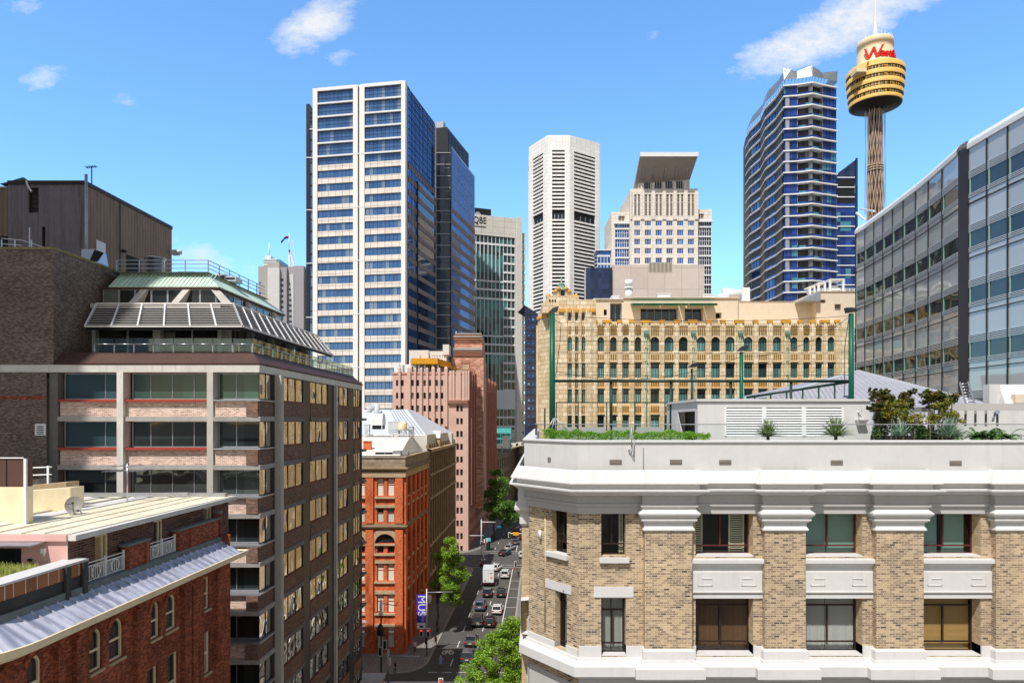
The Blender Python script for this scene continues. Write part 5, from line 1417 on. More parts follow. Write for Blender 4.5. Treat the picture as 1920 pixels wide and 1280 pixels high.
m = MB(); m.sweep(path, [(.3, oz(79)), (.35, oz(20)), (.28, oz(18)), (.28, oz(-8)), (.4, oz(-10)), (.4, oz(-22)), (-.9, oz(-22)), (-.9, oz(20))]); m.build('parapet', 'rough stone', t)
m = MB(); m.sweep(path, [(.02, oz(696)), (.45, oz(690)), (.55, oz(676)), (.55, oz(668)), (.3, oz(662)), (.3, oz(650)), (.02, oz(648))]); m.build('ledge', 'dark sandstone', t)
# light roof with its hips, skylights, the flat plant deck behind
zc = 28.95; hipx, hipy, hz = -16.9, 114.5, 31.4; e2 = fs.p(Ls, 0)
m = MB()
m.face([(cxn - 26, RY + .9, zc), (cxn - .7, RY + .9, zc), (hipx, hipy, hz), (cxn - 26, hipy, hz)])
m.face([(cxn - .7, RY + .9, zc), (e2[0] - .6, e2[1] - .4, zc), (hipx, hipy, hz)])
m.face([(cxn - 26, hipy, hz), (hipx, hipy, hz), (e2[0] - .6, e2[1] - .4, zc), (e2[0] - 2.4, e2[1], hz), (cxn - 26, e2[1], hz)])
m.build('roof', 'light membrane', t)
def roofz(Y): return zc + (hz - zc) * (Y - RY - .9) / (hipy - RY - .9)
m = MB(); m.box(X_(681, 106), X_(695.5, 106), 106, 106.7, roofz(106) - .2, Z_(828, 106)); m.box(X_(680, 106), X_(696.5, 106), 105.9, 106.8, Z_(828, 106), Z_(826.5, 106)); m.build('chimney', 'orange brick', t)
for a, b in ((704, 721.5), (723, 736)):
    m = MB(); m.box(X_(a, 103.5), X_(b, 103.5), 103.3, 104.6, zc - .2, Z_(847.5, 103.5), 0); m.build('skylight', 'bay dark glass', t)
m = MB(); m.box(X_(736.5, 103.5), X_(751, 103.5), 103.4, 105.5, zc - .2, Z_(845, 103.5)); m.box(X_(751, 103.5), X_(768, 106), 104.2, 106, zc, zc + .5); m.build('roof_hatch', 'galvanised', t)
# plant on the roof deck
dz = hz
def rooftop(name, label, cat, mat, fn, loc, group=None):
    m = MB(); fn(m); return tag(m.build(name, mat, None, loc), label, cat, group)
Yd = 117
def cool(m):
    x0, x1 = X_(696, Yd), X_(717, Yd)
    m.box(x0, x1, Yd, Yd + 3, Z_(797, Yd), Z_(785, Yd), 0)
    m.hexa([(x0, Yd, Z_(785, Yd)), (x1, Yd, Z_(785, Yd)), (x1, Yd + 3, Z_(785, Yd)), (x0, Yd + 3, Z_(785, Yd))], [(x0 + .25, Yd + .6, Z_(775, Yd)), (x1 - .1, Yd + .6, Z_(775, Yd)), (x1 - .1, Yd + 2.6, Z_(775, Yd)), (x0 + .25, Yd + 2.6, Z_(775, Yd))], 0)
    m.box(x0 + .1, x1 - .1, Yd + .1, Yd + 2.9, Z_(804.5, Yd), Z_(797, Yd), 1)
    for x in (x0 + .05, x1 - .15, x0 - .5): m.box(x, x + .12, Yd - .02, Yd + .1, dz, Z_(785, Yd), 0)
    m.tube((x1 - .6, Yd + 1.2, Z_(775, Yd)), (x1 - .6, Yd + 1.2, Z_(770, Yd)), .28, .36, 10, 2)
    m.box(x0 - .6, x1 + 1.2, Yd - .3, Yd + 3.2, dz, dz + .28, 2)
rooftop('cooling_tower', 'white cooling tower on legs on the brick corner building roof', 'cooling tower', ['white metal', 'black', 'galvanised'], cool, (X_(706, Yd), Yd, dz))
def tank(m):
    c = (X_(754, Yd), Yd + .5); s_ = Yd / FP
    m.lathe(c, [(8.2 * s_, Z_(805.5, Yd)), (8.6 * s_, Z_(804, Yd)), (8.6 * s_, Z_(794, Yd)), (7.6 * s_, Z_(791.5, Yd)), (3 * s_, Z_(790.5, Yd)), (3 * s_, Z_(789.5, Yd)), (.1, Z_(789.3, Yd))], 20, 0)
    for q in range(6):
        a = q * math.pi / 3; m.tube((c[0] + 7.5 * s_ * math.cos(a), c[1] + 7.5 * s_ * math.sin(a), dz), (c[0] + 7.5 * s_ * math.cos(a), c[1] + 7.5 * s_ * math.sin(a), Z_(805.5, Yd)), .05, n=5, m=1)
    m.box(c[0] - .9, c[0] + .9, c[1] - .9, c[1] + .9, Z_(807, Yd), Z_(805.4, Yd), 1)
rooftop('water_tank', 'round cream water tank on a steel stand on the brick corner building roof', 'water tank', ['cream paint', 'galvanised'], tank, (X_(754, Yd), Yd, dz))
def elbow(m):
    c = Vector((X_(701, Yd + 3), Yd + 3, 0)); pr = None
    for q in range(9):
        a = math.pi * q / 8 * .55
        p = Vector((c.x + 1.0 - 1.0 * math.cos(a) - .9, c.y, Z_(763, Yd + 3) - .9 + .9 * math.sin(a)))
        if pr: m.tube(pr, p, .55, n=12)
        pr = p
    m.tube((c.x + .5, c.y, Z_(785, Yd + 3)), (c.x + .5, c.y, Z_(757, Yd + 3)), .55, n=12)
rooftop('vent_elbow', 'curved pale sheet metal vent elbow behind the white cooling tower', 'vent', ['grey sheet'], elbow, (X_(701, Yd + 3), Yd + 3, dz))
def dish2(m):
    c = Vector((X_(771, Yd), Yd, Z_(811, Yd)))
    ax = Vector((.5, -.35, .8)).normalized(); e1 = ax.cross(Vector((0, 1, 0))).normalized(); e2_ = ax.cross(e1); pr = []
    for r, h_ in ((.05, 0), (.35, .04), (.62, .13)):
        pr.append([c + e1 * (r * math.cos(2 * math.pi * k / 14)) + e2_ * (r * math.sin(2 * math.pi * k / 14)) + ax * h_ for k in range(14)])
    for a in range(2):
        for k in range(14): m.face([pr[a][k], pr[a][(k + 1) % 14], pr[a + 1][(k + 1) % 14], pr[a + 1][k]], 0, True)
    m.tube(c, (c.x, c.y, dz), .05, n=6)
rooftop('satellite_dish', 'small grey satellite dish beside the cream water tank', 'satellite dish', ['galvanised'], dish2, (X_(771, Yd), Yd, dz))
def pipes(m):
    random.seed(8)
    for k in range(9):
        x = X_(690 + k * 9.5, Yd - 1); y = Yd - 1.3 + random.uniform(-.3, .4); z = dz + random.uniform(.25, .6)
        m.tube((x, y, dz), (x, y, z), .05, n=5)
        m.tube((x, y, z), (x + 1.0, y + .1, z), .05, n=5)
    m.tube((X_(688, Yd - 1), Yd - 1.2, dz + .3), (X_(797, Yd - 1), Yd - 1.2, dz + .3), .06, n=5)
rooftop('pipe_run', 'tangle of pipes along the plant deck of the brick corner building', 'pipes', ['galvanised'], pipes, (X_(730, Yd), Yd - 1.2, dz))
for px0, px1, py, lab in ((728, 748, 791, 'boxy grey air handler left of the cream water tank'), (766, 774, 800, 'small pale electrical cabinet right of the cream water tank'), (683, 691, 796, 'grey louvred cabinet left of the white cooling tower')):
    def ah(m):
        m.box(X_(px0, Yd + 1), X_(px1, Yd + 1), Yd + 1, Yd + 2.4, dz + .1, Z_(py, Yd + 1)); m.box(X_(px0, Yd + 1) - .06, X_(px1, Yd + 1) + .06, Yd + .95, Yd + 2.45, Z_(py, Yd + 1), Z_(py, Yd + 1) + .08)
        for k in range(3): m.box(X_(px0, Yd + 1) + .1, X_(px1, Yd + 1) - .1, Yd + .95, Yd + 1, dz + .5 + .35 * k, dz + .55 + .35 * k)
        for x in (X_(px0, Yd + 1) + .05, X_(px1, Yd + 1) - .15): m.box(x, x + .1, Yd + 1.1, Yd + 2.2, dz, dz + .1)
    rooftop('roof_cabinet', lab, 'cabinet', ['grey sheet'], ah, (X_(px0, Yd), Yd + 1, dz))
text_mesh('ION', 'lettering', 'white paint', .62, t, f, ou(118), oz(1632), .37, .05)

# ================================================================ shaded sandstone row building behind it
Y0, Y1 = 122.3, 160
fs2 = F(XL(Y0), Y0, SS, 1.0); L2 = Y1 - Y0
t = thing('sandstone_building', 'shaded sandstone street building with dense pilasters and white scrolled gable behind orange brick corner', 'building', (XL(Y0), Y0, 0))
zt = 28.6; fl_ = [(24.8, 27.4), (20.6, 23.4), (16.4, 19.4), (12.2, 15.2), (7.6, 11), (1.0, 5.6)]
ops = []; nb = 13
for q in range(nb):
    u0 = .9 + q * (L2 - 1) / nb
    for a, b in fl_: ops.append((u0, u0 + 1.15, a, b)); ops.append((u0 + 1.4, u0 + 2.4, a, b))
mb = MB(); mb.facade(fs2, 0, L2, 0, zt, ops, .4, 0)
mb.face([(XL(Y0), Y0, 0), (XL(Y0) - 25, Y0, 0), (XL(Y0) - 25, Y0, zt), (XL(Y0), Y0, zt)]); e = fs2.p(L2, 0)
mb.face([(e[0], e[1], 0), (e[0] - 25, e[1], 0), (e[0] - 25, e[1], zt), (e[0], e[1], zt)])
mb.build('wall', 'dark sandstone', t)
for o in ops[:100]: window(fs2, *o, -.36, dict(id='sw', glass='shade glass', frame='dark sandstone', t=.1, tr=(.5,)), t)
for q in range(nb + 1):
    u0 = .35 + q * (L2 - 1) / nb; m = MB()
    m.fbox(fs2, u0 - .3, u0 + .3, 6, zt, .01, .45); m.fbox(fs2, u0 - .2, u0 + .2, zt + .6, zt + 1.3, -.2, .3); m.build('pilaster', 'dark sandstone', t)
for z in (24.2, 20.0, 11.6, 6.4):
    m = MB(); m.sweep([fs2.p(0, 0)[:2], fs2.p(L2, 0)[:2]], [(.0, z), (.55, z + .1), (.65, z + .35), (.0, z + .45)]); m.build('string_course', 'sandstone', t)
m = MB(); m.sweep([fs2.p(0, 0)[:2], fs2.p(L2, 0)[:2]], [(.0, zt - .4), (.7, zt), (.9, zt + .5), (.0, zt + .62)]); m.build('cornice', 'sandstone', t)
u = fs2.upx(821); m = MB(); m.fbox(fs2, u - 1.0, u + 1.0, zt, zt + 2.2, -.8, .5)
q_ = [fs2.p(u - 1.2, zt + 2.2, .6), fs2.p(u + 1.2, zt + 2.2, .6), fs2.p(u + 1.2, zt + 2.2, -1), fs2.p(u - 1.2, zt + 2.2, -1)]
m.hexa(q_, [fs2.p(u - .1, zt + 3.6, .6), fs2.p(u + .1, zt + 3.6, .6), fs2.p(u + .1, zt + 3.6, -1), fs2.p(u - .1, zt + 3.6, -1)], 1); m.build('chimney_pedestal', ['sandstone', 'white render'], t)
u = fs2.upx(845); m = MB(); gp = [(-3.2, 0), (-3.2, 1.2), (-2.2, 1.5), (-1.9, 2.6), (-1.0, 3.0), (0, 3.4), (1.0, 3.0), (1.9, 2.6), (2.2, 1.5), (3.2, 1.2), (3.2, 0)]
A_ = [fs2.p(u + a * .8, zt + .3 + b * .8, .4) for a, b in gp]; B_ = [fs2.p(u + a * .8, zt + .3 + b * .8, -.4) for a, b in gp]
m.face(A_); m.face(B_)
for k in range(len(gp) - 1): m.face([A_[k], A_[k + 1], B_[k + 1], B_[k]])
m.fbox(F(fs2.p(u - 2.7, 0)[0], fs2.p(u - 2.7, 0)[1], 1, 0).at(-1.6), 0, 2.2, zt + .3, zt + 3.0, -.5, .15); m.build('gable', 'white render', t)
# hipped grey roof rising behind
zc = 31.6; rz_ = 36.4; ex = XL(124) - .4
m = MB(); p0, p1, p2, p3 = (-42, 124, zc), (ex, 124, zc), (X_(766, 140), 138, rz_), (-42, 138, rz_)
m.face([p0, p1, p2, p3]); e = (XL(159) - .4, 159, zc); m.face([p1, e, (X_(766, 140), 146, rz_), p2]); m.face([p3, p2, (X_(766, 140), 146, rz_), (-42, 146, rz_)])
m.build('hipped_roof', 'grey sheet', t)
m = MB(); m.face([(-42, 123.6, 28), (ex + .2, 123.6, 28), (ex + .2, 123.6, zc), (-42, 123.6, zc)]); m.face([(ex + .1, 123.6, 28), (e[0] + .1, 159, 28), (e[0] + .1, 159, zc), (ex + .1, 123.6, zc)]); m.build('attic_wall', 'light membrane', t)
for k in range(4):   # triangular dormers along the street side
    Y = 124.5 + k * 4.5; m = MB(); x = XL(Y) - .25
    m.hexa([(x, Y, 28.7), (x, Y + 3, 28.7), (x - 1.5, Y + 3, 28.7), (x - 1.5, Y, 28.7)], [(x - .3, Y + .1, 31.4), (x - .3, Y + 2.9, 31.4), (x - 1.5, Y + 2.9, 31.4), (x - 1.5, Y + .1, 31.4)], 0)
    m.face([(x + .05, Y + 1.0, 29.0), (x + .05, Y + 2.8, 29.0), (x - .2, Y + 2.6, 31.2)], 1); m.build('dormer', ['light membrane', 'black'], t)
m = MB()
for k in range(6): m.bar((X_(766, 140) - 1 - k * .5 + .1, 138.0, rz_ + .02), (ex - .6 - k * .7, 124.1, zc + .06), .12, .1)
m.build('roof_seam', 'galvanised', t)

# ================================================================ buildings closing the street
A_, B_ = (X_(927, 262), 262), (X_(992, 345), 345)
fs3 = Fpts(A_, B_); L3 = dist(A_, B_)
t = thing('terrace_building', 'low sandstone building with tall narrow windows beyond the pink block at the street end', 'building', (A_[0], A_[1], 0))
ops = []
for q in range(18):
    for a, b in ((15.5, 19.5), (9.5, 13.5), (2, 7)): ops.append((1.2 + q * 4.6, 3.4 + q * 4.6, a, b))
zt = 22.6
mb = MB(); mb.facade(fs3, 0, L3, 0, zt, ops, .5, 0); mb.face([(A_[0], A_[1], 0), (A_[0] - 40, A_[1], 0), (A_[0] - 40, A_[1], zt), (A_[0], A_[1], zt)])
mb.face([(A_[0] - 40, A_[1], zt - .1), (A_[0], A_[1], zt - .1), (B_[0], B_[1], zt - .1), (B_[0] - 40, B_[1], zt - .1)], 1); mb.build('wall', ['dark sandstone', 'roof gravel'], t)
for o in ops: window(fs3, *o, -.45, dict(id='te', glass='shade glass', frame='dark sandstone', t=.2, tr=(.5,)), t)
m = MB(); m.sweep([A_, B_], [(0, zt - .8), (.9, zt - .4), (1.0, zt + .3), (.0, zt + .4)]); m.build('cornice', 'sandstone', t)
for q in range(5):
    m = MB(); m.fbox(fs3, 4 + q * 15, 11 + q * 15, zt + .3, zt + 1.6, -3, -.5); m.build('roof_light', 'light membrane', t)
t = thing('site_hoarding', 'turquoise scaffold screens on a low roof at the foot of the concrete office tower', 'scaffold', (X_(945, 255), 268, 22.6))
for k in range(4):
    m = MB(); z = Z_(845 - k * 11, 268); m.box(X_(929, 268), X_(958, 268), 268, 271, z, z + .5); m.box(X_(929, 268), X_(958, 268), 270.8, 271, z, z + 2.0)
    for q in range(4): m.box(X_(929 + q * 9.4, 268), X_(930 + q * 9.4, 268), 267.8, 268, z, z + 2.3)
    m.build('deck', 'turquoise paint', t)
m = MB(); m.box(X_(942, 266), X_(956, 266), 264, 267, 22.4, Z_(817, 266)); m.box(X_(930, 266), X_(941, 266), 264, 266, 22.4, Z_(832, 266)); tag(m.build('site_cabin', 'dark concrete', None, (X_(950, 266), 266, 22.5)), 'dark green site cabin in front of the turquoise scaffold', 'cabin')
# ================================================================ brown stepped office building, left
BY = 51.0; CXB = X_(486, BY)
def bx_(px, Y=BY): return X_(px, Y)
def bz(py, Y=BY): return Z_(py, Y)
t = thing('brown_office_building', 'stepped brown brick office building with green copper roof, slatted awnings and red window sills', 'office building', (CXB, BY, 0))
f = F(-64, BY, 1, 0); bu = lambda px: bx_(px) + 64; UC = CXB + 64
fs = F(CXB, BY, SS, 1.0); LS = 29.2
FHb = 91 * BY / FP; nfl = 10
xs0 = bu(105)
# glass bays
fbays = [(108, 217.5, (0, .71, 1)), (237, 387, (0, .235, .51, .785, 1)), (401, 485, (0, .44, 1))]
sb = [(486.5, 513), (528, 570), (583, 617), (629.5, 654), (664.5, 677)]
def side_u(px): return fs.upx(px)
for k in range(nfl):
    zt, zb = bz(698.5) - k * FHb, bz(748) - k * FHb
    if zb < 0: break
    for i, (a, b, us) in enumerate(fbays):
        u0, u1 = bu(a), bu(b) if i < 2 else UC - .25
        gl = 'office glass' if k else ('office green blind' if i else 'office glass')
        if i == 0: gl = 'office blue glass' if k < 2 else 'office glass'
        if k == 2 and i: gl = 'mirror office'
        window(f, u0, u1, zb, zt, -.85, dict(id='bf%d%s' % (i, gl), glass=gl, blind='office glass', us=us, frame='galvanised', t=.07), t)
    for i, (a, b) in enumerate(sb):
        u0 = side_u(a) if i else .25; u1 = side_u(b)
        window(fs, u0, u1, zb, zt, -.15, dict(id='bs%d' % i, glass='mirror bronze', frame='dark metal', nx=3 if i else 2, t=.05, tm=.035), t)
# beam, columns
m = MB(); m.sweep([(-64, BY), (CXB, BY), fs.p(LS, 0)[:2]], [(-.9, bz(697.5)), (.0, bz(697.5)), (.05, bz(684)), (-.4, bz(684))]); m.build('roof_beam', 'pale concrete', t)
for a, b, mt in ((219, 231, 'pale concrete'), (388, 399.5, 'column concrete')): fb('column', mt, t, f, bu(a), bu(b), 0, bz(697.6), -1.0, .02)
fb('column', 'dark concrete', t, f, bu(88), bu(104), 0, bz(697.6), -1.0, -.25)
for i, (a, b) in enumerate(((513.5, 527.5), (570.5, 582.5), (617.5, 629), (654.5, 664))):
    ua = side_u(a); pr = (.46, 0, .17, 0)[i]
    if i in (0, 2):
        uc = side_u((516.5, 0, 627)[i]); fb('column', 'column concrete', t, fs, uc, uc + .55, 0, bz(697.6), -1.0, pr)
        fb('column_return', 'dark metal', t, fs, ua - .15, uc, 0, bz(697.6), -1.0, -.06)
    else: fb('column_return', 'dark metal', t, fs, ua - .1, side_u(b) + .05, 0, bz(697.6), -1.0, -.06)
fb('column', 'dark concrete', t, fs, side_u(677.3), LS, 0, bz(697.6), -1.0, -.2)
# spandrels: sill, brick panel, ledge
for k in range(nfl):
    z0 = bz(748.5) - k * FHb; z1 = z0 - .15; z2 = bz(780.5) - k * FHb; z3 = bz(789.5) - k * FHb
    if z3 < -.5: break
    for i, (a, b) in enumerate(((105, 218.6), (231.4, 387.6))):
        fb('window_sill', 'red paint', t, f, bu(a), bu(b), z1, z0, -.9, -.12)
        fb('spandrel', 'pink brick', t, f, bu(a) + .03, bu(b) - .05, z2, z1, -.9, -.42)
        fb('ledge', 'concrete', t, f, bu(a), bu(b) - .03, z3, z2, -.9, -.16)
    # corner bay wraps round to the first side column
    su = side_u(513)
    path = [(bx_(400), BY), (CXB, BY), fs.p(su, 0)[:2]]
    m = MB(); m.sweep(path, [(-.9, z1 + .03), (.12, z1 + .03), (.12, z0 - .02), (-.9, z0)]); m.build('window_sill', 'galvanised', t)
    m = MB(); m.fbox(f, bu(400) + .02, UC - .3, z2, z1 + .02, -.9, -.18, 0); m.fbox(fs, -.2, su, z2, z1 + .02, -.9, -.03, 1); m.build('spandrel', ['pink brick', 'brown brick'], t)
    m = MB(); m.sweep(path, [(-.9, z3), (.1, z3), (.14, z2), (-.9, z2)]); m.build('ledge', 'concrete', t)
    for i, (a, b) in enumerate(sb[1:]):
        u0, u1 = side_u(a), side_u(b) + .25
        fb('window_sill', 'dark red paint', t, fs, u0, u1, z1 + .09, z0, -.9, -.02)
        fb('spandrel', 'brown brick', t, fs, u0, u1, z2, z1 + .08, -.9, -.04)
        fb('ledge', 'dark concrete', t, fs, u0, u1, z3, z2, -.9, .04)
    fb('ledge', 'dark concrete', t, fs, LS - .9, LS + .75, z3 + .1, z2, -.6, .35)
m = MB(); m.face([(-64, 80, 0), fs.p(LS, 0), fs.p(LS, 38.6), (-64, 80, 38.6)]); m.face([(-63, BY + .4, 38.5), (CXB - .4, BY + .4, 38.5), (fs.p(LS, 0)[0] - .4, 80, 38.5), (-63, 80, 38.5)]); m.build('back_wall', 'dark concrete', t)
m = MB(); m.sweep([(bx_(105), BY), (CXB, BY), fs.p(LS, 0)[:2], (fs.p(LS, 0)[0] - 12, fs.p(LS, 0)[1])], [(.08, bz(683.5)), (.1, bz(681)), (-.75, bz(661)), (-.75, bz(658.5)), (-1.4, bz(658.5))]); m.build('roof_skirt', 'copper brown', t)
m = MB(); m.sweep([(bx_(240, 90), 87.5), (CXB + 1.2, 87.5)], [(0, 0), (0, 1)])
# street canopy at the far corner
m = MB(); m.sweep([fs.p(6, 0)[:2], fs.p(LS + .2, 0)[:2], (fs.p(LS, 0)[0] - 14, fs.p(LS + .2, 0)[1])], [(0, 3.6), (2.2, 3.7), (2.2, 4.1), (0, 4.3)]); m.build('street_canopy', 'concrete', t)
# ---- brick stair block, flush with the front on the left
XB_ = -33.7; ZBk = 46.75
m = MB(); m.face([(-64, BY - .03, 0), (bx_(88), BY - .03, 0), (bx_(88), BY - .03, bz(697.6)), (-64, BY - .03, bz(697.6))]); m.face([(-64, BY - .03, bz(684)), (XB_, BY - .03, bz(684)), (XB_, BY - .03, ZBk), (-64, BY - .03, ZBk)])
m.face([(XB_, BY - .03, 38), (XB_ + .4, 60.5, 38), (XB_ + .4, 60.5, ZBk), (XB_, BY - .03, ZBk)]); m.face([(-64, BY - .03, ZBk - .25), (XB_, BY - .03, ZBk - .25), (XB_ + .4, 60.5, ZBk - .25), (-64, 60.5, ZBk - .25)])
m.face([(XB_ + .4, 60.5, 38), (-64, 60.5, 38), (-64, 60.5, ZBk), (XB_ + .4, 60.5, ZBk)])
m.build('brick_wall', 'dark brick', t)
m = MB(); m.sweep([(-64, BY - .03), (XB_, BY - .03), (XB_ + .4, 60.5)], [(.06, ZBk - .12), (.06, ZBk + .06), (-.35, ZBk + .06), (-.35, ZBk - .2)]); m.build('coping', 'lichen stone', t)
fb('soldier_course', 'red brick', t, f, 0, bu(87), bz(748.5), bz(742.5), .035, .05)
m = MB(); m.fbox(f, bu(67), bu(87), bz(816), bz(794), .03, .1, 0)
for k in range(5): m.fbox(f, bu(71), bu(83.5), bz(812 - k * 3.4), bz(813.5 - k * 3.4), .1, .12, 1)
m.build('vent', ['white metal', 'dark metal'], t)
m = MB(); m.sweep([(-50, 51.8), (bx_(60), 51.8)], [(0, 47.6), (.05, 47.65), (0, 47.7)])
# ---- terrace with glass balustrade
IN = [(bx_(128) , BY + .8), (CXB - .82, BY + .8), (fs.p(LS, 0)[0] - .85, fs.p(LS, 0)[1] - .9)]
zd = bz(658)
m = MB(); m.face([(IN[0][0], IN[0][1], zd), (IN[1][0], IN[1][1], zd), (IN[2][0], IN[2][1], zd), (IN[0][0], IN[2][1], zd)]); m.build('terrace_floor', 'paving', t)
gx0 = bx_(165)
for (p, q, n) in (((gx0, BY + .82), IN[1], 8), (IN[1], IN[2], 14)):
    ff = Fpts(p, q); l = dist(p, q)
    for k in range(n):
        u0, u1 = l * k / n + .04, l * (k + 1) / n - .04
        fb('balustrade_panel', 'green glass', t, ff, u0, u1, zd + .06, bz(632), -.02, 0)
        m = MB(); m.fbox(ff, u0 - .06, u0, zd, bz(641.5), -.05, .05); m.tube(ff.p(u0 - .04, bz(643), .1), ff.p(l * (k + 1) / n - .04, bz(643), .1), .04, n=6); m.tube(ff.p(u0, bz(643), 0), ff.p(u0, bz(643), .12), .04, n=6); m.build('balustrade_post', 'steel', t)
# ---- setback storey: glazing and piers under the slatted awning
SB = [(-33.4, BY + 4.6), (-23.1, BY + 4.6), (-23.1 + SS * 20, BY + 25)]
ffs = [Fpts(SB[0], SB[1]), Fpts(SB[1], SB[2])]
for ff, l in ((ffs[0], dist(SB[0], SB[1])), (ffs[1], dist(SB[1], SB[2]))):
    n = int(l / 2.2)
    for k in range(n): window(ff, l * k / n, l * (k + 1) / n, zd, 43.2, -.1, dict(id='tg', glass='shade glass' if ff is ffs[0] else 'mirror bronze', frame='galvanised', t=.06, tr=(.62,)), t)
    for k in range(0, n + 1, 2): fb('pier', 'concrete', t, ff, max(0, l * k / n - .3), min(l, l * k / n + .3), zd, 43.3, 0, .5)
fb('ceiling_beam', 'column concrete', t, ffs[0], 0, dist(SB[0], SB[1]), 43.0, 43.36, -.2, .7); fb('ceiling_beam', 'column concrete', t, ffs[1], 0, dist(SB[1], SB[2]), 43.0, 43.36, -.2, .7)
OUT = [(-32.7, BY + 2.1), (-20.65, BY + 2.1), (-20.65 + SS * 23, BY + 25.2)]; INN = [(-32.9, BY + 3.95), (-22.1, BY + 3.95), (-22.1 + SS * 21, BY + 24.6)]
zo, zi = 41.3, 43.35
def lerp(a, b, s_): return tuple(x + (y - x) * s_ for x, y in zip(a, b))
for si in range(2):
    o0, o1, i0, i1 = OUT[si], OUT[si + 1], INN[si], INN[si + 1]; l = dist(o0, o1); n = 6 if si == 0 else 13
    for k in range(n + 1):
        s_ = k / n; a = (*lerp(o0, o1, s_), zo); b = (*lerp(i0, i1, s_), zi)
        m = MB(); m.bar(a, b, .10, .16); m.build('awning_rafter', 'white metal', t)
    m = MB(); m.face([(*o0, zo - .3), (*o1, zo - .3), (*i1, zi - .3), (*i0, zi - .3)]); m.build('awning_gap_shade', 'black', t)  # black sheet added below the slats so the gaps read as deep shade
    ns = 10
    for k in range(ns + 1):
        s_ = k / ns; z = zo + (zi - zo) * s_; a = (*lerp(o0, i0, s_), z - .02); b = (*lerp(o1, i1, s_), z - .02)
        m = MB(); m.bar(a, b, .10 if k not in (0, ns) else .2, .035 if k not in (0, ns) else .14); m.build('awning_slat', 'awning metal', t)
# ---- upper glazed strip with raking struts, copper roof
UP = [(-33.2, BY + 5.3), (-24.0, BY + 5.3), (-24 + SS * 14, BY + 19.6)]; z0, z1 = 43.4, 44.72
pa = [Fpts(UP[0], UP[1]), Fpts(UP[1], UP[2])]
m = MB(); m.face([(-33, BY + 4, 43.38), (-22.1, BY + 4, 43.38), (INN[2][0], INN[2][1], 43.38), (-33, INN[2][1], 43.38)]); m.build('awning_deck', 'concrete', t)
for ff, l, n in ((pa[0], dist(UP[0], UP[1]), 7), (pa[1], dist(UP[1], UP[2]), 9)):
    for k in range(n): window(ff, l * k / n, l * (k + 1) / n, z0, z1, 0, dict(id='ug', glass='shade glass', frame='galvanised', t=.07), t)
    fb('eaves_board', 'copper brown', t, ff, -.1, l + .1, z1, z1 + .12, -.3, .3)
for px in (258, 337):
    x = X_(px, BY + 5); m = MB(); m.hexa([(x - .28, BY + 4.1, z0), (x + .28, BY + 4.1, z0), (x + .28, BY + 5.2, z0), (x - .28, BY + 5.2, z0)], [(x - .28 + .5, BY + 5.1, z1), (x + .28 + .5, BY + 5.1, z1), (x + .28 + .5, BY + 5.6, z1), (x - .28 + .5, BY + 5.6, z1)]); m.build('raking_strut', 'column concrete', t)
m = MB(); m.hexa([(-23.1, BY + 4.2, z0), (-22.4, BY + 4.6, z0), (-22.6, BY + 5.4, z0), (-23.3, BY + 5.2, z0)], [(-24.4, BY + 5.1, z1), (-23.8, BY + 5.3, z1), (-23.9, BY + 5.8, z1), (-24.5, BY + 5.6, z1)]); m.build('raking_strut', 'column concrete', t)
for q in (5.5, 11.5):
    a = UP[1][0] + SS * q; m = MB(); m.hexa([(a + .9, BY + 5.3 + q, z0), (a + .9, BY + 6.0 + q, z0), (a + .1, BY + 6.0 + q, z0), (a + .1, BY + 5.3 + q, z0)], [(a + .15, BY + 5.3 + q, z1), (a + .15, BY + 6 + q, z1), (a - .2, BY + 6 + q, z1), (a - .2, BY + 5.3 + q, z1)]); m.build('raking_strut', 'column concrete', t)
rp = [(-32.6, UP[0][1]), UP[1], UP[2], (UP[2][0] - 6, UP[2][1])]
m = MB(); m.sweep(rp, [(.25, z1 + .1), (.27, z1 + .2), (-1.35, 46.2), (-1.35, 46.3), (-3, 46.32)]); m.build('copper_roof', 'copper green', t)
ff = Fpts(UP[0], UP[1])
for k in range(27):
    u = .8 + k * .33
    if u < 9: m = MB(); m.bar(ff.p(u + .0, z1 + .24, .26), ff.p(u, 46.26, -1.33), .04, .06); m.build('roof_seam', 'copper green', t)
m = MB(); m.face([(-33.2, 57, 46.3), (-25, 57, 46.3), (-24.5, 70, 46.3), (-33.2, 70, 46.3)]); m.build('roof_deck', 'roof gravel', t)
RL = [(-33.2, BY + 7.2), (-25.5, BY + 7.2), (-25.5 + SS * 13, BY + 19)]
for (p, q, n) in ((RL[0], RL[1], 4), (RL[1], RL[2], 6)):
    ff = Fpts(p, q); l = dist(p, q)
    for k in range(n):
        m = MB(); a, b = l * k / n, l * (k + 1) / n
        m.fbox(ff, a - .04, a + .04, 46.3, 47.55, -.04, .04)
        for z in (46.85, 47.2, 47.52): m.fbox(ff, a + .03, b - .03, z - .03, z + .03, -.02, .03)
        m.build('roof_railing', 'galvanised', t)
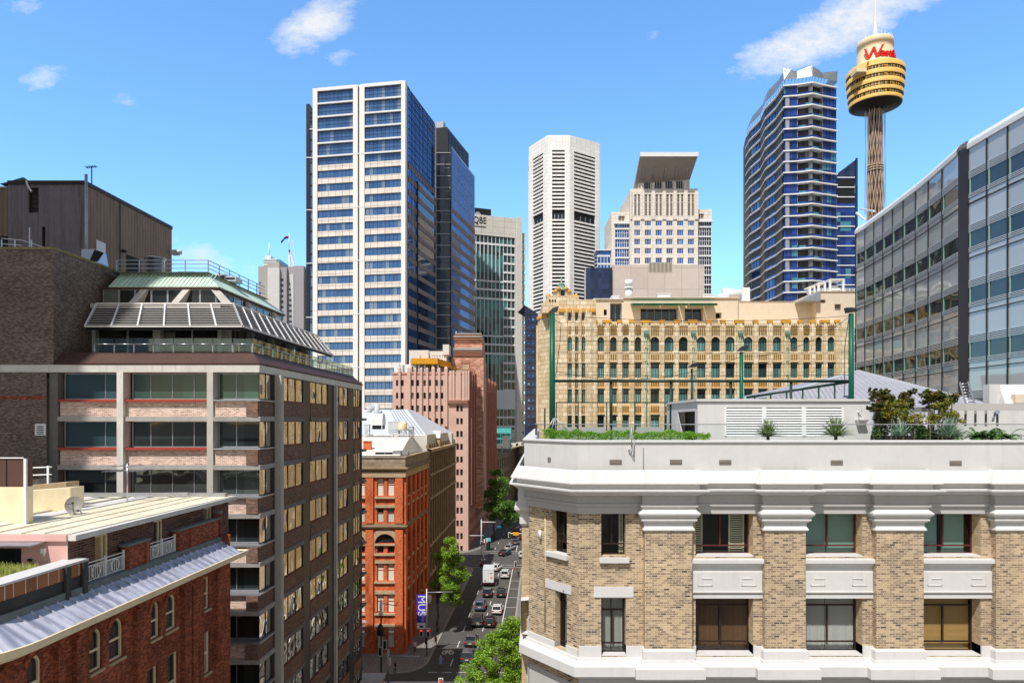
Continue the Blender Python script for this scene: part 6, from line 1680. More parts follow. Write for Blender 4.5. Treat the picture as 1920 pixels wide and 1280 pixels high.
# ---- metal clad plant room
PX, PYr, PYb, PZ = -39.4, 64.0, 79.0, 56.2
t2 = thing('rooftop_plant_room', 'ribbed brown metal clad plant room on the brown office building roof', 'plant room', (PX, PYr, 46.4))
m = MB(); fp = F(X_(15, PYr), PYr, 1, 0); fp2 = F(PX, PYr, SS, 1); wl_ = PX - X_(15, PYr)
fvent = (X_(53, PYr) - fp.o[0], X_(72.5, PYr) - fp.o[0], Z_(399, PYr), Z_(352, PYr)); fdoor = (X_(78, PYr) - fp.o[0], X_(85, PYr) - fp.o[0], 46, Z_(425, PYr))
m.facade(fp, 0, wl_, 38, PZ, [fvent, fdoor], .3, 0); m.build('front_wall', 'metal cladding', t2)
m = MB(); m.face([fp2.p(0, 38), fp2.p(15, 38), fp2.p(15, PZ - .05), fp2.p(0, PZ - .05)]); e = fp2.p(15, 0); m.face([(e[0], e[1], 38), (fp.o[0], 79, 38), (fp.o[0], 79, PZ), (e[0], e[1], PZ)]); m.build('side_wall', 'metal cladding brown', t2)
m = MB(); m.face([fp.p(0, PZ - .1), fp.p(wl_, PZ - .1), (e[0], e[1], PZ - .1), (fp.o[0], 79, PZ - .1)]); m.sweep([fp.o, (PX, PYr), e[:2]], [(.0, PZ - .35), (.1, PZ - .35), (.1, PZ), (-.2, PZ)]); m.build('roof_edge', 'bronze frame', t2)
window(fp, *fvent, -.25, dict(id='pv', glass='rib louvre dark', frame='bronze frame', t=.1), t2, 'louvre')
fb('door', 'interior dark', t2, fp, *fdoor, -.3, -.25)
fb('door', 'white metal', t2, fp2, fp2.upx(180), fp2.upx(197), 46.4, fp2.zpx(188, 453), .01, .06); fb('door', 'interior dark', t2, fp2, fp2.upx(237), fp2.upx(264), 46.4, fp2.zpx(245, 480), .01, .05)
fb('cladding_joint', 'bronze frame', t2, fp2, fp2.upx(224), fp2.upx(226), 46.4, PZ - .4, .01, .05)
m = MB(); u = fp2.upx(319); m.box(fp2.p(u, 0)[0], fp2.p(u, 0)[0] + .7, fp2.p(u, 0)[1], fp2.p(u, 0)[1] + .9, fp2.zpx(319, 476), fp2.zpx(319, 468)); m.tube(fp2.p(u, fp2.zpx(319, 472), .7), fp2.p(u + .4, fp2.zpx(319, 472), 1.1), .25, n=8); m.build('wall_fan', 'grey sheet', t2)
m = MB(); u = fp2.upx(230); m.tube(fp2.p(u, fp2.zpx(230, 470), 0), fp2.p(u, fp2.zpx(230, 472), .4), .14, n=8); m.build('wall_lamp', 'dark metal', t2)
m = MB(); cxr = X_(44, 67); m.lathe((cxr, 67), [(.9, PZ - .2), (.9, PZ + .35)], 4, a0=.78); m.lathe((cxr, 67), [(1.9, PZ + .3), (1.6, PZ + .45), (.1, PZ + 1.35)], 4, smooth=False, a0=.78); m.build('roof_vent', 'verdigris', t2)
pr = None; m = MB()
for q in range(8):
    a = q / 7; p = (X_(52, PYr) + (1 - math.cos(a * 1.6)) * .45, PYr - .15, PZ - .05 - 1.0 * a)
    if pr: m.tube(pr, p, .09, n=8)
    pr = p
m.build('overflow_pipe', 'white paint', t2)
m = MB(); m.tube((X_(161.5, PYr - .4), PYr - .4, 46.4), (X_(161.5, PYr - .4), PYr - .4, Z_(330, PYr)), .13, n=8); tag(m.build('flue_pipe', 'galvanised', None, (X_(161.5, PYr - .4), PYr - .4, 46.4)), 'tall thin grey flue pipe at the corner of the metal plant room', 'flue pipe')
m = MB(); ya = 66; m.tube((X_(172, ya), ya, PZ - .2), (X_(172, ya), ya, Z_(314, ya)), .05, n=6)
m.bar((X_(161, ya), ya, Z_(314.5, ya)), (X_(181, ya), ya, Z_(312, ya)), .06, .06)
for q in range(6): x = X_(162 + q * 3.6, ya); m.bar((x, ya - .3, Z_(314 - q * .4, ya)), (x, ya + .3, Z_(314 - q * .4, ya)), .04, .04)
tag(m.build('television_aerial', 'dark metal', None, (X_(172, ya), ya, PZ)), 'thin television aerial on top of the metal plant room', 'aerial')
m = MB(); m.box(-64, X_(14.6, 65), 65, 79, 46.4, Z_(352.5, 65)); m.box(-64, X_(15, 65), 64.9, 79, Z_(352.5, 65), Z_(350, 65), 1); m.box(X_(0, 65) - 2, X_(14.4, 65), 64.9, 65, 46.4, Z_(443, 65), 2)
tag(m.build('lift_motor_room', ['metal cladding brown', 'galvanised', 'black'], None, (X_(0, 65), 65, 46.4)), 'plain brown motor room at the left edge beside the metal plant room', 'motor room')
# things on the brick block's roof
m = MB(); y = 56
for py in (447, 457): m.bar((X_(2, y), y, Z_(py, y)), (X_(40, y), y, Z_(py + 3, y)), .06, .06)
m.bar((X_(40, y), y, Z_(450, y)), (X_(62, y), y + 1.5, Z_(456, y)), .06, .06)
for px in (3, 28, 59): m.tube((X_(px, y), y, 46.5), (X_(px, y), y, Z_(450, y)), .05, n=6)
tag(m.build('guard_rail', 'white metal', None, (X_(30, y), y, 46.5)), 'white pipe guard rail on the dark brick block at the left edge', 'railing')
m = MB(); m.tube((X_(55, 54), 54, 46.5), (X_(55.5, 54), 54, Z_(427, 54)), .04, n=5); tag(m.build('vent_pipe', 'white metal', None, (X_(55, 54), 54, 46.5)), 'thin white pipe standing on the dark brick block', 'pipe')
m = MB(); y = 57; m.hexa([(X_(150, y), y, 46.6), (X_(185, y), y, 46.3), (X_(185, y), y + 1.6, 46.3), (X_(150, y), y + 1.6, 46.6)], [(X_(153, y), y, Z_(467, y)), (X_(178, y), y, Z_(467, y)), (X_(178, y), y + 1.6, Z_(467, y)), (X_(153, y), y + 1.6, Z_(467, y))], 0)
m.hexa([(X_(168, y), y - .05, Z_(490, y)), (X_(184, y), y - .05, Z_(490, y)), (X_(184, y), y - .01, Z_(490, y)), (X_(168, y), y - .01, Z_(490, y))], [(X_(178, y), y - .05, Z_(468, y)), (X_(195, y), y - .05, Z_(474, y)), (X_(195, y), y - .01, Z_(474, y)), (X_(178, y), y - .01, Z_(468, y))], 1)
tag(m.build('duct_hood', ['steel', 'black'], None, (X_(170, y), y, 46.4)), 'angled silver duct hood on the dark brick block in front of the plant room', 'duct')
m = MB(); m.lathe((X_(291, 66), 66), [(.85, 46.3), (.85, Z_(487, 66)), (1.0, Z_(486, 66)), (1.0, Z_(484, 66)), (.2, Z_(483, 66))], 16); tag(m.build('roof_fan', 'steel', None, (X_(291, 66), 66, 46.3)), 'round silver roof fan behind the railing of the copper roof', 'roof fan')
for px, w_, h_ in ((349, 15, 12), (372, 14, 11), (411, 12, 9), (432, 10, 6)):
    m = MB(); y = 61; m.box(X_(px - w_, y), X_(px + w_, y), y, y + 1.5, 46.35, 46.35 + h_ * .07); m.box(X_(px - w_ + 2, y), X_(px + w_ - 2, y), y - .04, y, 46.5, 46.3 + h_ * .06, 1); tag(m.build('roof_unit', ['grey sheet', 'black'], None, (X_(px, y), y, 46.3)), 'dark fronted air conditioning unit behind the copper roof railing', 'air conditioner', 'units behind the copper roof railing')
# ================================================================ red brick building, near left
def XW(Y): return -17.6 + SS * (Y - 42)
yA = 25.9; NC = (XW(yA), yA)
arcp = [(NC[0] - 2.7 + 2.7 * math.sin(a), NC[1] - 2.7 * math.cos(a)) for a in [math.pi / 2 * k / 7 for k in range(7)]]
pathW = [(-40, NC[1] - 2.7)] + arcp + [NC, (XW(43.2), 43.2)]
t = thing('red_brick_building', 'weathered red brick corner building with arched sash windows, zinc eaves and iron balcony railings', 'building', (NC[0], NC[1], 0))
f = F(NC[0], NC[1], SS, 1.0); L = dist(NC, (XW(43.2), 43.2))
def lu(px): return f.upx(px)
def lz(px, py): return f.zpx(px, py)
ops = []; info = []
def arcwin(p0, p1, top, bot):
    u0, u1 = lu(p0), lu(p1); pm = (p0 + p1) / 2; o = (u0, u1, lz(pm, bot), lz(pm, top), (u1 - u0) / 2); ops.append(o); info.append((o, 1))
def rectwin(p0, p1, top, bot):
    u0, u1 = lu(p0), lu(p1); pm = (p0 + p1) / 2; o = (u0, u1, lz(pm, bot), lz(pm, top)); ops.append(o); info.append((o, 0))
for a in ((311, 331, 1113, 1180), (283, 300, 1127, 1196), (205, 232, 1158, 1236), (168, 192, 1178, 1257), (50, 80, 1228, 1330), (8, 34, 1250, 1350)): arcwin(*a)
for a in ((383, 393, 1081, 1141), (383, 394, 1183, 1261), (315, 334, 1223, 1330), (276, 296, 1250, 1360), (205, 235, 1300, 1400)): rectwin(*a)
zw = 25.55
mb = MB(); mb.facade(f, -.0, L, 0, zw, ops, .28, 0)
mb.sweep(pathW[:-1], [(0, 0), (0, zw)]); e = pathW[-1]; mb.face([(e[0], e[1], 0), (-40, e[1], 0), (-40, e[1], 27), (e[0], e[1], 27)])
mb.build('wall', 'red brick', t)
for o, ar in info:
    w_ = window(f, *o[:4], -.2, dict(id='lw%d%.2f' % (ar, o[1] - o[0]), glass='window dark', frame='cream paint', t=.09, tr=(.48,), fd=.08, rise=o[4] if ar else 0), t)
    m = MB(); m.fbox(f, o[0] - .08, o[1] + .08, o[2] - .12, o[2] - .01, -.27, .1); m.build('window_sill', 'sandstone', t)
    if ar:
        m = MB(); r0, r1 = o[4] + .02, o[4] + .26; cc = (o[0] + o[1]) / 2; zc = o[3] - o[4]
        for q in range(10):
            a, e_ = math.pi * q / 10, math.pi * (q + 1) / 10
            P0 = [(cc - r * math.cos(w__), zc + r * math.sin(w__)) for r, w__ in ((r0, a), (r1, a), (r1, e_), (r0, e_))]
            m.hexa([f.p(u, z, .06) for u, z in P0], [f.p(u, z, .003) for u, z in P0])
        m.build('brick_arch', 'red brick', t)
for a, b, z0 in ((340, 352, 18), (356, 364, 18), (250, 268, 20), (135, 155, 19), (402, 413, 20), (100, 112, 20)):
    u0, u1 = lu(a), lu(b); m = MB(); m.fbox(f, u0, u1, z0, zw, .003, .22); m.fbox(f, u0 - .06, u1 + .06, z0 - .3, z0, .003, .16); m.fbox(f, u0 - .05, u1 + .05, zw - .5, zw - .05, .01, .34); m.build('pilaster', 'red brick', t)
m = MB(); m.sweep(pathW, [(0, 25.3), (.2, 25.32), (.25, 25.5), (.72, 25.56), (.72, 25.6)]); m.build('eaves_soffit', 'cream paint', t)
m = MB(); m.sweep(pathW + [(XW(43.2) - .4, 43.25)], [(.60, 25.57), (.80, 25.6), (.86, 25.9), (.80, 25.92), (.74, 25.84)]); m.build('gutter', 'cream paint', t)
m = MB(); m.sweep(pathW, [(.76, 25.86), (-.62, 26.62)]); m.build('zinc_roof', 'zinc roofing', t)
def ring_pts(d): 
    return None
# rolls of the zinc roof
for k in range(24):
    u = .4 + k * .72
    if u < L: m = MB(); m.bar(f.p(u, 25.9, .74), f.p(u, 26.64, -.6), .06, .08); m.build('roof_roll', 'zinc roofing', t)
m = MB(); m.sweep(pathW, [(-.50, 26.56), (-.5, 26.85), (-.62, 26.85)]); m.build('flashing', 'lead sheet', t)
# parapet with two lowered balconies
PD = -.62
def pu(px): return f.at(0, PD).upx(px)
fp = f.at(0, PD)
gaps = [(pu(164), pu(238)), (pu(281), pu(333))]
zp = 27.95
def wallseg(u0, u1, z1, mat, name='parapet'):
    m = MB(); m.fbox(fp, u0, u1, 26.3, z1, -.3, 0); m.build(name, mat, t)
    m = MB(); m.fbox(fp, u0 - .03, u1 + .03, z1, z1 + .1, -.36, .06); m.build('parapet_coping', 'lead sheet', t)
wallseg(gaps[0][1], gaps[1][0], zp, 'red brick'); wallseg(gaps[1][1], L, zp, 'red brick')
wallseg(L - .25, L + .2, zp + .35, 'red brick')
for g in gaps: wallseg(g[0], g[1], 26.78, 'red brick', 'balcony_base')
for u0 in (gaps[0][1] + .05, gaps[0][1] + 1.5, gaps[1][1] + .05, gaps[1][1] + 1.3): m = MB(); m.fbox(fp, u0, u0 + .32, 26.35, zp - .02, .003, .1); m.build('parapet_pier', 'red brick', t)
pr_ = [(-40, NC[1] - 2.7)] + arcp + [NC, f.p(gaps[0][0], 0)[:2]]
m = MB(); m.sweep(pr_, [(PD, 26.2), (PD, 27.35)]); m.build('parapet_render', 'dark grey render', t)
m = MB(); m.sweep(pr_, [(PD + .02, 27.35), (PD + .02, zp - .04)]); m.build('parapet_tiles', 'terracotta panels', t)
m = MB(); m.sweep(pr_, [(PD + .06, zp - .05), (PD + .06, zp + .04), (PD - .75, zp + .08), (PD - .75, zp - .3)]); m.build('parapet_coping', 'white render', t)
for u0 in (pu(150), pu(118)): m = MB(); m.fbox(fp, u0, u0 + .3, 26.4, zp - .05, .03, .16); m.build('parapet_pier', 'dark grey render', t)
for g in gaps:
    rb = thing('balcony_railing', 'cream iron balcony railing with two ring motifs, ' + ('nearer the pink wall' if g is gaps[0] else 'farther along the red brick parapet'), 'railing', fp.p((g[0] + g[1]) / 2, 26.88), 'iron railings on the red brick parapet')
    m = MB(); u0, u1 = g[0] + .05, g[1] - .05; z0, z1 = 26.92, 27.72
    for z in (z0, z1, z1 - .16): m.fbox(fp, u0, u1, z - .02, z + .02, -.16, -.12)
    n = 20
    for k in range(n + 1):
        u = u0 + (u1 - u0) * k / n; m.fbox(fp, u - .014, u + .014, z0, z1 - .16, -.155, -.125)
    m.build('railing_bars', 'white paint', rb)
    for k in (0, n // 2, n): m = MB(); u = u0 + (u1 - u0) * k / n; m.fbox(fp, u - .035, u + .035, z0 - .1, z1 + .1, -.18, -.1); m.build('railing_post', 'white paint', rb)
    for c in (.25, .75):
        m = MB(); cu = u0 + (u1 - u0) * c; cz = (z0 + z1 - .16) / 2
        for q in range(18):
            a, b = 2 * math.pi * q / 18, 2 * math.pi * (q + 1) / 18; r = .29
            m.bar(fp.p(cu + r * math.cos(a), cz + r * math.sin(a), -.11), fp.p(cu + r * math.cos(b), cz + r * math.sin(b), -.11), .035, .035)
        m.build('railing_ring', 'white paint', rb)
# attic storey
AX, AY = X_(127, 30.0), 30.0
fa = F(AX, AY, SS, 1.0); LA = 15.4; za = 28.85; zb = 26.4
ops = []
for p0, p1, c0, c1 in ((178, 204, 996, 1062), (288, 306, 970, 1030), (382, 398, 942, 977)):
    pm = (p0 + p1) / 2; ops.append((fa.upx(p0), fa.upx(p1), max(zb + .3, fa.zpx(pm, c1)), min(za - .12, fa.zpx(pm, c0))))
m = MB(); m.facade(fa, 0, LA, zb, za, ops, .2, 0); e = fa.p(LA, 0); m.face([(e[0], e[1], zb), (-40, e[1], zb), (-40, e[1], za), (e[0], e[1], za)]); m.build('attic_wall', 'attic brick', t)
for i, o in enumerate(ops): window(fa, *o, -.15, dict(id='at%d' % i, glass=['attic curtain', 'shade glass', 'rib louvre'][i], frame='cream paint', us=(0, .62, 1), t=.08, fd=.08), t, 'window')
ffp = F(-41, AY, 1, 0); U_ = lambda px: X_(px, AY) + 41
m = MB(); m.facade(ffp, 0, U_(127), zb, za, [(U_(-60), U_(40), zb + .5, Z_(1027, AY))], .25, 0); m.fbox(ffp, U_(40), U_(127), Z_(1013, AY), Z_(1012, AY), .01, .03); m.build('front_wall', 'pink paint', t)
window(ffp, U_(-60), U_(40), zb + .5, Z_(1027, AY), -.2, dict(id='pkw', glass='office glass', frame='dark metal', nx=2, t=.1), t)
m = MB(); m.fbox(ffp, 0, U_(127) + .02, za, za + .26, -.2, .14); m.build('front_fascia', 'pink paint', t)
m = MB(); m.hexa([ffp.p(0, za - .12, .9), ffp.p(U_(82), za - .12, .9), ffp.p(U_(88), za - .1, .02), ffp.p(0, za - .1, .02)], [ffp.p(0, za - .06, .92), ffp.p(U_(82), za - .06, .92), ffp.p(U_(88), za - .02, .02), ffp.p(0, za - .02, .02)]); m.build('door_canopy', 'galvanised', t)
m = MB(); m.fbox(fa, -.05, LA + .3, za, za + .24, -.1, .4); m.build('roof_fascia', 'pale concrete', t)
m = MB(); m.face([(-41, AY + .1, za + .27), (AX - .03, AY + .1, za + .27), (e[0] + .3, e[1] + .3, za + .27), (-41, e[1] + .3, za + .27)]); m.build('roof', 'cream roofing', t)
for k, (dx, w_, hh, mt) in enumerate(((1.1, .1, .05, 'cream roofing'), (2.1, .1, .05, 'cream roofing'), (3.3, .12, .06, 'cream roofing'), (4.6, .9, .07, 'white render'), (7.5, .6, .08, 'white render'), (6.1, .12, .08, 'galvanised'))):
    m = MB(); m.hexa([(AX - dx - w_, AY + .12, za + .272), (AX - dx, AY + .12, za + .272), (AX - dx + .65, e[1], za + .272), (AX - dx - w_ + .65, e[1], za + .272)], [(AX - dx - w_, AY + .12, za + .272 + hh), (AX - dx, AY + .12, za + .272 + hh), (AX - dx + .65, e[1], za + .272 + hh), (AX - dx - w_ + .65, e[1], za + .272 + hh)]); m.build('roof_seam', mt, t)
m = MB(); m.bar((X_(100, 44), 43.6, za + .5), (X_(345, 44), 44.6, za + .5), .2, .2); m.bar((X_(60, 44), 45.2, za + .35), (X_(410, 44), 45.2, za + .35), .5, .3); m.build('roof_gutter', 'galvanised', t)
zr = za + .28
# lamps on the pink wall, planter grass
m = MB(); u = U_(85); m.fbox(ffp, u - .07, u + .07, Z_(1036, AY), Z_(1026, AY), .04, .22); m.fbox(ffp, u - .03, u + .03, Z_(1041, AY), Z_(1036, AY), .02, .12); tag(m.build('wall_lamp', 'white paint', None, ffp.p(u, Z_(1032, AY))), 'white wall lamp under the canopy on the pink wall', 'lamp')
m = MB(); u = U_(58); m.fbox(ffp, u - .06, u + .06, Z_(1051, AY), Z_(1046, AY), .02, .16); m.tube(ffp.p(u + .02, Z_(1051, AY), .1), ffp.p(u + .05, Z_(1058, AY), .14), .05, n=8); tag(m.build('security_camera', 'black', None, ffp.p(u, Z_(1050, AY))), 'small black camera on the pink wall', 'camera')
# cabin, stacked boards, rail, dish, aerial on the flat roof
cb = thing('roof_cabin', 'brown and cream clad cabin standing on the flat cream roof', 'cabin', (X_(20, 33), 33, zr))
m = MB(); x1 = X_(48, 33); zm = Z_(912, 33); m.box(-38, x1, 33, 33.5, zm, Z_(859, 33)); m.build('upper_cladding', 'cabin brown', cb)
m = MB(); m.box(-38, x1 + .01, 32.98, 33.51, zr, zm - .01); m.build('lower_cladding', 'cream paint', cb)
m = MB(); m.box(x1 - .06, x1 + .05, 32.94, 33.05, zr, Z_(857, 33)); m.box(-38, x1 + .05, 32.94, 33.05, Z_(859, 33), Z_(857, 33)); m.build('trim', 'white paint', cb)
m = MB(); m.box(X_(12, 33), X_(13, 33), 32.97, 33, zm, Z_(859, 33)); m.build('panel_joint', 'black', cb)
m = MB(); y = 40
for py in (875, 889): m.tube((X_(49, y), y, Z_(py + 2, y)), (X_(97, y), y, Z_(py, y)), .045, n=6)
for px in (53, 90): m.tube((X_(px, y), y, zr), (X_(px, y), y, Z_(873, y)), .06, n=6)
tag(m.build('guard_rail', 'white metal', None, (X_(70, y), y, zr)), 'short white guard rail beside the brown and cream cabin', 'railing')
for i, (a, b, py0, py1, y, mt, lab) in enumerate(((46, 124, 921, 904, 40, 'sandstone', 'long weathered box plinth behind the white guard rail'), (46, 132, 932, 914, 38, 'cream paint', 'long cream box plinth in front of the weathered one'), (46, 72, 905, 897, 42, 'dark concrete', 'stack of dark boards behind the white guard rail'))):
    m = MB(); m.hexa([(X_(a, y), y - 1, zr), (X_(b, y), y, zr), (X_(b, y), y + 1.2, zr), (X_(a, y), y + .5, zr)], [(X_(a, y), y - 1, Z_(py1 + 6, y)), (X_(b, y), y, Z_(py1, y)), (X_(b, y), y + 1.2, Z_(py1, y)), (X_(a, y), y + .5, Z_(py1 + 6, y))]); tag(m.build('roof_plinth', mt, None, (X_(a, y), y, zr)), lab, 'plinth')
def dish(label, c, r, stand, ax):
    o = thing('satellite_dish', label, 'satellite dish', (c[0], c[1], stand))
    ax = Vector(ax).normalized(); e1 = ax.cross(Vector((0, 0, 1))).normalized(); e2 = ax.cross(e1); c = Vector(c); m = MB(); rings = []
    for k in range(6):
        rr = r * k / 5 + .001; rings.append([c + e1 * (rr * math.cos(2 * math.pi * q / 24)) + e2 * (rr * 1.1 * math.sin(2 * math.pi * q / 24)) + ax * (.28 * rr * rr / r) for q in range(24)])
    for a in range(5):
        for q in range(24): m.face([rings[a][q], rings[a][(q + 1) % 24], rings[a + 1][(q + 1) % 24], rings[a + 1][q]], 0, True)
    for q in range(24): m.face([rings[5][q], rings[5][(q + 1) % 24], rings[5][(q + 1) % 24] - ax * .03, rings[5][q] - ax * .03])
    m.build('reflector', 'dish grey', o)
    m = MB(); tip = c + ax * r * .9; m.tube(c - e2 * r * .9 * -1 + ax * .1, tip, .02, n=6); m.tube(c + e1 * r * .8 + ax * .2, tip, .015, n=5); m.tube(tip, tip + ax * .12, .06, n=8); m.build('feed_arm', 'dark metal', o)
    m = MB(); b = c - ax * .12; m.tube(c, b, .06, n=8); m.tube(b, (b.x, b.y, stand), .05, n=8)
    for q in range(3): a = 2.1 * q + .4; m.tube((b.x, b.y, stand + .45), (b.x + .35 * math.cos(a), b.y + .35 * math.sin(a), stand), .03, n=6)
    m.build('tripod', 'white metal', o)
yd = 36.5
dish('round grey satellite dish on a white tripod on the flat cream roof', (X_(139, yd), yd, Z_(947, yd)), .42, zr, (.35, -.8, .35))
m = MB(); y = 42; xm = X_(238.5, y); m.tube((xm, y, zr), (xm, y, Z_(868, y)), .035, n=6)
for py, a, b in ((882, 201, 272), (873, 207, 270)):
    m.bar((X_(a, y), y + .2, Z_(py + 1.5, y)), (X_(b, y), y - .1, Z_(py - 1.5, y)), .05, .05)
for k in range(9): x = X_(206 + k * 8, y); m.bar((x - .2, y - .5, Z_(883, y)), (x + .2, y + .6, Z_(881, y)), .035, .035)
for k in range(5): x = X_(212 + k * 13, y); m.bar((x, y - .3, Z_(874, y)), (x, y + .3, Z_(872, y)), .02, .02)
tag(m.build('television_aerial', 'steel', None, (xm, y, zr)), 'silver television aerial on a mast on the flat cream roof', 'aerial')
m = MB(); random.seed(21)
for k in range(420):
    a = random.random(); x = X_(-14 + 80 * a, 28.8) + random.uniform(-.1, .1); y = 28.9 - .9 * a * .2 + random.uniform(-.35, .35); h_ = random.uniform(.22, .5); dx, dy = random.uniform(-.16, .16), random.uniform(-.12, .12)
    m.face([(x - .018, y, 27.45), (x + .018, y, 27.45), (x + dx + .004, y + dy, 27.45 + h_ + .2), (x + dx - .004, y + dy, 27.45 + h_ + .2)])
g = m.build('grass', 'grass blade', None, (X_(20, 28.5), 28.5, 27.5)); g['kind'] = 'stuff'; g['label'] = 'tufts of pale grass in the parapet planter below the pink wall'

# ================================================================ office tower behind the viewer; it throws the shade across the left blocks
t = thing('neighbour_tower', 'tall plain office tower standing behind the viewpoint on the left', 'office tower', (-60, 8, 0))
sx = math.tan(AZ); X0 = X_(157, BY) - sx * (BY - 4)
m = MB(); m.prism([(X0 - 34, 4), (X0, 4), (X0 - 20, 12), (X0 - 34, 14)], 0, 154); m.build('wall', 'pale concrete', t)
ft = F(X0 - 34, -16, 1, 0)
for k in range(6): m = MB(); m.box(X0 - 31 + k * 5, X0 - 28 + k * 5, 3.9, 3.99, 4, 150); m.build('window_strip', 'bay dark glass', t)
# ================================================================ white and tan brick building, right foreground
WY = 28.3
def wx(px): return X_(px, 28.0)
def wz(py): return Z_(py, 28.0)
W0, W1, W2, W3 = (.75 + SS * 44, 75), (.75, 31.0), (2.72, WY), (46, WY)
t = thing('white_parapet_building', 'tan brick building with deep white parapet, moulded cornice and white capitals on its piers', 'building', (W2[0], W2[1], 0))
f = F(0, WY, 1, 0); fc = Fpts(W1, W2); LC = dist(W1, W2); fsd = Fpts(W0, W1); LSd = dist(W0, W1)
piers = [(1209, 1298), (1434, 1511), (1643, 1732), (1868, 1957), (2082, 2170)]
bays = [(1308, 1417), (1515.5, 1624), (1738.5, 1848), (1962, 2072)]
ops = []
zu1, zu0 = wz(964.5), wz(1045); zl1, zl0 = wz(1124), wz(1232.5)
for a, b in bays: ops += [(wx(a), wx(b), zu0, zu1), (wx(a), wx(b), zl0, zl1)]
ops += [(wx(1129), wx(1175.5), wz(1044), wz(962)), (wx(1129), wx(1176), zl0, zl1)]
RV = .62
mb = MB(); mb.facade(f, W2[0], W3[0], wz(1275), wz(940), ops, RV, 0, 1)
cw = [(fc.upx(1034), fc.upx(1063), Z_(1036, 29.4), Z_(955, 29.4)), (fc.upx(1041), fc.upx(1063), Z_(1213, 29.4), Z_(1108, 29.4))]
mb.facade(fc, 0, LC, wz(1290), wz(935), cw, RV * .7, 0, 1)
mb.facade(fsd, 0, LSd, 0, wz(935), [], .3, 0)
mb.build('brick_wall', ['tan brick', 'tan brick smooth'], t)
m = MB(); m.fbox(f, W2[0] + .1, W3[0], wz(1272), wz(940), -2.4, -2.3); m.face([fc.p(.2, wz(1272), -1.4), fc.p(LC, wz(1272), -1.6), fc.p(LC, wz(940), -1.6), fc.p(.2, wz(940), -1.4)])
for z in (wz(960), wz(1052), wz(1118), wz(1245)): m.face([(W2[0] - .6, WY + RV + .05, z), (W3[0], WY + RV + .05, z), (W3[0], WY + 2.35, z), (W2[0] - .6, WY + 2.35, z)])
m.build('interior', 'interior dark', t)
m = MB(); m.fbox(f, W2[0], W3[0], 0, wz(1274), -.3, -.02); m.fbox(fc, 0, LC, 0, wz(1289), -.3, -.02); m.fbox(fsd, 20, LSd, 0, wz(1200), .01, .05); m.build('lower_wall', 'grey render', t)
# piers
for a, b in piers:
    m = MB(); m.fbox(f, wx(a), wx(b), wz(1222), wz(950), .0, .3); m.build('pier', 'tan brick', t)
def jog(path0, dj=.3):
    out = list(path0)
    for a, b in piers: out += [(wx(a), WY), (wx(a), WY - dj), (wx(b), WY - dj), (wx(b), WY)]
    return out + [W3]
def offp(path, d):
    m_ = MB(); m_.sweep(path, [(d, 0), (d, 1)]); return [v[:2] for v in m_.v[::2]]
def jog2(dj=.3):
    out = offp([W0, W1, W2, W3], dj)[:3] + [(wx(piers[0][1]), WY - dj), (wx(piers[0][1]), WY)]
    for a, b in piers[1:]: out += [(wx(a), WY), (wx(a), WY - dj), (wx(b), WY - dj), (wx(b), WY)]
    return out + [W3]
PJ = jog2()
m = MB(); m.sweep([W0, W1, W2, W3], [(.2, 31.72), (.2, wz(829.5)), (.27, wz(829)), (.27, wz(826.3)), (.2, wz(825.3)), (-.3, wz(825.3)), (-.3, 31.9)]); m.build('parapet', 'white render', t)
m = MB(); m.sweep(PJ, [(.12, 32.05), (.2, wz(883)), (.25, wz(884)), (.50, wz(903.5)), (.50, wz(905.5)), (.30, wz(906.5)), (.24, wz(908)), (.24, wz(915.5)), (.56, wz(916)), (.56, wz(919)), (.40, wz(920.5)), (.32, wz(924)), (.22, wz(927)), (.08, wz(929)), (-.3, wz(930))]); m.build('cornice', 'white render', t)
m = MB(); m.sweep(jog([W0, W1, W2]), [(.12, wz(928.5)), (.12, wz(944)), (.2, wz(945)), (.2, wz(949)), (.11, wz(951)), (.09, wz(952)), (.09, wz(964)), (-.1, wz(964))]); m.build('frieze', 'grey render', t)
for a, b in piers:
    path = [(wx(a), WY + .05), (wx(a), WY - .3), (wx(b), WY - .3), (wx(b), WY + .05)]
    Z = wz
    m = MB(); m.sweep(path, [(.0, Z(996)), (.07, Z(994.5)), (.09, Z(993)), (.07, Z(990)), (.02, Z(987)), (.02, Z(980)), (.10, Z(977)), (.16, Z(975)), (.16, Z(972)), (.10, Z(971.3)), (.10, Z(970)), (.19, Z(969.3)), (.19, Z(967)), (.24, Z(965.5)), (.27, Z(962.5)), (.27, Z(960.5)), (.13, Z(955)), (.13, Z(944)), (.10, Z(943.5))]); m.build('capital', 'white render', t)
# side capitals seen in profile along the street wall
for k in range(4):
    u = LSd - .55 - k * 9; m = MB(); pth = [fsd.p(u - .9, 0)[:2], fsd.p(u - .9, 0, .35)[:2], fsd.p(u, 0, .35)[:2], fsd.p(u, 0)[:2]]
    m.sweep(pth, [(.0, wz(1010)), (.08, wz(1005)), (.08, wz(985)), (.3, wz(975)), (.3, wz(968)), (.15, wz(960)), (.15, wz(925))]); m.build('capital', 'white render', t)
    fb('pier', 'tan brick smooth', t, fsd, u - .85, u - .05, 0, wz(1005), .01, .33)
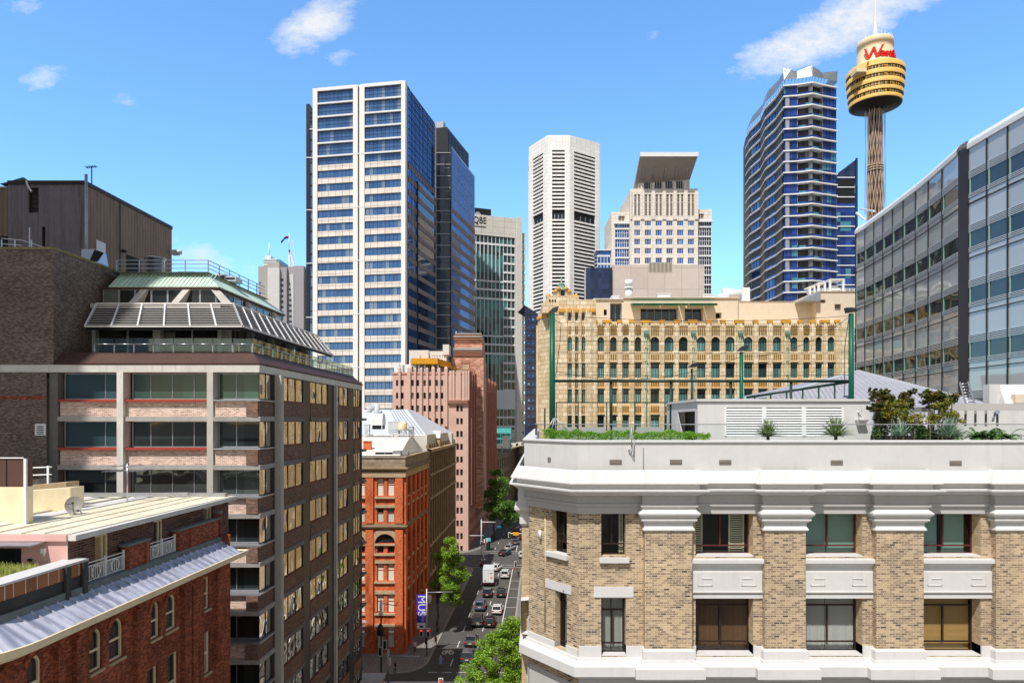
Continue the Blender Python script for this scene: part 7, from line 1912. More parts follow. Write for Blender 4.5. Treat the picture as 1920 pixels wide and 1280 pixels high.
# sills, spandrels, lintels
for i, (a, b) in enumerate(bays):
    x0, x1 = wx(piers[i][1]) + .005, wx(piers[i + 1][0]) - .005
    m = MB(); q = [(x0, WY), (x1, WY)]; m.sweep(q, [(-.5, wz(1048)), (.22, wz(1049.5)), (.24, wz(1050)), (.24, wz(1056.5)), (.16, wz(1058)), (.14, wz(1060)), (.06, wz(1063)), (.03, wz(1066))])
    m.build('window_sill', 'white render', t)
    sp_ = MB(); sp_.fbox(f, x0, x1, wz(1112.5), wz(1066), .01, .03); sp_.fbox(f, x0 + .02, x1 - .02, wz(1112.5), wz(1074), .03, .09); sp_.fbox(f, x0 + .02, x1 - .02, wz(1113), wz(1110.5), .09, .13); sp_.fbox(f, x0, x1, wz(1124), wz(1116), .005, .07)
    o = sp_.build('spandrel', 'white render', t)
    for sg in (0, 1):   # raised fret lines
        g = MB()
        xa, xb = (x0 + .27, x0 + .86) if sg == 0 else (x1 - .27, x1 - .86)
        def hb(p, q, r, s): g.fbox(f, min(p, q), max(p, q), wz(s), wz(r), .091, .115)
        tt = .02 if sg == 0 else -.02
        hb(xa, xa + tt * 1.2, 1075.5, 1099.5); hb(xa, xb, 1098.3, 1100); hb(xb, xb - tt * 1.2, 1086, 1100); hb(xb, xa + (xb - xa) * .28, 1085.6, 1087)
        g.build('fret_relief', 'white render', t)
for fr_, a, b, zt_, zb_, d in ((f, wx(1115), wx(1190), wz(1103), wz(1122.5), .03), (fc, fc.upx(1022), fc.upx(1071), Z_(1091, 29.3), Z_(1107.5, 29.3), .03)): fb('lintel', 'white render', t, fr_, a, b, zb_, zt_, -.05, d)
for fr_, a, b, zt_, zb_ in ((f, wx(1125), wx(1181), wz(1047), wz(1056.5)), (fc, fc.upx(1027), fc.upx(1067), Z_(1036.5, 29.3), Z_(1045, 29.3))):
    m = MB(); m.fbox(fr_, a, b, zb_, zt_, -.4, .17); m.build('window_sill', 'white render', t)
for o in ops[:-2]: fb('inner_sill', 'white render', t, f, o[0] - .0, o[1], o[2] - .02, o[2] + .035, -RV + .06, .01)
fb('inner_sill', 'white render', t, f, ops[-1][0], ops[-1][1], ops[-1][2] - .02, ops[-1][2] + .03, -.4, .01)
# base belt and plinth blocks
PB = jog([W0, W1, W2])
m = MB(); m.sweep(PB, [(-.3, wz(1234)), (.12, wz(1236)), (.14, wz(1241)), (.40, wz(1247)), (.43, wz(1248)), (.43, wz(1266)), (.36, wz(1268)), (.1, wz(1269)), (.06, wz(1275))]); m.build('base_belt', 'white render', t)
m = MB(); m.sweep([W0, W1, W2, (wx(1126), WY)], [(0, wz(1213)), (.08, wz(1215)), (.1, wz(1217)), (.1, wz(1243))]) if False else None
for a, b, d0 in [(p[0], p[1], .3) for p in piers]:
    m = MB(); pth = [(wx(a), WY + .05), (wx(a), WY - .3), (wx(b), WY - .3), (wx(b), WY + .05)]; m.sweep(pth, [(-.02, wz(1215)), (.05, wz(1217.5)), (.08, wz(1220)), (.09, wz(1240)), (.12, wz(1244))]); m.build('plinth', 'white render', t)
for a, b in [(1417, 1434), (1298, 1308), (1511, 1516), (1624, 1643), (1732, 1739), (1848, 1868), (1086, 1129), (1176, 1209)]:
    m = MB(); m.fbox(f, wx(a), wx(b), wz(1240), wz(1214), -.55, .07); m.build('plinth', 'white render', t)
m = MB(); m.fbox(fc, .0, cw[1][0], Z_(1222, 29.6), Z_(1188, 30.5), -.4, .07); m.build('plinth', 'white render', t)
m = MB(); m.fbox(fc, cw[1][1], LC - .02, Z_(1236, 28.6), Z_(1212, 28.6), -.4, .07); m.build('plinth', 'white render', t)
# street awnings and low white ledges on the side
m = MB(); m.sweep([fsd.p(LSd - 20, 0)[:2], fsd.p(LSd, 0)[:2]], [(0, wz(1160)), (.35, wz(1162)), (.35, wz(1230)), (0, wz(1232))]); m.build('side_belt', 'white render', t)
m = MB(); m.sweep([(XR(140) , 140), (XR(76), 76)], [(0, 4.3), (2.6, 4.0), (2.6, 3.7), (0, 3.9)]); m.build('street_awning', 'white render', t)
# windows: frame, pane, curtain, shutter
def bigwin(fr_, o, d, fm, us, tr, dress, tt=.055):
    u0, u1, z0, z1 = o; m = MB(); w_, h_ = u1 - u0, z1 - z0
    for k, s_ in enumerate(us):
        u = min(max(u0 + w_ * s_, u0 + tt / 2), u1 - tt / 2); lo = z0 if k in (0, len(us) - 1) or len(tr) < 1 else z0 + h_ * (min(tr) if tr else 0)
        hi = z1 if k in (0, len(us) - 1) or len(tr) < 2 else z0 + h_ * max(tr)
        m.fbox(fr_, u - tt / 2, u + tt / 2, lo, hi, d - .03, d + .05)
    for z in [z0 + tt / 2, z1 - tt / 2] + [z0 + h_ * s_ for s_ in tr]: m.fbox(fr_, u0 + .002, u1 - .002, z - tt / 2, z + tt / 2, d - .028, d + .047)
    wo = m.build('window', fm, t)
    g = MB(); g.face([fr_.p(u0, z0, d), fr_.p(u1, z0, d), fr_.p(u1, z1, d), fr_.p(u0, z1, d)]); g.build('pane', 'window pane', wo)
    dd = d - .12
    if dress[0] == 'curtain':
        for a, b in dress[2]:
            c = MB(); n = max(8, int((b - a) * w_ * 22)); top = z1 - .02; random.seed(int(u0 * 100))
            pts = []
            for k in range(n * 2 + 1):
                u = u0 + w_ * (a + (b - a) * k / (2 * n)); pts.append((u, dd - .05 + (.035 if k % 2 else -.035) * random.uniform(.6, 1.3)))
            for k in range(len(pts) - 1): c.face([fr_.p(pts[k][0], z0 + .03, pts[k][1]), fr_.p(pts[k + 1][0], z0 + .03, pts[k + 1][1]), fr_.p(pts[k + 1][0], top, pts[k + 1][1]), fr_.p(pts[k][0], top, pts[k][1])], 0, False)
            c.build('curtain', dress[1], wo)
    elif dress[0] == 'blind':
        c = MB()
        for a, b in dress[2]: c.fbox(fr_, u0 + w_ * a, u0 + w_ * b, z0 + dress[3] * h_, z1 - .02, dd - .02, dd)
        c.build('blind', dress[1], wo)
    elif dress[0] == 'venetian':
        c = MB(); n = int(h_ / .05)
        for k in range(n): z = z0 + .03 + (h_ - .06) * k / n; c.hexa([fr_.p(u0 + .03, z, dd), fr_.p(u1 - .03, z, dd), fr_.p(u1 - .03, z, dd - .01), fr_.p(u0 + .03, z, dd - .01)], [fr_.p(u0 + .03, z + .048, dd - .03), fr_.p(u1 - .03, z + .048, dd - .03), fr_.p(u1 - .03, z + .048, dd - .04), fr_.p(u0 + .03, z + .048, dd - .04)])
        c.build('blind', dress[1], wo)
    elif dress[0] == 'shutter':
        for a, b in dress[2]:
            c = MB(); ua, ub = u0 + w_ * a, u0 + w_ * b
            for u in (ua, ub): c.fbox(fr_, u - .03, u + .03, z0 + .05, z1 - .04, dd - .05, dd)
            n = 17
            for k in range(n): z = z0 + .08 + (h_ - .16) * k / n; c.fbox(fr_, ua, ub, z, z + .05, dd - .06 + .0, dd - .02)
            c.build('shutter', dress[1], wo)
dU = [('shutter', 'shutter cream', ((.04, .19), (.68, .93))), ('blind', 'blind green', ((.0, .49), (.51, 1)), .02), ('blind', 'blind green', ((.0, .42), (.50, .9)), .02), ('blind', 'blind green', ((0, 1),), .02)]
dL = [('curtain', 'curtain brown', ((.0, .49), (.5, 1.0))), ('curtain', 'curtain white', ((.0, .49), (.5, 1.0))), ('venetian', 'blind tan'), ('curtain', 'curtain white', ((0, 1),))]
for i, (a, b) in enumerate(bays):
    bigwin(f, (wx(a), wx(b), zu0, zu1), -RV + .03, 'maroon frame', (0, .49, 1), (.2,), dU[i]); bigwin(f, (wx(a), wx(b), zl0, zl1), -RV + .03, 'bronze frame', (0, .49, 1), (.17, .82), dL[i])
bigwin(f, ops[-2], -.36, 'bronze frame', (0, .47, 1), (.25,), ('shutter', 'shutter cream', ((.82, .95),))); bigwin(f, ops[-1], -.4, 'bronze frame', (0, .5, 1), (.17, .76), ('curtain', 'curtain white', ((.08, .46), (.5, .95))))
bigwin(fc, cw[0], -.33, 'bronze frame', (0, .5, 1), (.25,), ('shutter', 'shutter cream', ((.6, .72),))); bigwin(fc, cw[1], -.33, 'bronze frame', (0, .55, 1), (.1, .8), ('curtain', 'curtain white', ((.15, .75),)))
fb('parapet_joint_shadow', 'dark concrete', t, f, wx(1206.6), wx(1208), wz(880), wz(839), .196, .206)  # dark strip drawn for the shadow line at the parapet joint
# vents in the parapet, cable loop, downpipe, little camera
for px, py in ((1155, 866), (1268.5, 866), (1361, 866.5), (1571, 867), (1794.5, 868)):
    m = MB(); m.fbox(f, wx(px - 11.5), wx(px + 11.5), wz(py + 4.5), wz(py - 4.5), .205, .215, 0)
    for k in range(3): m.fbox(f, wx(px - 11), wx(px + 11), wz(py + 3.4 - 2.6 * k), wz(py + 2.2 - 2.6 * k), .215, .235, 1)
    m.build('vent', ['vent brown', 'vent slat'], t)
m = MB(); u = fc.upx(1037); m.fbox(fc, u - .1, u + .1, Z_(866, 29.4), Z_(857, 29.4), .205, .22); m.build('vent', 'vent brown', t)
m = MB(); m.tube((1.45, 30.05, wz(1210)), (1.45, 30.05, wz(950)), .05, n=8); m.build('downpipe', 'tan brick smooth', t)
m = MB(); m.tube((1.22, 30.2, wz(1010)), (1.22, 30.2, wz(1026)), .07, n=8); m.build('wall_light', 'white paint', t)
m = MB(); cps = [(1184, 800), (1184, 838), (1180, 846), (1177, 838), (1188, 858), (1189, 824), (1190, 822)]
for a, b in zip(cps, cps[1:]): m.tube((wx(a[0]), WY - .3, wz(a[1])), (wx(b[0]), WY - .3, wz(b[1])), .018, n=6)
m.build('cable_loop', 'galvanised', t)
m = MB(); m.tube((wx(1870), WY - .3, wz(893)), (wx(1870), WY - .42, wz(891)), .05, n=10); m.build('parapet_camera', 'steel', t)
# roof deck
zd = 32.15
m = MB(); m.face([W0 + (zd,), W1 + (zd,), W2 + (zd,), W3 + (zd,), (46, 75, zd)]); m.build('roof_deck', 'paving', t)
m = MB(); m.face([(W0[0], 75, 0), (46, 75, 0), (46, 75, zd), (W0[0], 75, zd)]); m.build('rear_wall', 'grey render', t)

# ---- glass balustrade along the parapet
gb = thing('glass_balustrade', 'frameless glass balustrade with thin grey top rail along the white parapet', 'balustrade', (wx(1200), WY, wz(826)))
PX0 = X_(1010, 28.7)
pl = [((1.15, 34.5), (1.15, 31.2)), ((1.15, 31.2), (2.9, 28.6))] + [((2.9 + 2.45 * k, 28.55), (2.9 + 2.45 * (k + 1) - .03, 28.55)) for k in range(8)]
for a, b in pl:
    ff = Fpts(a, b); fb('glass_panel', 'clear glass', gb, ff, .01, dist(a, b) - .01, wz(826) + .01, Z_(796, 28.55), -.006, .006)
    fb('top_rail', 'galvanised', gb, ff, 0, dist(a, b), Z_(796, 28.55), Z_(794.2, 28.55), -.02, .02)

# ---- rooftop plant enclosure with white louvres
bxY = 36.0; BX0, BX1 = X_(1308, bxY), X_(1632, bxY); zt = Z_(752, bxY)
pe = thing('louvred_enclosure', 'pale grey rooftop enclosure with wide white louvres and a dark slanted doorway', 'enclosure', (BX0, bxY, zd))
ff = F(BX0, bxY, 1, 0); eu = lambda px: X_(px, bxY) - BX0
lo = (eu(1358), eu(1582), Z_(817, bxY), Z_(764, bxY))
m = MB(); m.facade(ff, 0, BX1 - BX0, zd, zt, [lo], .25, 0)
fl = Fpts((BX0, 43.2), (BX0, bxY)); dr = (fl.upx(1270), fl.upx(1303), zd, 34.55)
m.facade(fl, 0, 7.2, zd, zt, [dr], .5, 0); m.face([(BX1, bxY, zd), (BX1, 43.2, zd), (BX1, 43.2, zt), (BX1, bxY, zt)]); m.build('wall', 'white render', pe)
m = MB(); m.prism([(BX0 - .1, bxY - .1), (BX1 + .1, bxY - .1), (BX1 + .1, 43.3), (BX0 - .1, 43.3)], zt, zt + .12, 0, bottom=True); m.build('roof', 'white render', pe)
m = MB(); m.fbox(fl, dr[0], dr[1], zd, dr[3], -.5, -.45); m.build('doorway', 'interior dark', pe)
m = MB(); m.hexa([fl.p(dr[0], zd, -.01), fl.p(dr[0] + 1.9, zd, -.01), fl.p(dr[0] + 1.9, zd, -.03), fl.p(dr[0], zd, -.03)], [fl.p(dr[0], dr[3], -.01), fl.p(dr[0] + .05, dr[3], -.01), fl.p(dr[0] + .05, dr[3], -.03), fl.p(dr[0], dr[3], -.03)]); m.build('door_leaf', 'white render', pe)
m = MB(); m.fbox(ff, lo[0], lo[1], lo[2], lo[3], -.25, -.2); m.build('louvre_backing', 'galvanised', pe)
third = (lo[1] - lo[0]) / 3
for k in range(3):
    m = MB(); a, b = lo[0] + third * k, lo[0] + third * (k + 1); n = 11
    for q in range(n): z = lo[2] + (lo[3] - lo[2]) * q / n; m.hexa([ff.p(a, z, .02), ff.p(b, z, .02), ff.p(b, z, -.02), ff.p(a, z, -.02)], [ff.p(a, z + .1, -.06), ff.p(b, z + .1, -.06), ff.p(b, z + .1, -.1), ff.p(a, z + .1, -.1)])
    for u in (a + .05, b - .05): m.fbox(ff, u - .05, u + .05, lo[2], lo[3], -.1, .035)
    m.build('louvre', 'slat white', pe)
m = MB(); u = eu(1612); m.hexa([ff.p(u - .14, Z_(795, bxY), .3), ff.p(u + .14, Z_(795, bxY), .3), ff.p(u + .12, Z_(799, bxY), .02), ff.p(u - .12, Z_(799, bxY), .02)], [ff.p(u - .26, Z_(787, bxY), .42), ff.p(u + .26, Z_(787, bxY), .42), ff.p(u + .26, Z_(787, bxY), .02), ff.p(u - .26, Z_(787, bxY), .02)]); tag(m.build('rain_head', 'white render', None, ff.p(u, Z_(795, bxY))), 'tapered white rainwater head on the right end of the louvred enclosure', 'rainwater head')
m = MB(); u = eu(1608); m.tube(ff.p(u + .05, Z_(784, bxY), .05), ff.p(u - .02, Z_(769, bxY), .1), .03, n=6); m.tube(ff.p(u - .02, Z_(769, bxY), .1), ff.p(u + .12, Z_(770, bxY), .2), .03, n=6); tag(m.build('pipe_spout', 'steel', None, ff.p(u, Z_(784, bxY))), 'thin bent pipe spout above the white rainwater head', 'pipe')

# ---- sports court frame in dark green steel
cY = 42.0
def post(px, py0, w_, mat, label, lamp=True, y=cY, group='green posts round the roof court'):
    o = thing('floodlight_post', label, 'post', (X_(px, y), y, zd), group)
    m = MB(); m.tube((X_(px, y), y, zd), (X_(px, y), y, Z_(py0, y)), w_, w_ * .85, 14); m.build('pole', mat, o)
    if lamp:
        m = MB(); x, z = X_(px, y), Z_(py0, y); sgn = 1 if px < 1500 else -1
        m.hexa([(x - .25, y - .2, z + .05), (x + .3, y - .2, z + .12), (x + .3, y + .25, z + .12), (x - .25, y + .25, z + .05)], [(x - .16 + .2 * sgn, y - .15, z + .35), (x + .3 + .1 * sgn, y - .15, z + .42 - .1 * (sgn < 0)), (x + .3 + .1 * sgn, y + .2, z + .42), (x - .16 + .2 * sgn, y + .2, z + .35)]); m.build('lamp_head', 'dark metal', o)
    return o
post(1035.5, 588, .19, 'green paint', 'thickest green floodlight post, in front of the terracotta hotel turret'); post(1596, 588, .17, 'green paint', 'tall green floodlight post in front of the glass building')
post(1390, 660, .13, 'green paint', 'short green floodlight post behind the louvred enclosure, in front of the hotel'); post(1297, 691, .08, 'dark green paint', 'thin dark floodlight post left of the short green one', y=46)
cf = thing('court_frame', 'dark green steel court frame of pipes and wires behind the hedge', 'fence', (X_(1146, cY), cY, zd))
m = MB(); m.tube((X_(1040, cY), cY, Z_(714, cY)), (X_(1590, cY), cY, Z_(714.5, cY)), .085, n=8); m.build('top_beam', 'dark green paint', cf)
for px in (1146, 1258, 1370, 1483): m = MB(); m.tube((X_(px, cY), cY, zd), (X_(px, cY), cY, Z_(714, cY)), .085, n=8); m.box(X_(px, cY) - .2, X_(px, cY) + .2, cY - .15, cY + .15, Z_(716, cY), Z_(712, cY)); m.build('upright', 'dark green paint', cf)
m = MB(); m.tube((X_(1043, cY), cY, Z_(754, cY)), (X_(1252, cY), cY, Z_(754, cY)), .03, n=6); m.build('mid_rail', 'dark green paint', cf)
for px in (1043, 1084, 1137, 1190, 1246): m = MB(); m.tube((X_(px, cY), cY - .1, zd), (X_(px, cY), cY - .1, Z_(754, cY)), .035, n=6); m.build('fence_post', 'dark green paint', cf)
for a, b in ((1046, 1081), (1087, 1134), (1140, 1187), (1193, 1243)): m = MB(); m.box(X_(a, cY), X_(b, cY), cY - .06, cY - .03, zd + .6, Z_(800, cY)); m.build('windbreak_panel', 'frosted sheet', cf)
m = MB(); m.tube((X_(1400, cY), cY, Z_(745, cY)), (X_(1590, cY), cY, Z_(716, cY)), .075, n=8); m.build('sloping_rail', 'dark green paint', cf)
for k in range(6): px = 1415 + k * 30; m = MB(); m.tube((X_(px, cY), cY, zd), (X_(px, cY), cY, Z_(745 - (px - 1400) * .152, cY)), .05, n=6); m.build('baluster', 'dark green paint', cf)
def wire(name, a, b, sag, lab=None):
    m = MB(); pr = None
    for k in range(15):
        s_ = k / 14; p = Vector(a).lerp(Vector(b), s_); p.z -= sag * 4 * s_ * (1 - s_)
        if pr: m.tube(pr, p, .014, n=4, caps=False)
        pr = p
    m.build(name, 'black', cf)
wire('net_wire', P(1040, 590, cY), P(1594, 592, cY), .35); wire('net_wire', P(1043, 696, cY), P(1390, 668, cY), .9); wire('net_wire', P(1390, 668, cY), P(1594, 592, cY), .7)
for k in range(5): wire('net_wire', P(1041, 618 + k * 21, cY), P(1592, 618 + k * 21, cY), .06)
m = MB()
for a, b in (((1040, 600), (1052, 606)), ((1052, 606), (1050, 640)), ((1050, 640), (1042, 708))): m.tube(P(*a, cY - .2), P(*b, cY - .2), .02, n=6)
m.build('hanging_cable', 'black', cf)
m = MB()
for a, b in (((1592, 592), (1584, 650)), ((1584, 650), (1583, 745)), ((1583, 718), (1592, 712))): m.tube(P(*a, cY - .2), P(*b, cY - .2), .02, n=6)
m.build('hanging_cable', 'black', cf)
m = MB(); y = 31.5
for a, b in (((1024, 810), (1038, 784)), ((1038, 784), (1042, 784)), ((1042, 784), (1068, 811)), ((1033, 812), (1040, 784))): m.tube(P(*a, y), P(*b, y), .03, n=6)
tag(m.build('steel_trestle', 'galvanised', None, P(1040, 812, y)), 'bent steel pipe trestle behind the left end of the hedge', 'trestle')
m = MB(); m.tube(P(1021.5, 815, 33), P(1021.5, 765, 33), .035, n=6); tag(m.build('thin_pole', 'black', None, P(1021.5, 815, 33)), 'thin black pole beside the left end of the hedge', 'pole')

# ---- grey shed roof behind the enclosure
rs = thing('shed_roof', 'grey corrugated hipped shed roof in front of the glass office building', 'shed', (X_(1610, 49), 46, zd))
ap, lf, rt = P(1611, 695, 50), P(1446, 744, 44), P(1872, 762, 40.5)
m = MB(); m.face([lf, (lf.x, lf.y - 4, 33.2), (rt.x, rt.y - 1, 33.2), rt, ap]); m.face([ap, rt, (rt.x, 52, rt.z), (ap.x + 1, 56, ap.z)]); m.face([ap, (ap.x + 1, 56, ap.z), (lf.x, 56, lf.z), lf]); m.build('roof_sheet', 'grey roofing', rs)
for k, of in enumerate((0, .55)):
    m = MB(); n = 46; d0 = Vector((0, -.25 * k * 4, -.45 * k * 2.2))
    for q in range(n):
        a = ap.lerp(rt, q / n) + d0; b = ap.lerp(rt, (q + .5) / n) + d0; m.bar((a.x, a.y - .06, a.z + .04), (b.x, b.y - .06, b.z + .04), .08, .05)
    m.build('ridge_cap', 'dark concrete', rs)
m = MB(); m.bar(ap, lf, .2, .1); m.bar(ap, rt, .2, .1); m.build('ridge_flashing', 'grey sheet', rs)
m = MB(); m.box(lf.x, rt.x, 44.6, 45, zd, 34.2); m.build('shed_wall', 'grey render', rs)
# ---- pergola, garden wall, ladder, white hood at the right
pg = thing('pergola', 'pale timber pergola beam with raking dark struts over the planted roof corner', 'pergola', (X_(1800, 35), 35, zd))
pY = 33.5
m = MB(); m.box(X_(1632, pY), X_(1752, pY), pY, pY + .14, Z_(772, pY), Z_(763, pY)); m.build('low_beam', 'galvanised', pg)
m = MB(); m.box(X_(1750, pY), X_(1960, pY), pY + .2, pY + .5, Z_(769, pY), Z_(756, pY)); m.build('main_beam', 'grey render', pg)
for px in (1817, 1836, 1855, 1875, 1897):
    m = MB(); m.bar((X_(px - 12, pY), pY + .55, Z_(797, pY)), (X_(px, pY), pY + 1.0, Z_(767, pY)), .1, .13); m.build('strut', 'dark concrete', pg)
for px in (1642, 1700, 1748): m = MB(); m.box(X_(px, pY) - .06, X_(px, pY) + .06, pY + .01, pY + .12, zd, Z_(772, pY)); m.build('post', 'galvanised', pg)
m = MB(); m.box(X_(1790, 35.4), X_(1990, 35.4), 35.4, 35.7, zd, Z_(764, 35.4)); tag(m.build('garden_wall', 'white render', None, (X_(1860, 35), 35.4, zd)), 'white rendered garden wall behind the pergola struts at the right edge', 'wall')
m = MB(); y = 33.2; m.tube(P(1861, 790, y), P(1866, 775, y), .05, n=8); m.tube(P(1866, 774, y), P(1871, 772, y - .3), .08, .1, 8); tag(m.build('garden_light', 'steel', None, P(1861, 795, y)), 'small silver spotlight among the pergola struts', 'light')
ld = thing('ladder', 'aluminium ladder leaning above the pergola against the glass office building', 'ladder', P(1815, 762, 39))
a0, a1, b0, b1 = P(1812, 762, 38.5), P(1800, 717, 40), P(1829, 762, 38.5), P(1815, 716, 40)
for a, b in ((a0, a1), (b0, b1)): m = MB(); m.bar(a, b, .07, .1); m.build('rail', 'steel', ld)
for k in range(8): s_ = (k + .5) / 8; m = MB(); m.tube(a0.lerp(a1, s_), b0.lerp(b1, s_), .03, n=6); m.build('rung', 'steel', ld)
m = MB(); y = 37; m.box(X_(1855, y), X_(1876, y), y, y + .5, zd, Z_(720, y)); hb_ = [(X_(1876, y), y, Z_(722, y)), (X_(1990, y), y, Z_(722, y)), (X_(1990, y), y + 3, Z_(722, y)), (X_(1876, y), y + 3, Z_(722, y))]
m.hexa([(X_(1872, y), y - .5, Z_(757, y)), (X_(1990, y), y - .5, Z_(757, y)), (X_(1990, y), y + .8, Z_(757, y)), (X_(1872, y), y + .8, Z_(757, y))], [(X_(1880, y), y + .3, Z_(720, y)), (X_(1990, y), y + .3, Z_(720, y)), (X_(1990, y), y + .8, Z_(720, y)), (X_(1880, y), y + .8, Z_(720, y))], 0)
m.box(X_(1888, y), X_(1990, y), y - .62, y - .3, Z_(756, y), Z_(740, y), 1)
tag(m.build('roof_hood', ['white render', 'beige render'], None, (X_(1880, y), y, zd)), 'white sloping hood with a cream panel above the pergola beam', 'hood')
# ================================================================ trees
def leafy(mb, c, rad, n, size, rnd, flat=.0):
    """a clump of leaf-sized blades scattered through an uneven ball"""
    for _ in range(n):
        while True:
            p = Vector((rnd.uniform(-1, 1), rnd.uniform(-1, 1), rnd.uniform(-1, 1)))
            if p.length <= 1: break
        p = p.normalized() * (p.length ** .55) if p.length > 0 else p
        q = Vector((c[0] + p.x * rad[0], c[1] + p.y * rad[1], c[2] + p.z * rad[2]))
        d = Vector((rnd.uniform(-1, 1), rnd.uniform(-1, 1), rnd.uniform(-.7, .5))).normalized(); s = Vector((rnd.uniform(-1, 1), rnd.uniform(-1, 1), rnd.uniform(-.4, .4)))
        s = (s - d * s.dot(d)).normalized(); l = size * rnd.uniform(.6, 1.25); w_ = l * .42
        mb.face([q - d * l * .5, q + s * w_ * .5, q + d * l * .5, q - s * w_ * .5])
def tree(label, base, th, trad, clumps, n, size, mat, seed, group=None):
    rnd = random.Random(seed); o = thing('street_tree', label, 'tree', base, group); b = Vector(base)
    m = MB(); pr = b.copy(); pts = [b.copy()]; k_ = 5
    for k in range(k_):
        nx = b + Vector((rnd.uniform(-.15, .15), rnd.uniform(-.15, .15), th * (k + 1) / k_)); m.tube(pr, nx, trad * (1 - .1 * k), trad * (1 - .1 * (k + 1)), 10); pr = nx
    for c in clumps:
        c = Vector(c[:3]); mid = pr.lerp(c, .5) + Vector((rnd.uniform(-.5, .5), rnd.uniform(-.5, .5), -.3))
        m.tube(pr - Vector((0, 0, rnd.uniform(0, th * .3))), mid, trad * .4, trad * .25, 7); m.tube(mid, c, trad * .25, trad * .08, 6)
        for q in range(4): m.tube(mid.lerp(c, .5), c + Vector((rnd.uniform(-1.2, 1.2), rnd.uniform(-1.2, 1.2), rnd.uniform(-.8, 1))), trad * .12, .02, 4)
    m.build('trunk', 'bark', o)
    m = MB(); tot = sum(c[3] ** 2 for c in clumps)
    for c in clumps:
        r = c[3]; k = int(n * r * r / tot)
        for sub in range(9):
            a = Vector((rnd.gauss(0, 1), rnd.gauss(0, 1), rnd.gauss(0, .8))).normalized() * r * rnd.uniform(.35, 1.0)
            leafy(m, (c[0] + a.x, c[1] + a.y, c[2] + a.z * .85), (r * .42, r * .42, r * .33), k // 9, size, rnd)
    m.build('crown', mat, o, uvs=False)
def clump_field(rnd, px0, px1, py0, py1, Y, n, r0, r1, depth, keep=lambda a, b: True):
    out = []
    while len(out) < n:
        a, b = rnd.random(), rnd.random()
        if not keep(a, b): continue
        y = Y + rnd.uniform(-depth, depth); p = P(px0 + (px1 - px0) * a, py0 + (py1 - py0) * b, y); out.append((p.x, p.y, p.z, rnd.uniform(r0, r1)))
    return out
rn = random.Random(4)
cA = [(-9.9, 110, 14.9, 1.2), (-9.4, 109, 13.4, 1.5), (-8.6, 110, 12.4, 1.4), (-10.6, 111, 13.0, 1.4), (-10.9, 111, 11.2, 1.6), (-9.4, 109.5, 10.8, 1.7), (-8.2, 110, 10.6, 1.3), (-7.6, 110, 9.4, 1.1), (-10.2, 110, 8.6, 1.6), (-8.9, 110, 8.0, 1.5), (-9.7, 109.5, 6.3, 1.4), (-8.9, 110, 5.2, 1.0), (-11.6, 112, 9.6, 1.4), (-12.2, 113, 7.2, 1.3), (-11.9, 112, 12.2, 1.2), (-9.0, 110, 6.9, 1.1)]
tree('bright green plane tree on the footpath beside the shaded sandstone building', (-12.0, 112, .15), 6.0, .22, cA, 15000, .36, 'plane leaf', 1, 'street trees')
cB = [(-4.6, 200, 19.0, 2.0), (-3.4, 199, 17.2, 2.4), (-5.4, 200, 15.8, 2.4), (-3.0, 200, 14.0, 2.5), (-5.2, 200, 12.2, 2.8), (-2.2, 199, 11.0, 2.6), (-4.4, 198, 9.6, 3.0), (-6.4, 200, 9.2, 2.2), (-.6, 200, 9.4, 2.2), (-2.2, 199, 7.4, 2.6), (-4.6, 200, 6.4, 2.4), (.4, 200, 6.6, 1.8), (-1.2, 201, 5.0, 1.8), (-6.6, 201, 12.6, 1.6), (1.2, 201, 8.4, 1.4)]
tree('tall dark green tree on the footpath at the foot of the pink art deco block', (-5.2, 201, .15), 8, .3, cB, 15000, .55, 'dark leaf', 2, 'street trees')
cC = [(.25, 68.5, 14.2, 1.0), (-.5, 69, 13.4, 1.2), (.5, 69, 12.6, 1.3), (-1.4, 69.5, 12.3, 1.3), (-2.2, 69.5, 11.6, 1.2), (-.6, 68.5, 11.6, 1.5), (.6, 69, 10.9, 1.4), (-2.9, 69.5, 10.4, 1.3), (-1.7, 68.6, 10.4, 1.5), (-.2, 68.4, 9.9, 1.5), (-3.6, 69.5, 9.2, 1.3), (-2.6, 68.5, 9.0, 1.4), (-1.1, 68, 8.8, 1.5), (.4, 68.5, 8.9, 1.3), (-4.3, 69.5, 7.9, 1.3), (-3.1, 68.6, 7.6, 1.4), (-1.9, 68, 7.4, 1.5), (-.5, 68, 7.5, 1.4), (-5.2, 69.4, 7.1, 1.1), (-4.2, 69, 6.4, 1.3), (-2.8, 68.6, 6.1, 1.4), (-1.2, 68.5, 5.9, 1.4), (.2, 69, 6.4, 1.2), (1.0, 70, 9.8, .8), (-5.8, 69.8, 6.3, .9), (.2, 70, 13.4, .8)]
tree('leafy green tree beside the white parapet building, hiding part of the car queue', (-1.4, 70, .15), 5.5, .25, cC, 30000, .27, 'plane leaf', 3, 'street trees')

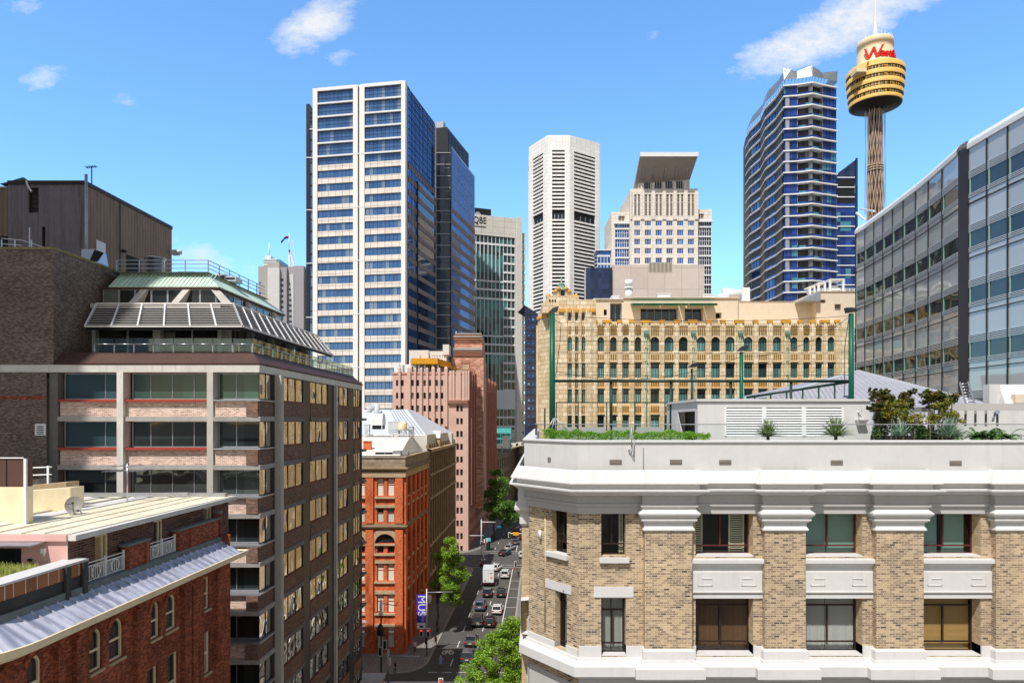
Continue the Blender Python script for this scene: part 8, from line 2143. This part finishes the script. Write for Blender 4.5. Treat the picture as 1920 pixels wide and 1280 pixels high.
# ================================================================ planting on the roof
def blades(name, label, cat, c, n, ln, w_, mat, seed, up=(.15, 1.2), droop=.5, stem=None, group=None):
    rnd = random.Random(seed); o = thing(name, label, cat, c, group); m = MB(); c = Vector(c)
    for k in range(n):
        a = rnd.uniform(0, 2 * math.pi); el = rnd.uniform(*up); l = ln * rnd.uniform(.75, 1.1); d = Vector((math.cos(a) * math.cos(el), math.sin(a) * math.cos(el), math.sin(el))); s = Vector((-math.sin(a), math.cos(a), 0)); pr = None
        for q in range(5):
            t_ = q / 4; p = c + d * (l * t_) - Vector((0, 0, droop * l * t_ * t_ * math.cos(el))); ww = w_ * (1 - t_) ** .7 * (1 if q else .7) + .002
            cur = (p - s * ww, p + Vector((0, 0, -.25 * ww)), p + s * ww)
            if pr: m.face([pr[0], pr[1], cur[1], cur[0]]); m.face([pr[1], pr[2], cur[2], cur[1]])
            pr = cur
    m.build('leaves', mat, o)
    if stem: m = MB(); m.tube((c.x, c.y, stem), c + Vector((0, 0, .1)), .09, .07, 8); m.build('stem', 'bark', o)
    return o
gy = 29.6
blades('agave', 'spiky dark green agave in front of the white louvres, left of the two', 'plant', P(1440, 818, gy), 170, .80, .045, 'aloe leaf', 1, (.12, 1.4), .10, 32.2, 'agaves on the white roof')
blades('agave', 'spiky dark green agave with reddish flowers at the right end of the white louvres', 'plant', P(1567, 817, gy), 190, .92, .045, 'aloe leaf', 2, (.1, 1.4), .12, 32.2, 'agaves on the white roof')
for k in range(5):
    pass
m = MB(); rn2 = random.Random(2); c = P(1558, 792, gy); leafy(m, c, (.12, .1, .1), 60, .06, rn2); tag(m.build('flower_spray', 'photinia leaf', None, c), 'small reddish flower spray on the right hand agave', 'flowers')
blades('yucca', 'pale blue green yucca rosette in front of the hedge, beside the louvred enclosure', 'plant', P(1688, 819, 29.3), 80, .85, .05, 'agave leaf', 3, (.12, 1.4), .12, 32.2, 'yuccas on the white roof')
blades('yucca', 'large pale blue green yucca rosette below the pergola beam', 'plant', P(1780, 820, 29.3), 110, 1.0, .048, 'agave leaf', 4, (.08, 1.4), .12, 32.2, 'yuccas on the white roof')
rnf = random.Random(9); fo = thing('fern', 'dark green arching fern palm at the right end of the roof garden', 'plant', P(1858, 822, gy + .3))
m = MB()
for k in range(80):
    a = rnf.uniform(0, 2 * math.pi); l = rnf.uniform(.8, 1.35); el = rnf.uniform(.35, 1.1); c = P(1858 + rnf.uniform(-36, 36), 822, gy + .3); pr = None
    for q in range(9):
        t_ = q / 8; p = c + Vector((math.cos(a) * l * t_ * math.cos(el), .6 * math.sin(a) * l * t_ * math.cos(el), l * t_ * math.sin(el) - .55 * l * t_ * t_))
        if pr is not None:
            d = (p - pr).normalized(); s = d.cross(Vector((0, 0, 1))).normalized(); lw = .2 * (1 - .6 * t_)
            for sg in (1, -1): 
                for h in (0, .5):
                    b0 = pr.lerp(p, h); m.face([b0 - d * .012, b0 + s * sg * lw + d * .07 - Vector((0, 0, .05)), b0 + d * .045])
        pr = p
m.build('fronds', 'fern leaf', fo)
def bush(name, label, cat, boxes, n, size, mat, seed, loc, trunk=None, group=None):
    rnd = random.Random(seed); o = thing(name, label, cat, loc, group); m = MB(); tot = sum(b[3] * b[5] for b in boxes)
    for b in boxes:
        for q in range(9):
            c_ = [b[i] + rnd.uniform(-.75, .75) * b[3 + i] for i in range(3)]; k_ = rnd.uniform(.28, .6)
            leafy(m, c_, [x * k_ for x in b[3:]], int(n * b[3] * b[5] / tot / 9), size * rnd.uniform(.8, 1.2), rnd)
    m.build('foliage', mat, o)
    if trunk:
        m = MB()
        for b in boxes: m.tube((b[0], b[1] + .1, 32.2), b[:3], .04, .02, 6)
        m.build('stems', 'bark', o)
    return o
# clipped low hedge inside the glass
rnd = random.Random(6); hd = thing('hedge', 'low bright green clipped hedge along the inside of the glass balustrade', 'hedge', (X_(1170, 29), 29, 33)); m = MB()
x0, x1 = X_(1011, 28.9), X_(1331, 28.9); n = 11000
for k in range(n):
    a_ = rnd.random() * (2.6 + x1 - 3.05); x = 3.05 + a_ - 2.6; gap = abs(x - X_(1184, 28.9)) < .07
    if gap: continue
    hh = .36 + .05 * math.sin(x * 3.1) + .04 * math.sin(x * 7.7 + 1) + (-.12 if x > X_(1318, 28.9) else 0) + (.06 if x < X_(1045, 28.9) else 0)
    z = 33.14 + (hh + .06) * (rnd.random() ** .5); y = 28.92 + rnd.uniform(-.22, .22)
    if x < 3.05: k_ = (3.05 - x) / 2.6; x, y = 3.05 - 1.6 * k_ + rnd.uniform(-.1, .1), 28.92 + 2.3 * k_ + rnd.uniform(-.2, .2)
    q = Vector((x, y, z + rnd.uniform(-.01, .05)))
    d = Vector((rnd.uniform(-1, 1), rnd.uniform(-1, 1), rnd.uniform(-.2, 1.2))).normalized(); s = Vector((rnd.uniform(-1, 1), rnd.uniform(-1, 1), rnd.uniform(-.3, .3))); s = (s - d * s.dot(d)).normalized(); l = rnd.uniform(.05, .095)
    m.face([q - d * l * .5, q + s * l * .22, q + d * l * .5, q - s * l * .22])
m.build('foliage', 'hedge leaf', hd)
m = MB(); m.box(3.1, x1, 28.65, 29.2, 32.2, 33.16); m.hexa([(3.1, 28.66, 32.2), (3.1, 29.2, 32.2), (1.75, 31.4, 32.2), (1.25, 31.2, 32.2)], [(3.1, 28.66, 33.16), (3.1, 29.2, 33.16), (1.75, 31.4, 33.16), (1.25, 31.2, 33.16)]); m.build('planter', 'white render', hd)
sy = 32.6
def B(px, py, rx_, rz_, ry=.45, y=sy): p = P(px, py, y); k = y / FP; return (p.x, p.y, p.z, rx_ * k, ry, rz_ * k)
bush('magnolia', 'bronze leaved magnolia shrub rising directly beside the louvred enclosure', 'shrub', [B(1655, 752, 27, 16), B(1648, 738, 16, 9), B(1662, 742, 15, 14), B(1650, 765, 20, 8)], 1300, .27, 'magnolia leaf', 11, P(1655, 800, sy), True, 'shrubs on the white roof')
bush('magnolia', 'smaller bronze leaved magnolia shrub second from the enclosure', 'shrub', [B(1698, 742, 14, 13), B(1700, 756, 12, 10)], 600, .26, 'magnolia leaf', 12, P(1698, 800, sy), True, 'shrubs on the white roof')
bush('magnolia', 'wide bronze leaved magnolia shrub in front of the glass building', 'shrub', [B(1742, 742, 16, 11), B(1762, 748, 18, 12), B(1785, 748, 14, 10), B(1752, 758, 20, 8)], 1200, .26, 'magnolia leaf', 13, P(1760, 800, sy), True, 'shrubs on the white roof')
bush('photinia', 'yellow green photinia shrub spilling over the low pergola beam', 'shrub', [B(1682, 758, 22, 10, .4, 32), B(1672, 774, 20, 14, .4, 32), B(1695, 780, 18, 14, .4, 32), B(1716, 784, 16, 14, .4, 32)], 1700, .15, 'photinia leaf', 14, P(1690, 810, 32), True, 'photinias on the white roof')
bush('photinia', 'yellow green photinia shrub at the end of the low beam under the pergola', 'shrub', [B(1760, 760, 16, 12, .4, 32), B(1768, 780, 24, 14, .4, 32), B(1745, 786, 16, 12, .4, 32), B(1792, 784, 12, 12, .4, 32)], 1700, .15, 'photinia leaf', 15, P(1765, 810, 32), True, 'photinias on the white roof')
bush('garden_hedge', 'dark mixed hedge filling the roof bed behind the yuccas', 'hedge', [B(1650, 800, 18, 26, .4, 32.8), B(1690, 805, 26, 22, .4, 32.8), B(1735, 804, 30, 24, .4, 32.8), B(1780, 806, 26, 20, .4, 32.8), B(1660, 785, 16, 16, .3, 32.8)], 8000, .15, 'fern leaf', 16, P(1720, 815, 32.8), True)

# ================================================================ vehicles
def car_proto(kind):
    """rear at y = 0, nose at y = length; returns a root Empty with its parts"""
    L, Wd, Hh = dict(sedan=(4.7, 1.82, 1.45), hatch=(4.2, 1.78, 1.52), suv=(4.6, 1.88, 1.72))[kind]
    o = bpy.data.objects.new('parked_car', None); COL.objects.link(o)
    hw = Wd / 2; belt = .95 if kind != 'suv' else 1.08
    st = dict(sedan=[(0, .55, .9, .90), (.12, .32, .96, .96), (.9, .28, .99, 1), (2.2, .27, 1.0, 1), (3.4, .27, .96, 1), (4.3, .3, .80, .95), (4.7, .42, .62, .82)],
              hatch=[(0, .5, .95, .90), (.1, .32, 1.0, .97), (.8, .28, 1.0, 1), (2.0, .27, 1.0, 1), (3.1, .27, .97, 1), (3.85, .3, .82, .95), (4.2, .42, .62, .82)],
              suv=[(0, .55, 1.05, .92), (.1, .38, 1.1, .97), (.8, .34, 1.12, 1), (2.2, .33, 1.12, 1), (3.4, .33, 1.08, 1), (4.25, .36, .95, .95), (4.6, .48, .72, .84)])[kind]
    m = MB(); rings = []
    for y, z0, z1, s in st:
        w_ = hw * s; rings.append([(-w_ * .92, y, z0), (-w_, y, z0 + .18), (-w_, y, z1 - .16), (-w_ * .86, y, z1), (w_ * .86, y, z1), (w_, y, z1 - .16), (w_, y, z0 + .18), (w_ * .92, y, z0)])
    for a, b in zip(rings, rings[1:]):
        for k in range(8): m.face([a[k], a[(k + 1) % 8], b[(k + 1) % 8], b[k]], 0, True)
    m.face(rings[0]); m.face(rings[-1])
    cab = dict(sedan=(.55, 1.25, 2.45, 3.35), hatch=(.12, .5, 2.25, 3.1), suv=(.1, .42, 2.55, 3.35))[kind]
    r0, r1, r2, r3 = cab; tw = hw * .74; bw = hw * .88; zt = Hh
    m.face([(-tw, r1, zt), (tw, r1, zt), (tw, r2, zt), (-tw, r2, zt)]); m.hexa([(-tw, r1, zt - .06), (tw, r1, zt - .06), (tw, r2, zt - .06), (-tw, r2, zt - .06)], [(-tw * .95, r1 + .06, zt + .03), (tw * .95, r1 + .06, zt + .03), (tw * .95, r2 - .06, zt + .03), (-tw * .95, r2 - .06, zt + .03)])
    for sx in (-1, 1):
        for (b0, t0) in ((r0, r1), (r3, r2)): m.bar((sx * bw, b0, belt - .02), (sx * tw, t0, zt), .09, .09)
        m.bar((sx * (bw - .0), (r0 + r3) / 2, belt), (sx * tw, (r1 + r2) / 2, zt), .07, .07)
        m.box(sx * (hw + .02), sx * (hw + .2), r3 - .35, r3 - .2, belt - .02, belt + .14)
    b = m.build('body', 'car paint', o, uvs=False)
    m = MB(); m.hexa([(-bw, r0, belt - .06), (bw, r0, belt - .06), (bw, r3, belt - .06), (-bw, r3, belt - .06)], [(-tw, r1, zt - .03), (tw, r1, zt - .03), (tw, r2, zt - .03), (-tw, r2, zt - .03)]); m.build('windows', 'car glass', o, uvs=False)
    for y in (.82, L - .88):
        for sx in (-1, 1):
            m = MB(); m.tube((sx * (hw - .2), y, .33), (sx * (hw + .01), y, .33), .33, n=18); w_ = m.build('wheel', 'rubber', o, uvs=False)
            m = MB(); m.tube((sx * (hw + .005), y, .33), (sx * (hw + .025), y, .33), .21, n=12); m.build('rim', 'steel', w_, uvs=False)
    z = .82 if kind != 'suv' else .98
    for sx in (-1, 1):
        m = MB(); m.box(sx * hw * .55, sx * hw * .93, -.03, .1, z - .1, z + .09); m.build('tail_light', 'tail light', o, uvs=False)
        m = MB(); m.box(sx * hw * .5, sx * hw * .8, L - .14, L + .0, .58, .7); m.build('headlight', 'head light', o, uvs=False)
    m = MB(); m.box(-.24, .24, -.035, .02, z - .2, z - .08); m.build('number_plate', 'number plate', o, uvs=False)
    m = MB(); m.box(-hw * .9, hw * .9, -.02, .1, .33, .5); m.build('bumper', 'rubber', o, uvs=False)
    return o
m_objcolor('car paint')
protos = {k: car_proto(k) for k in ('sedan', 'hatch', 'suv')}
used = set()
def car(px, py, kind, colour, label, rev=False, ang=0.0, cat='car'):
    Y = GY(py); x = X_(px, Y); o = protos[kind] if kind not in used else copy_tree(protos[kind]); used.add(kind)
    o.name = 'parked_car' if False else 'car'; o.location = (x, Y, .005); o.rotation_euler = (0, 0, -math.atan(SS) + ang + (math.pi if rev else 0))
    o['label'] = label; o['category'] = cat; o['group'] = 'cars in the street'
    for ch in o.children:
        if ch.name.startswith('body'): ch.color = (*colour, 1)
Wt, Sv, Bk, Gr, Bl, Rd = (.75, .75, .74), (.42, .43, .45), (.012, .012, .014), (.09, .09, .1), (.03, .05, .16), (.10, .012, .014)
car(913, 1121, 'sedan', Bk, 'black sedan with lit red tail lights directly behind the white box truck')
car(939, 1121, 'hatch', Bk, 'black hatchback in the right lane level with the white box truck'); car(899, 1147, 'suv', (.10, .12, .2), 'blue grey wagon on the left lane line, two behind the white box truck')
car(931, 1154, 'hatch', Wt, 'white hatchback in the right lane just above the foreground tree'); car(894, 1177, 'suv', (.34, .34, .35), 'silver four wheel drive with its spare bumper in shade, left lane above the foreground tree')
car(881, 1215, 'sedan', Gr, 'dark grey sedan half hidden by the left edge of the foreground tree'); car(875, 1248, 'suv', (.05, .06, .08), 'dark blue grey four wheel drive nearest the stop line')
car(917, 1178, 'hatch', Bk, 'dark hatchback mostly hidden behind the top of the foreground tree'); car(946, 1086, 'suv', Wt, 'white wagon right of the white box truck'); car(926, 1072, 'hatch', Wt, 'white hatchback directly ahead of the white box truck', ang=-.25)
car(907, 1063, 'hatch', Rd, 'dark red hatchback at the far crossing left of the white hatchback', ang=.1); car(939, 1043, 'sedan', Bk, 'black sedan turning just beyond the far crossing', ang=-.45); car(950, 1033, 'sedan', Sv, 'silver sedan beyond the far crossing ahead of the black sedan', ang=-.35)
car(979, 1047, 'hatch', Wt, 'white hatchback beyond the far crossing beside the white building edge'); car(966, 1022, 'sedan', Gr, 'dark grey sedan in the shade at the far end of the street'); car(972, 1013, 'suv', Bk, 'black four wheel drive in the far shade ahead of the grey sedan')
car(980, 1007, 'suv', Sv, 'silver four wheel drive farthest up the street, under the mast arm'); car(969, 998, 'hatch', Rd, 'small red hatchback far up the street under the dark tree')
# box truck
Y = GY(1100); tk = thing('box_truck', 'white box truck with a grey roof seen from behind in the left lane', 'truck', (X_(915.5, Y), Y, 0)); x = X_(915.5, Y)
m = MB(); m.box(x - 1.12, x + 1.12, Y, Y + 5.2, .95, 3.5, 0); m.box(x - 1.14, x + 1.14, Y - .02, Y + 5.22, 3.5, 3.56, 1)
for q in (-1, 1): m.box(x + q * .03, x + q * .05, Y - .03, Y, 1.0, 3.4, 1)
m.box(x + .35, x + .85, Y - .03, Y - .01, 2.75, 2.9, 2); m.box(x + .45, x + .85, Y - .03, Y - .01, 1.7, 2.15, 3); m.box(x - .9, x - .4, Y - .03, Y - .01, 1.25, 1.4, 2); m.build('box_body', ['white metal', 'grey sheet', 'maroon frame', 'yellow fabric'], tk)
m = MB(); m.hexa([(x - 1, Y + 5.4, .5), (x + 1, Y + 5.4, .5), (x + 1, Y + 7.0, .5), (x - 1, Y + 7.0, .5)], [(x - .95, Y + 5.4, 2.3), (x + .95, Y + 5.4, 2.3), (x + .9, Y + 6.5, 2.3), (x - .9, Y + 6.5, 2.3)]); m.build('cab', 'white metal', tk)
m = MB(); m.box(x - .5, x + .5, Y + .2, Y + 6.8, .5, .95); m.box(x - 1.1, x + 1.1, Y - .05, Y + .15, .6, .8); m.build('chassis', 'dark metal', tk)
for yy in (Y + 1.2, Y + 5.9):
    for q in (-1, 1): m = MB(); m.tube((x + q * .75, yy, .45), (x + q * 1.05, yy, .45), .45, n=16); m.build('wheel', 'rubber', tk)
for q in (-1, 1): m = MB(); m.box(x + q * .75, x + q * 1.05, Y - .07, Y - .04, .62, .78); m.build('tail_light', 'tail light', tk)

# ================================================================ street furniture
def signal(m, f, u, z, d=.2, w_=.34, h_=1.0):
    m.fbox(f, u - w_ / 2, u + w_ / 2, z, z + h_, 0, d, 0); m.fbox(f, u - w_ * .8, u + w_ * .8, z - .12, z + h_ + .12, -.03, 0, 1)
def light_unit(parent, f, u, z, lit=0):
    m = MB(); signal(m, f, u, z); m.build('signal_head', ['black', 'white paint'], parent)
    for k in range(3):
        m = MB(); c = z + .82 - .32 * k; m.tube(f.p(u, c, .2), f.p(u, c, .24), .12, n=10); m.build('lens', 'signal red' if k == lit else 'signal off', parent)
m_emit('signal red', hexc('ff2a1a'), 2.5); m_plain('signal off', (.02, .03, .02), .3)
Y = 100.2; x = X_(800, Y); tl = thing('traffic_light_pole', 'pale traffic light pole with mast arm and purple banner on the sunlit corner', 'traffic light', (x, Y, .15)); ff = F(x, Y, 1, 0)
m = MB(); m.tube((x, Y, .15), (x, Y, Z_(1103, Y)), .13, .1, 12); m.tube((x, Y, Z_(1110, Y)), (X_(849, Y), Y, Z_(1109, Y)), .07, n=8); m.build('pole', 'galvanised', tl)
light_unit(tl, ff.at(0, .15), .25, Z_(1191, Y)); light_unit(tl, ff.at(0, .05), X_(790, Y) - x, Z_(1191, Y)); m = MB(); m.fbox(ff, -.22, .12, Z_(1206, Y), Z_(1194, Y), .1, .3); m.build('control_box', 'dark metal', tl)
bn = thing('street_banner', 'tall purple street banner with white lettering on the traffic light pole', 'banner', (X_(789.5, Y), Y, 5))
b0, b1 = X_(781.5, Y) - x, X_(798, Y) - x
m = MB(); m.fbox(ff, b0, b1, Z_(1166.5, Y), Z_(1113.5, Y), -.015, .015); m.build('banner_cloth', 'purple print', bn)
m = MB(); m.fbox(ff, b0, b1, Z_(1178, Y), Z_(1166.7, Y), -.015, .015); m.fbox(ff, b0 + .4, b0 + .9, Z_(1175.5, Y), Z_(1172, Y), .016, .025, 1); m.build('banner_foot', ['white paint', 'black'], bn)
m = MB(); zA, zB = Z_(1166, Y), Z_(1140, Y)
for k in range(4): m.face([ff.p(b1 - .02, zB - k * .45, .018), ff.p(b1 - .75 - .1 * (k % 2), zB - .3 - k * .42, .018), ff.p(b1 - .3, zB - .75 - k * .4, .018)])
m.build('banner_pattern', 'lilac print', bn)
o = text_mesh('MUS', 'lettering', 'white paint', 1.55, bn, ff, b0 + .2, Z_(1115, Y), .03, .01, 1.0, align='LEFT', tilt=math.pi / 2)
Y = 93.8; x = X_(714.5, Y); tl = thing('traffic_light_pole', 'dark traffic light post with a white lantern top in front of the orange brick building', 'traffic light', (x, Y, .15)); ff = F(x, Y, 1, 0)
m = MB(); m.tube((x, Y, .15), (x, Y, Z_(1150, Y)), .11, n=10); m.tube((x, Y, Z_(1130, Y)), (X_(744, Y), Y, Z_(1135, Y)), .05, n=6); m.tube((x, Y, Z_(1143, Y)), (X_(703, Y), Y, Z_(1149, Y)), .05, n=6); m.tube((x, Y, Z_(1191, Y)), (X_(727, Y), Y, Z_(1191, Y)), .07, n=6); m.tube((X_(744, Y), Y, Z_(1135, Y)), (X_(745, Y), Y, Z_(1128, Y)), .05, n=6); m.build('pole', 'dark metal', tl)
m = MB(); m.lathe((x, Y), [(.3, Z_(1152, Y)), (.32, Z_(1149, Y)), (.22, Z_(1146, Y)), (.2, Z_(1128, Y)), (.12, Z_(1124, Y)), (.02, Z_(1122, Y))], 12); m.build('lantern', 'white metal', tl)
m = MB(); m.lathe((x - .1, Y), [(.2, Z_(1191, Y)), (.5, Z_(1188, Y)), (.5, Z_(1176, Y)), (.3, Z_(1172, Y)), (.1, Z_(1168, Y))], 10); m.build('transformer', 'dark metal', tl)
light_unit(tl, ff.at(X_(722, Y) - x, .1), 0, Z_(1214, Y), 9); light_unit(tl, ff.at(0, .25), -.05, Z_(1226, Y), 9); m = MB(); m.fbox(ff, -.35, .15, Z_(1230, Y), Z_(1220, Y), .1, .15); m.build('sign_plate', 'white paint', tl)
Y = 88.5; x = X_(728, Y); tl = thing('signal_mast', 'thick grey mast with a long horizontal arm at the near kerb', 'mast', (x, Y, .0)); m = MB(); m.tube((x, Y, 0), (x, Y, Z_(1217, Y)), .15, .13, 12); m.tube((x, Y, Z_(1229, Y)), (X_(787, Y), Y, Z_(1230, Y)), .08, n=8); m.build('pole', 'galvanised', tl)
m = MB(); ff = F(x, Y, 1, 0); m.fbox(ff, .15, .33, Z_(1246, Y), Z_(1232, Y), -.1, .1); m.build('sign_plate', 'white paint', tl)
Y = 79; x = X_(826.5, Y); tl = thing('traffic_light_pole', 'white bordered traffic signal at the very bottom edge left of the foreground tree', 'traffic light', (x, Y, .0)); m = MB(); m.tube((x, Y, 0), (x, Y, Z_(1270, Y)), .07, n=8); m.build('pole', 'galvanised', tl); light_unit(tl, F(x, Y - .1, 1, 0), 0, Z_(1288, Y))
Y = 176; x = X_(902.5, Y); tl = thing('street_lamp', 'pale street lamp pole with two arms at the far crossing beside the pink block', 'street lamp', (x, Y, .15)); m = MB(); m.tube((x, Y, .15), (x, Y, Z_(973, Y)), .14, .1, 10); m.tube((x, Y, Z_(978, Y)), (X_(929, Y), Y, Z_(978.5, Y)), .1, n=8); m.tube((X_(880.5, Y), Y, Z_(1003.5, Y)), (X_(907, Y), Y, Z_(1003.5, Y)), .08, n=8); m.build('pole', 'white metal', tl); light_unit(tl, F(x, Y - .2, 1, 0), .05, Z_(1022, Y), 9)
m = MB(); m.box(X_(907, Y), X_(914.5, Y), Y - .1, Y, Z_(1017, Y), Z_(1010, Y)); m.box(X_(909.5, Y), X_(911.5, Y), Y - .1, Y, .15, Z_(1010, Y)); m.box(X_(909, Y), X_(913, Y), Y - .13, Y - .1, Z_(1020, Y), Z_(1016, Y), 1); tag(m.build('street_sign', ['white paint', 'red paint'], None, (X_(911, Y), Y, .15)), 'white and red street sign beside the pale street lamp pole', 'sign')
Y = 179; kb = thing('kiosk', 'small teal roofed kiosk on the corner beside the pale street lamp', 'kiosk', (X_(914, Y), Y + 4, .15)); m = MB(); m.box(X_(910, Y), X_(918, Y), Y + 4, Y + 5.2, .15, 2.4); m.build('booth', 'dark green paint', kb); m = MB(); m.box(X_(909, Y), X_(919, Y), Y + 3.8, Y + 5.4, 2.4, 3.1); m.build('roof', 'turquoise paint', kb)
m = MB(); Y = 172.5; m.box(X_(905.5, Y), X_(908.5, Y), Y, Y + .4, .15, 2.1); tag(m.build('signal_cabinet', 'white metal', None, (X_(907, Y), Y, .15)), 'narrow white signal cabinet at the foot of the pale street lamp', 'cabinet')
Y = 222; ad = thing('advertising_panel', 'lit turquoise advertising panel on the far footpath under the dark tree', 'advertising panel', (X_(935.5, Y), Y, .15)); m = MB(); m.box(X_(931.5, Y), X_(939.5, Y), Y, Y + .25, .4, Z_(996, Y)); m.build('frame', 'dark metal', ad); m = MB(); m.box(X_(932, Y), X_(939, Y), Y - .03, Y - .005, .7, Z_(998, Y)); m.build('screen', 'screen blue', ad)
m_e = None
Y = 158; x = X_(986, Y) + .3; tl = thing('signal_mast', 'white mast arm with a yellow sign box reaching over the far lanes', 'mast', (x, Y, .15)); m = MB(); m.tube((x, Y, .15), (x, Y, Z_(996, Y)), .15, n=10); m.tube((x, Y, Z_(1000, Y)), (X_(956, Y), Y, Z_(999.5, Y)), .1, n=8); m.build('pole', 'white metal', tl); m = MB(); m.box(X_(962, Y), X_(972, Y), Y - .2, Y, Z_(1003, Y), Z_(997, Y)); m.build('sign_box', 'yellow paint', tl); light_unit(tl, F(X_(955, Y), Y - .1, 1, 0), 0, Z_(1006, Y), 9)
Y = 160; x = X_(966.5, Y); tl = thing('traffic_light_pole', 'small dark traffic light at the far crossing in front of the white car', 'traffic light', (x, Y, .15)); m = MB(); m.tube((x, Y, .0), (x, Y, Z_(1045, Y)), .06, n=8); m.build('pole', 'dark metal', tl); light_unit(tl, F(x, Y - .06, 1, 0), 0, Z_(1060, Y), 9)
m = MB(); Y = 151; m.box(X_(963, Y), X_(967.5, Y), Y, Y + .05, 1.6, 2.2); m.tube((X_(965.2, Y), Y + .08, 0), (X_(965.2, Y), Y + .08, 2.2), .04, n=6, m=1); tag(m.build('street_sign', ['red paint', 'galvanised'], None, (X_(965, Y), Y, 0)), 'small red sign on the kerb near the far crossing', 'sign')
m = MB(); Y = 118; xx = XL(Y); m.box(xx + .05, xx + 1.2, Y, Y + 2.5, 3.0, 3.9); tag(m.build('shop_sign', 'white paint', None, (xx, Y, 3)), 'white projecting shop sign at the foot of the sandstone building', 'sign')
m = MB(); Y = 149; m.tube((X_(962, Y), Y - 30, .1), (X_(970, Y), Y - 14, 3.6), .06, n=6); 
Y = 95.4; m = MB(); x = X_(690.5, 84); 
for k in range(2):
    m.tube((X_(681 + 13 * k, 84), 84, Z_(1260 - 45 * k, 84)), (X_(694, 84), 84, Z_(1212 + 8 * (1 - k), 84)), .05, n=6)
# ================================================================ people
def person(px, py, label, top, legs, face=0.0, walk=.25, dress=False, hold=None):
    Y = GY(py); base = Vector((X_(px, Y), Y, .16 if (py > 1000 and X_(px, Y) < XK(Y)) else .02)); h = 1.72
    J = dict(pel=(0, 0, .95), spi=(0, .01, 1.15), che=(0, .01, 1.36), nek=(0, 0, 1.5), hed=(0, -.02, 1.6), top=(0, -.01, 1.70),
             hl=(-.1, 0, .9), kl=(-.1, -walk * .55, .5), al=(-.1, -walk * .7 + .05, .09), fl=(-.1, -walk * .7 - .12, .04), hr=(.1, 0, .9), kr=(.1, walk * .3, .5), ar=(.1, walk * 1.1, .12), fr=(.1, walk * 1.1 - .15, .05),
             sl=(-.19, .01, 1.4), el=(-.24, walk * .5, 1.13), wl=(-.23, walk * .35 - .1, .9), gl=(-.22, walk * .3 - .15, .82), sr=(.19, .01, 1.4), er=(.24, -walk * .4, 1.13), wr=(.23, -walk * .7 - .08, .92), gr=(.22, -walk * .8 - .12, .85))
    E = [('pel', 'spi'), ('spi', 'che'), ('che', 'nek'), ('nek', 'hed'), ('hed', 'top'), ('pel', 'hl'), ('hl', 'kl'), ('kl', 'al'), ('al', 'fl'), ('pel', 'hr'), ('hr', 'kr'), ('kr', 'ar'), ('ar', 'fr'), ('che', 'sl'), ('sl', 'el'), ('el', 'wl'), ('wl', 'gl'), ('che', 'sr'), ('sr', 'er'), ('er', 'wr'), ('wr', 'gr')]
    Rr = dict(pel=.15, spi=.13, che=.15, nek=.06, hed=.105, top=.075, hl=.09, kl=.06, al=.04, fl=.04, hr=.09, kr=.06, ar=.04, fr=.04, sl=.065, el=.045, wl=.032, gl=.035, sr=.065, er=.045, wr=.032, gr=.035)
    ks = list(J); me = bpy.data.meshes.new('person'); me.from_pydata([J[k] for k in ks], [(ks.index(a), ks.index(b)) for a, b in E], [])
    ob = bpy.data.objects.new('person', me); COL.objects.link(ob); md = ob.modifiers.new('skin', 'SKIN'); sv = me.skin_vertices[0].data
    for i, k in enumerate(ks): sv[i].radius = (Rr[k], Rr[k] * (.8 if k in ('pel', 'spi', 'che') else 1)); sv[i].use_root = k == 'pel'
    sb_ = ob.modifiers.new('sub', 'SUBSURF'); sb_.levels = sb_.render_levels = 1
    bpy.context.view_layer.update(); m2 = bpy.data.meshes.new_from_object(ob.evaluated_get(bpy.context.evaluated_depsgraph_get())); bpy.data.objects.remove(ob)
    for nm in ('skin', 'hair', top, legs, 'rubber'): m2.materials.append(MATS[nm])
    for p in m2.polygons:
        c = p.center; p.use_smooth = True
        if c.z > 1.62 or (c.z > 1.54 and c.y > .03): p.material_index = 1
        elif c.z > 1.47: p.material_index = 0
        elif abs(c.x) > .2 and c.z < 1.2: p.material_index = 0
        elif c.z > .93: p.material_index = 2
        elif abs(c.x) > .17 and c.z > .75: p.material_index = 0
        elif c.z > .1: p.material_index = 3 if not (dress and c.z < .5) else 0
        else: p.material_index = 4
    o = bpy.data.objects.new('person', m2); COL.objects.link(o); o.location = base; o.rotation_euler = (0, 0, face); tag(o, label, 'person', 'pedestrians')
    m = MB(); m.lathe((base.x, base.y), [(.19, base.z + (.92 if not dress else .5)), (.17, base.z + 1.0), (.16, base.z + 1.15), (.17, base.z + 1.34), (.1, base.z + 1.46)] if not dress else [(.3, base.z + .45), (.22, base.z + .8), (.17, base.z + 1.1), (.18, base.z + 1.34), (.1, base.z + 1.46)], 12)
    sh = m.build('dress' if dress else 'shirt', top, o, base); sh.location = (0, 0, 0)
    sh.data.transform(Matrix.Scale(.78, 4, (0, 1, 0)))
m_plain('shirt white', (.75, .75, .74), .8); m_plain('dress blue', hexc('8f9ad6'), .8); m_plain('trousers dark', (.03, .03, .04), .8); m_plain('shirt orange', hexc('b5643c'), .8); m_plain('coat dark', (.02, .02, .022), .8)
person(778, 1224, 'person in a white shirt walking in the shade beside the orange brick building', 'shirt white', 'trousers dark', .3)
person(826, 1249, 'person in a pale blue dress crossing the road at the sunlit corner', 'dress blue', 'dress blue', 1.2, .3, True)
person(817, 1213, 'person in an orange top standing in the shade behind the banner pole', 'shirt orange', 'trousers dark', 2.6, .1)
person(741, 1264, 'person in a dark coat walking on the shaded corner near the thick grey mast', 'coat dark', 'trousers dark', 1.4)
person(972, 1083, 'person in dark clothes standing at the right kerb near the far crossing', 'coat dark', 'trousers dark', 3.0, .12)
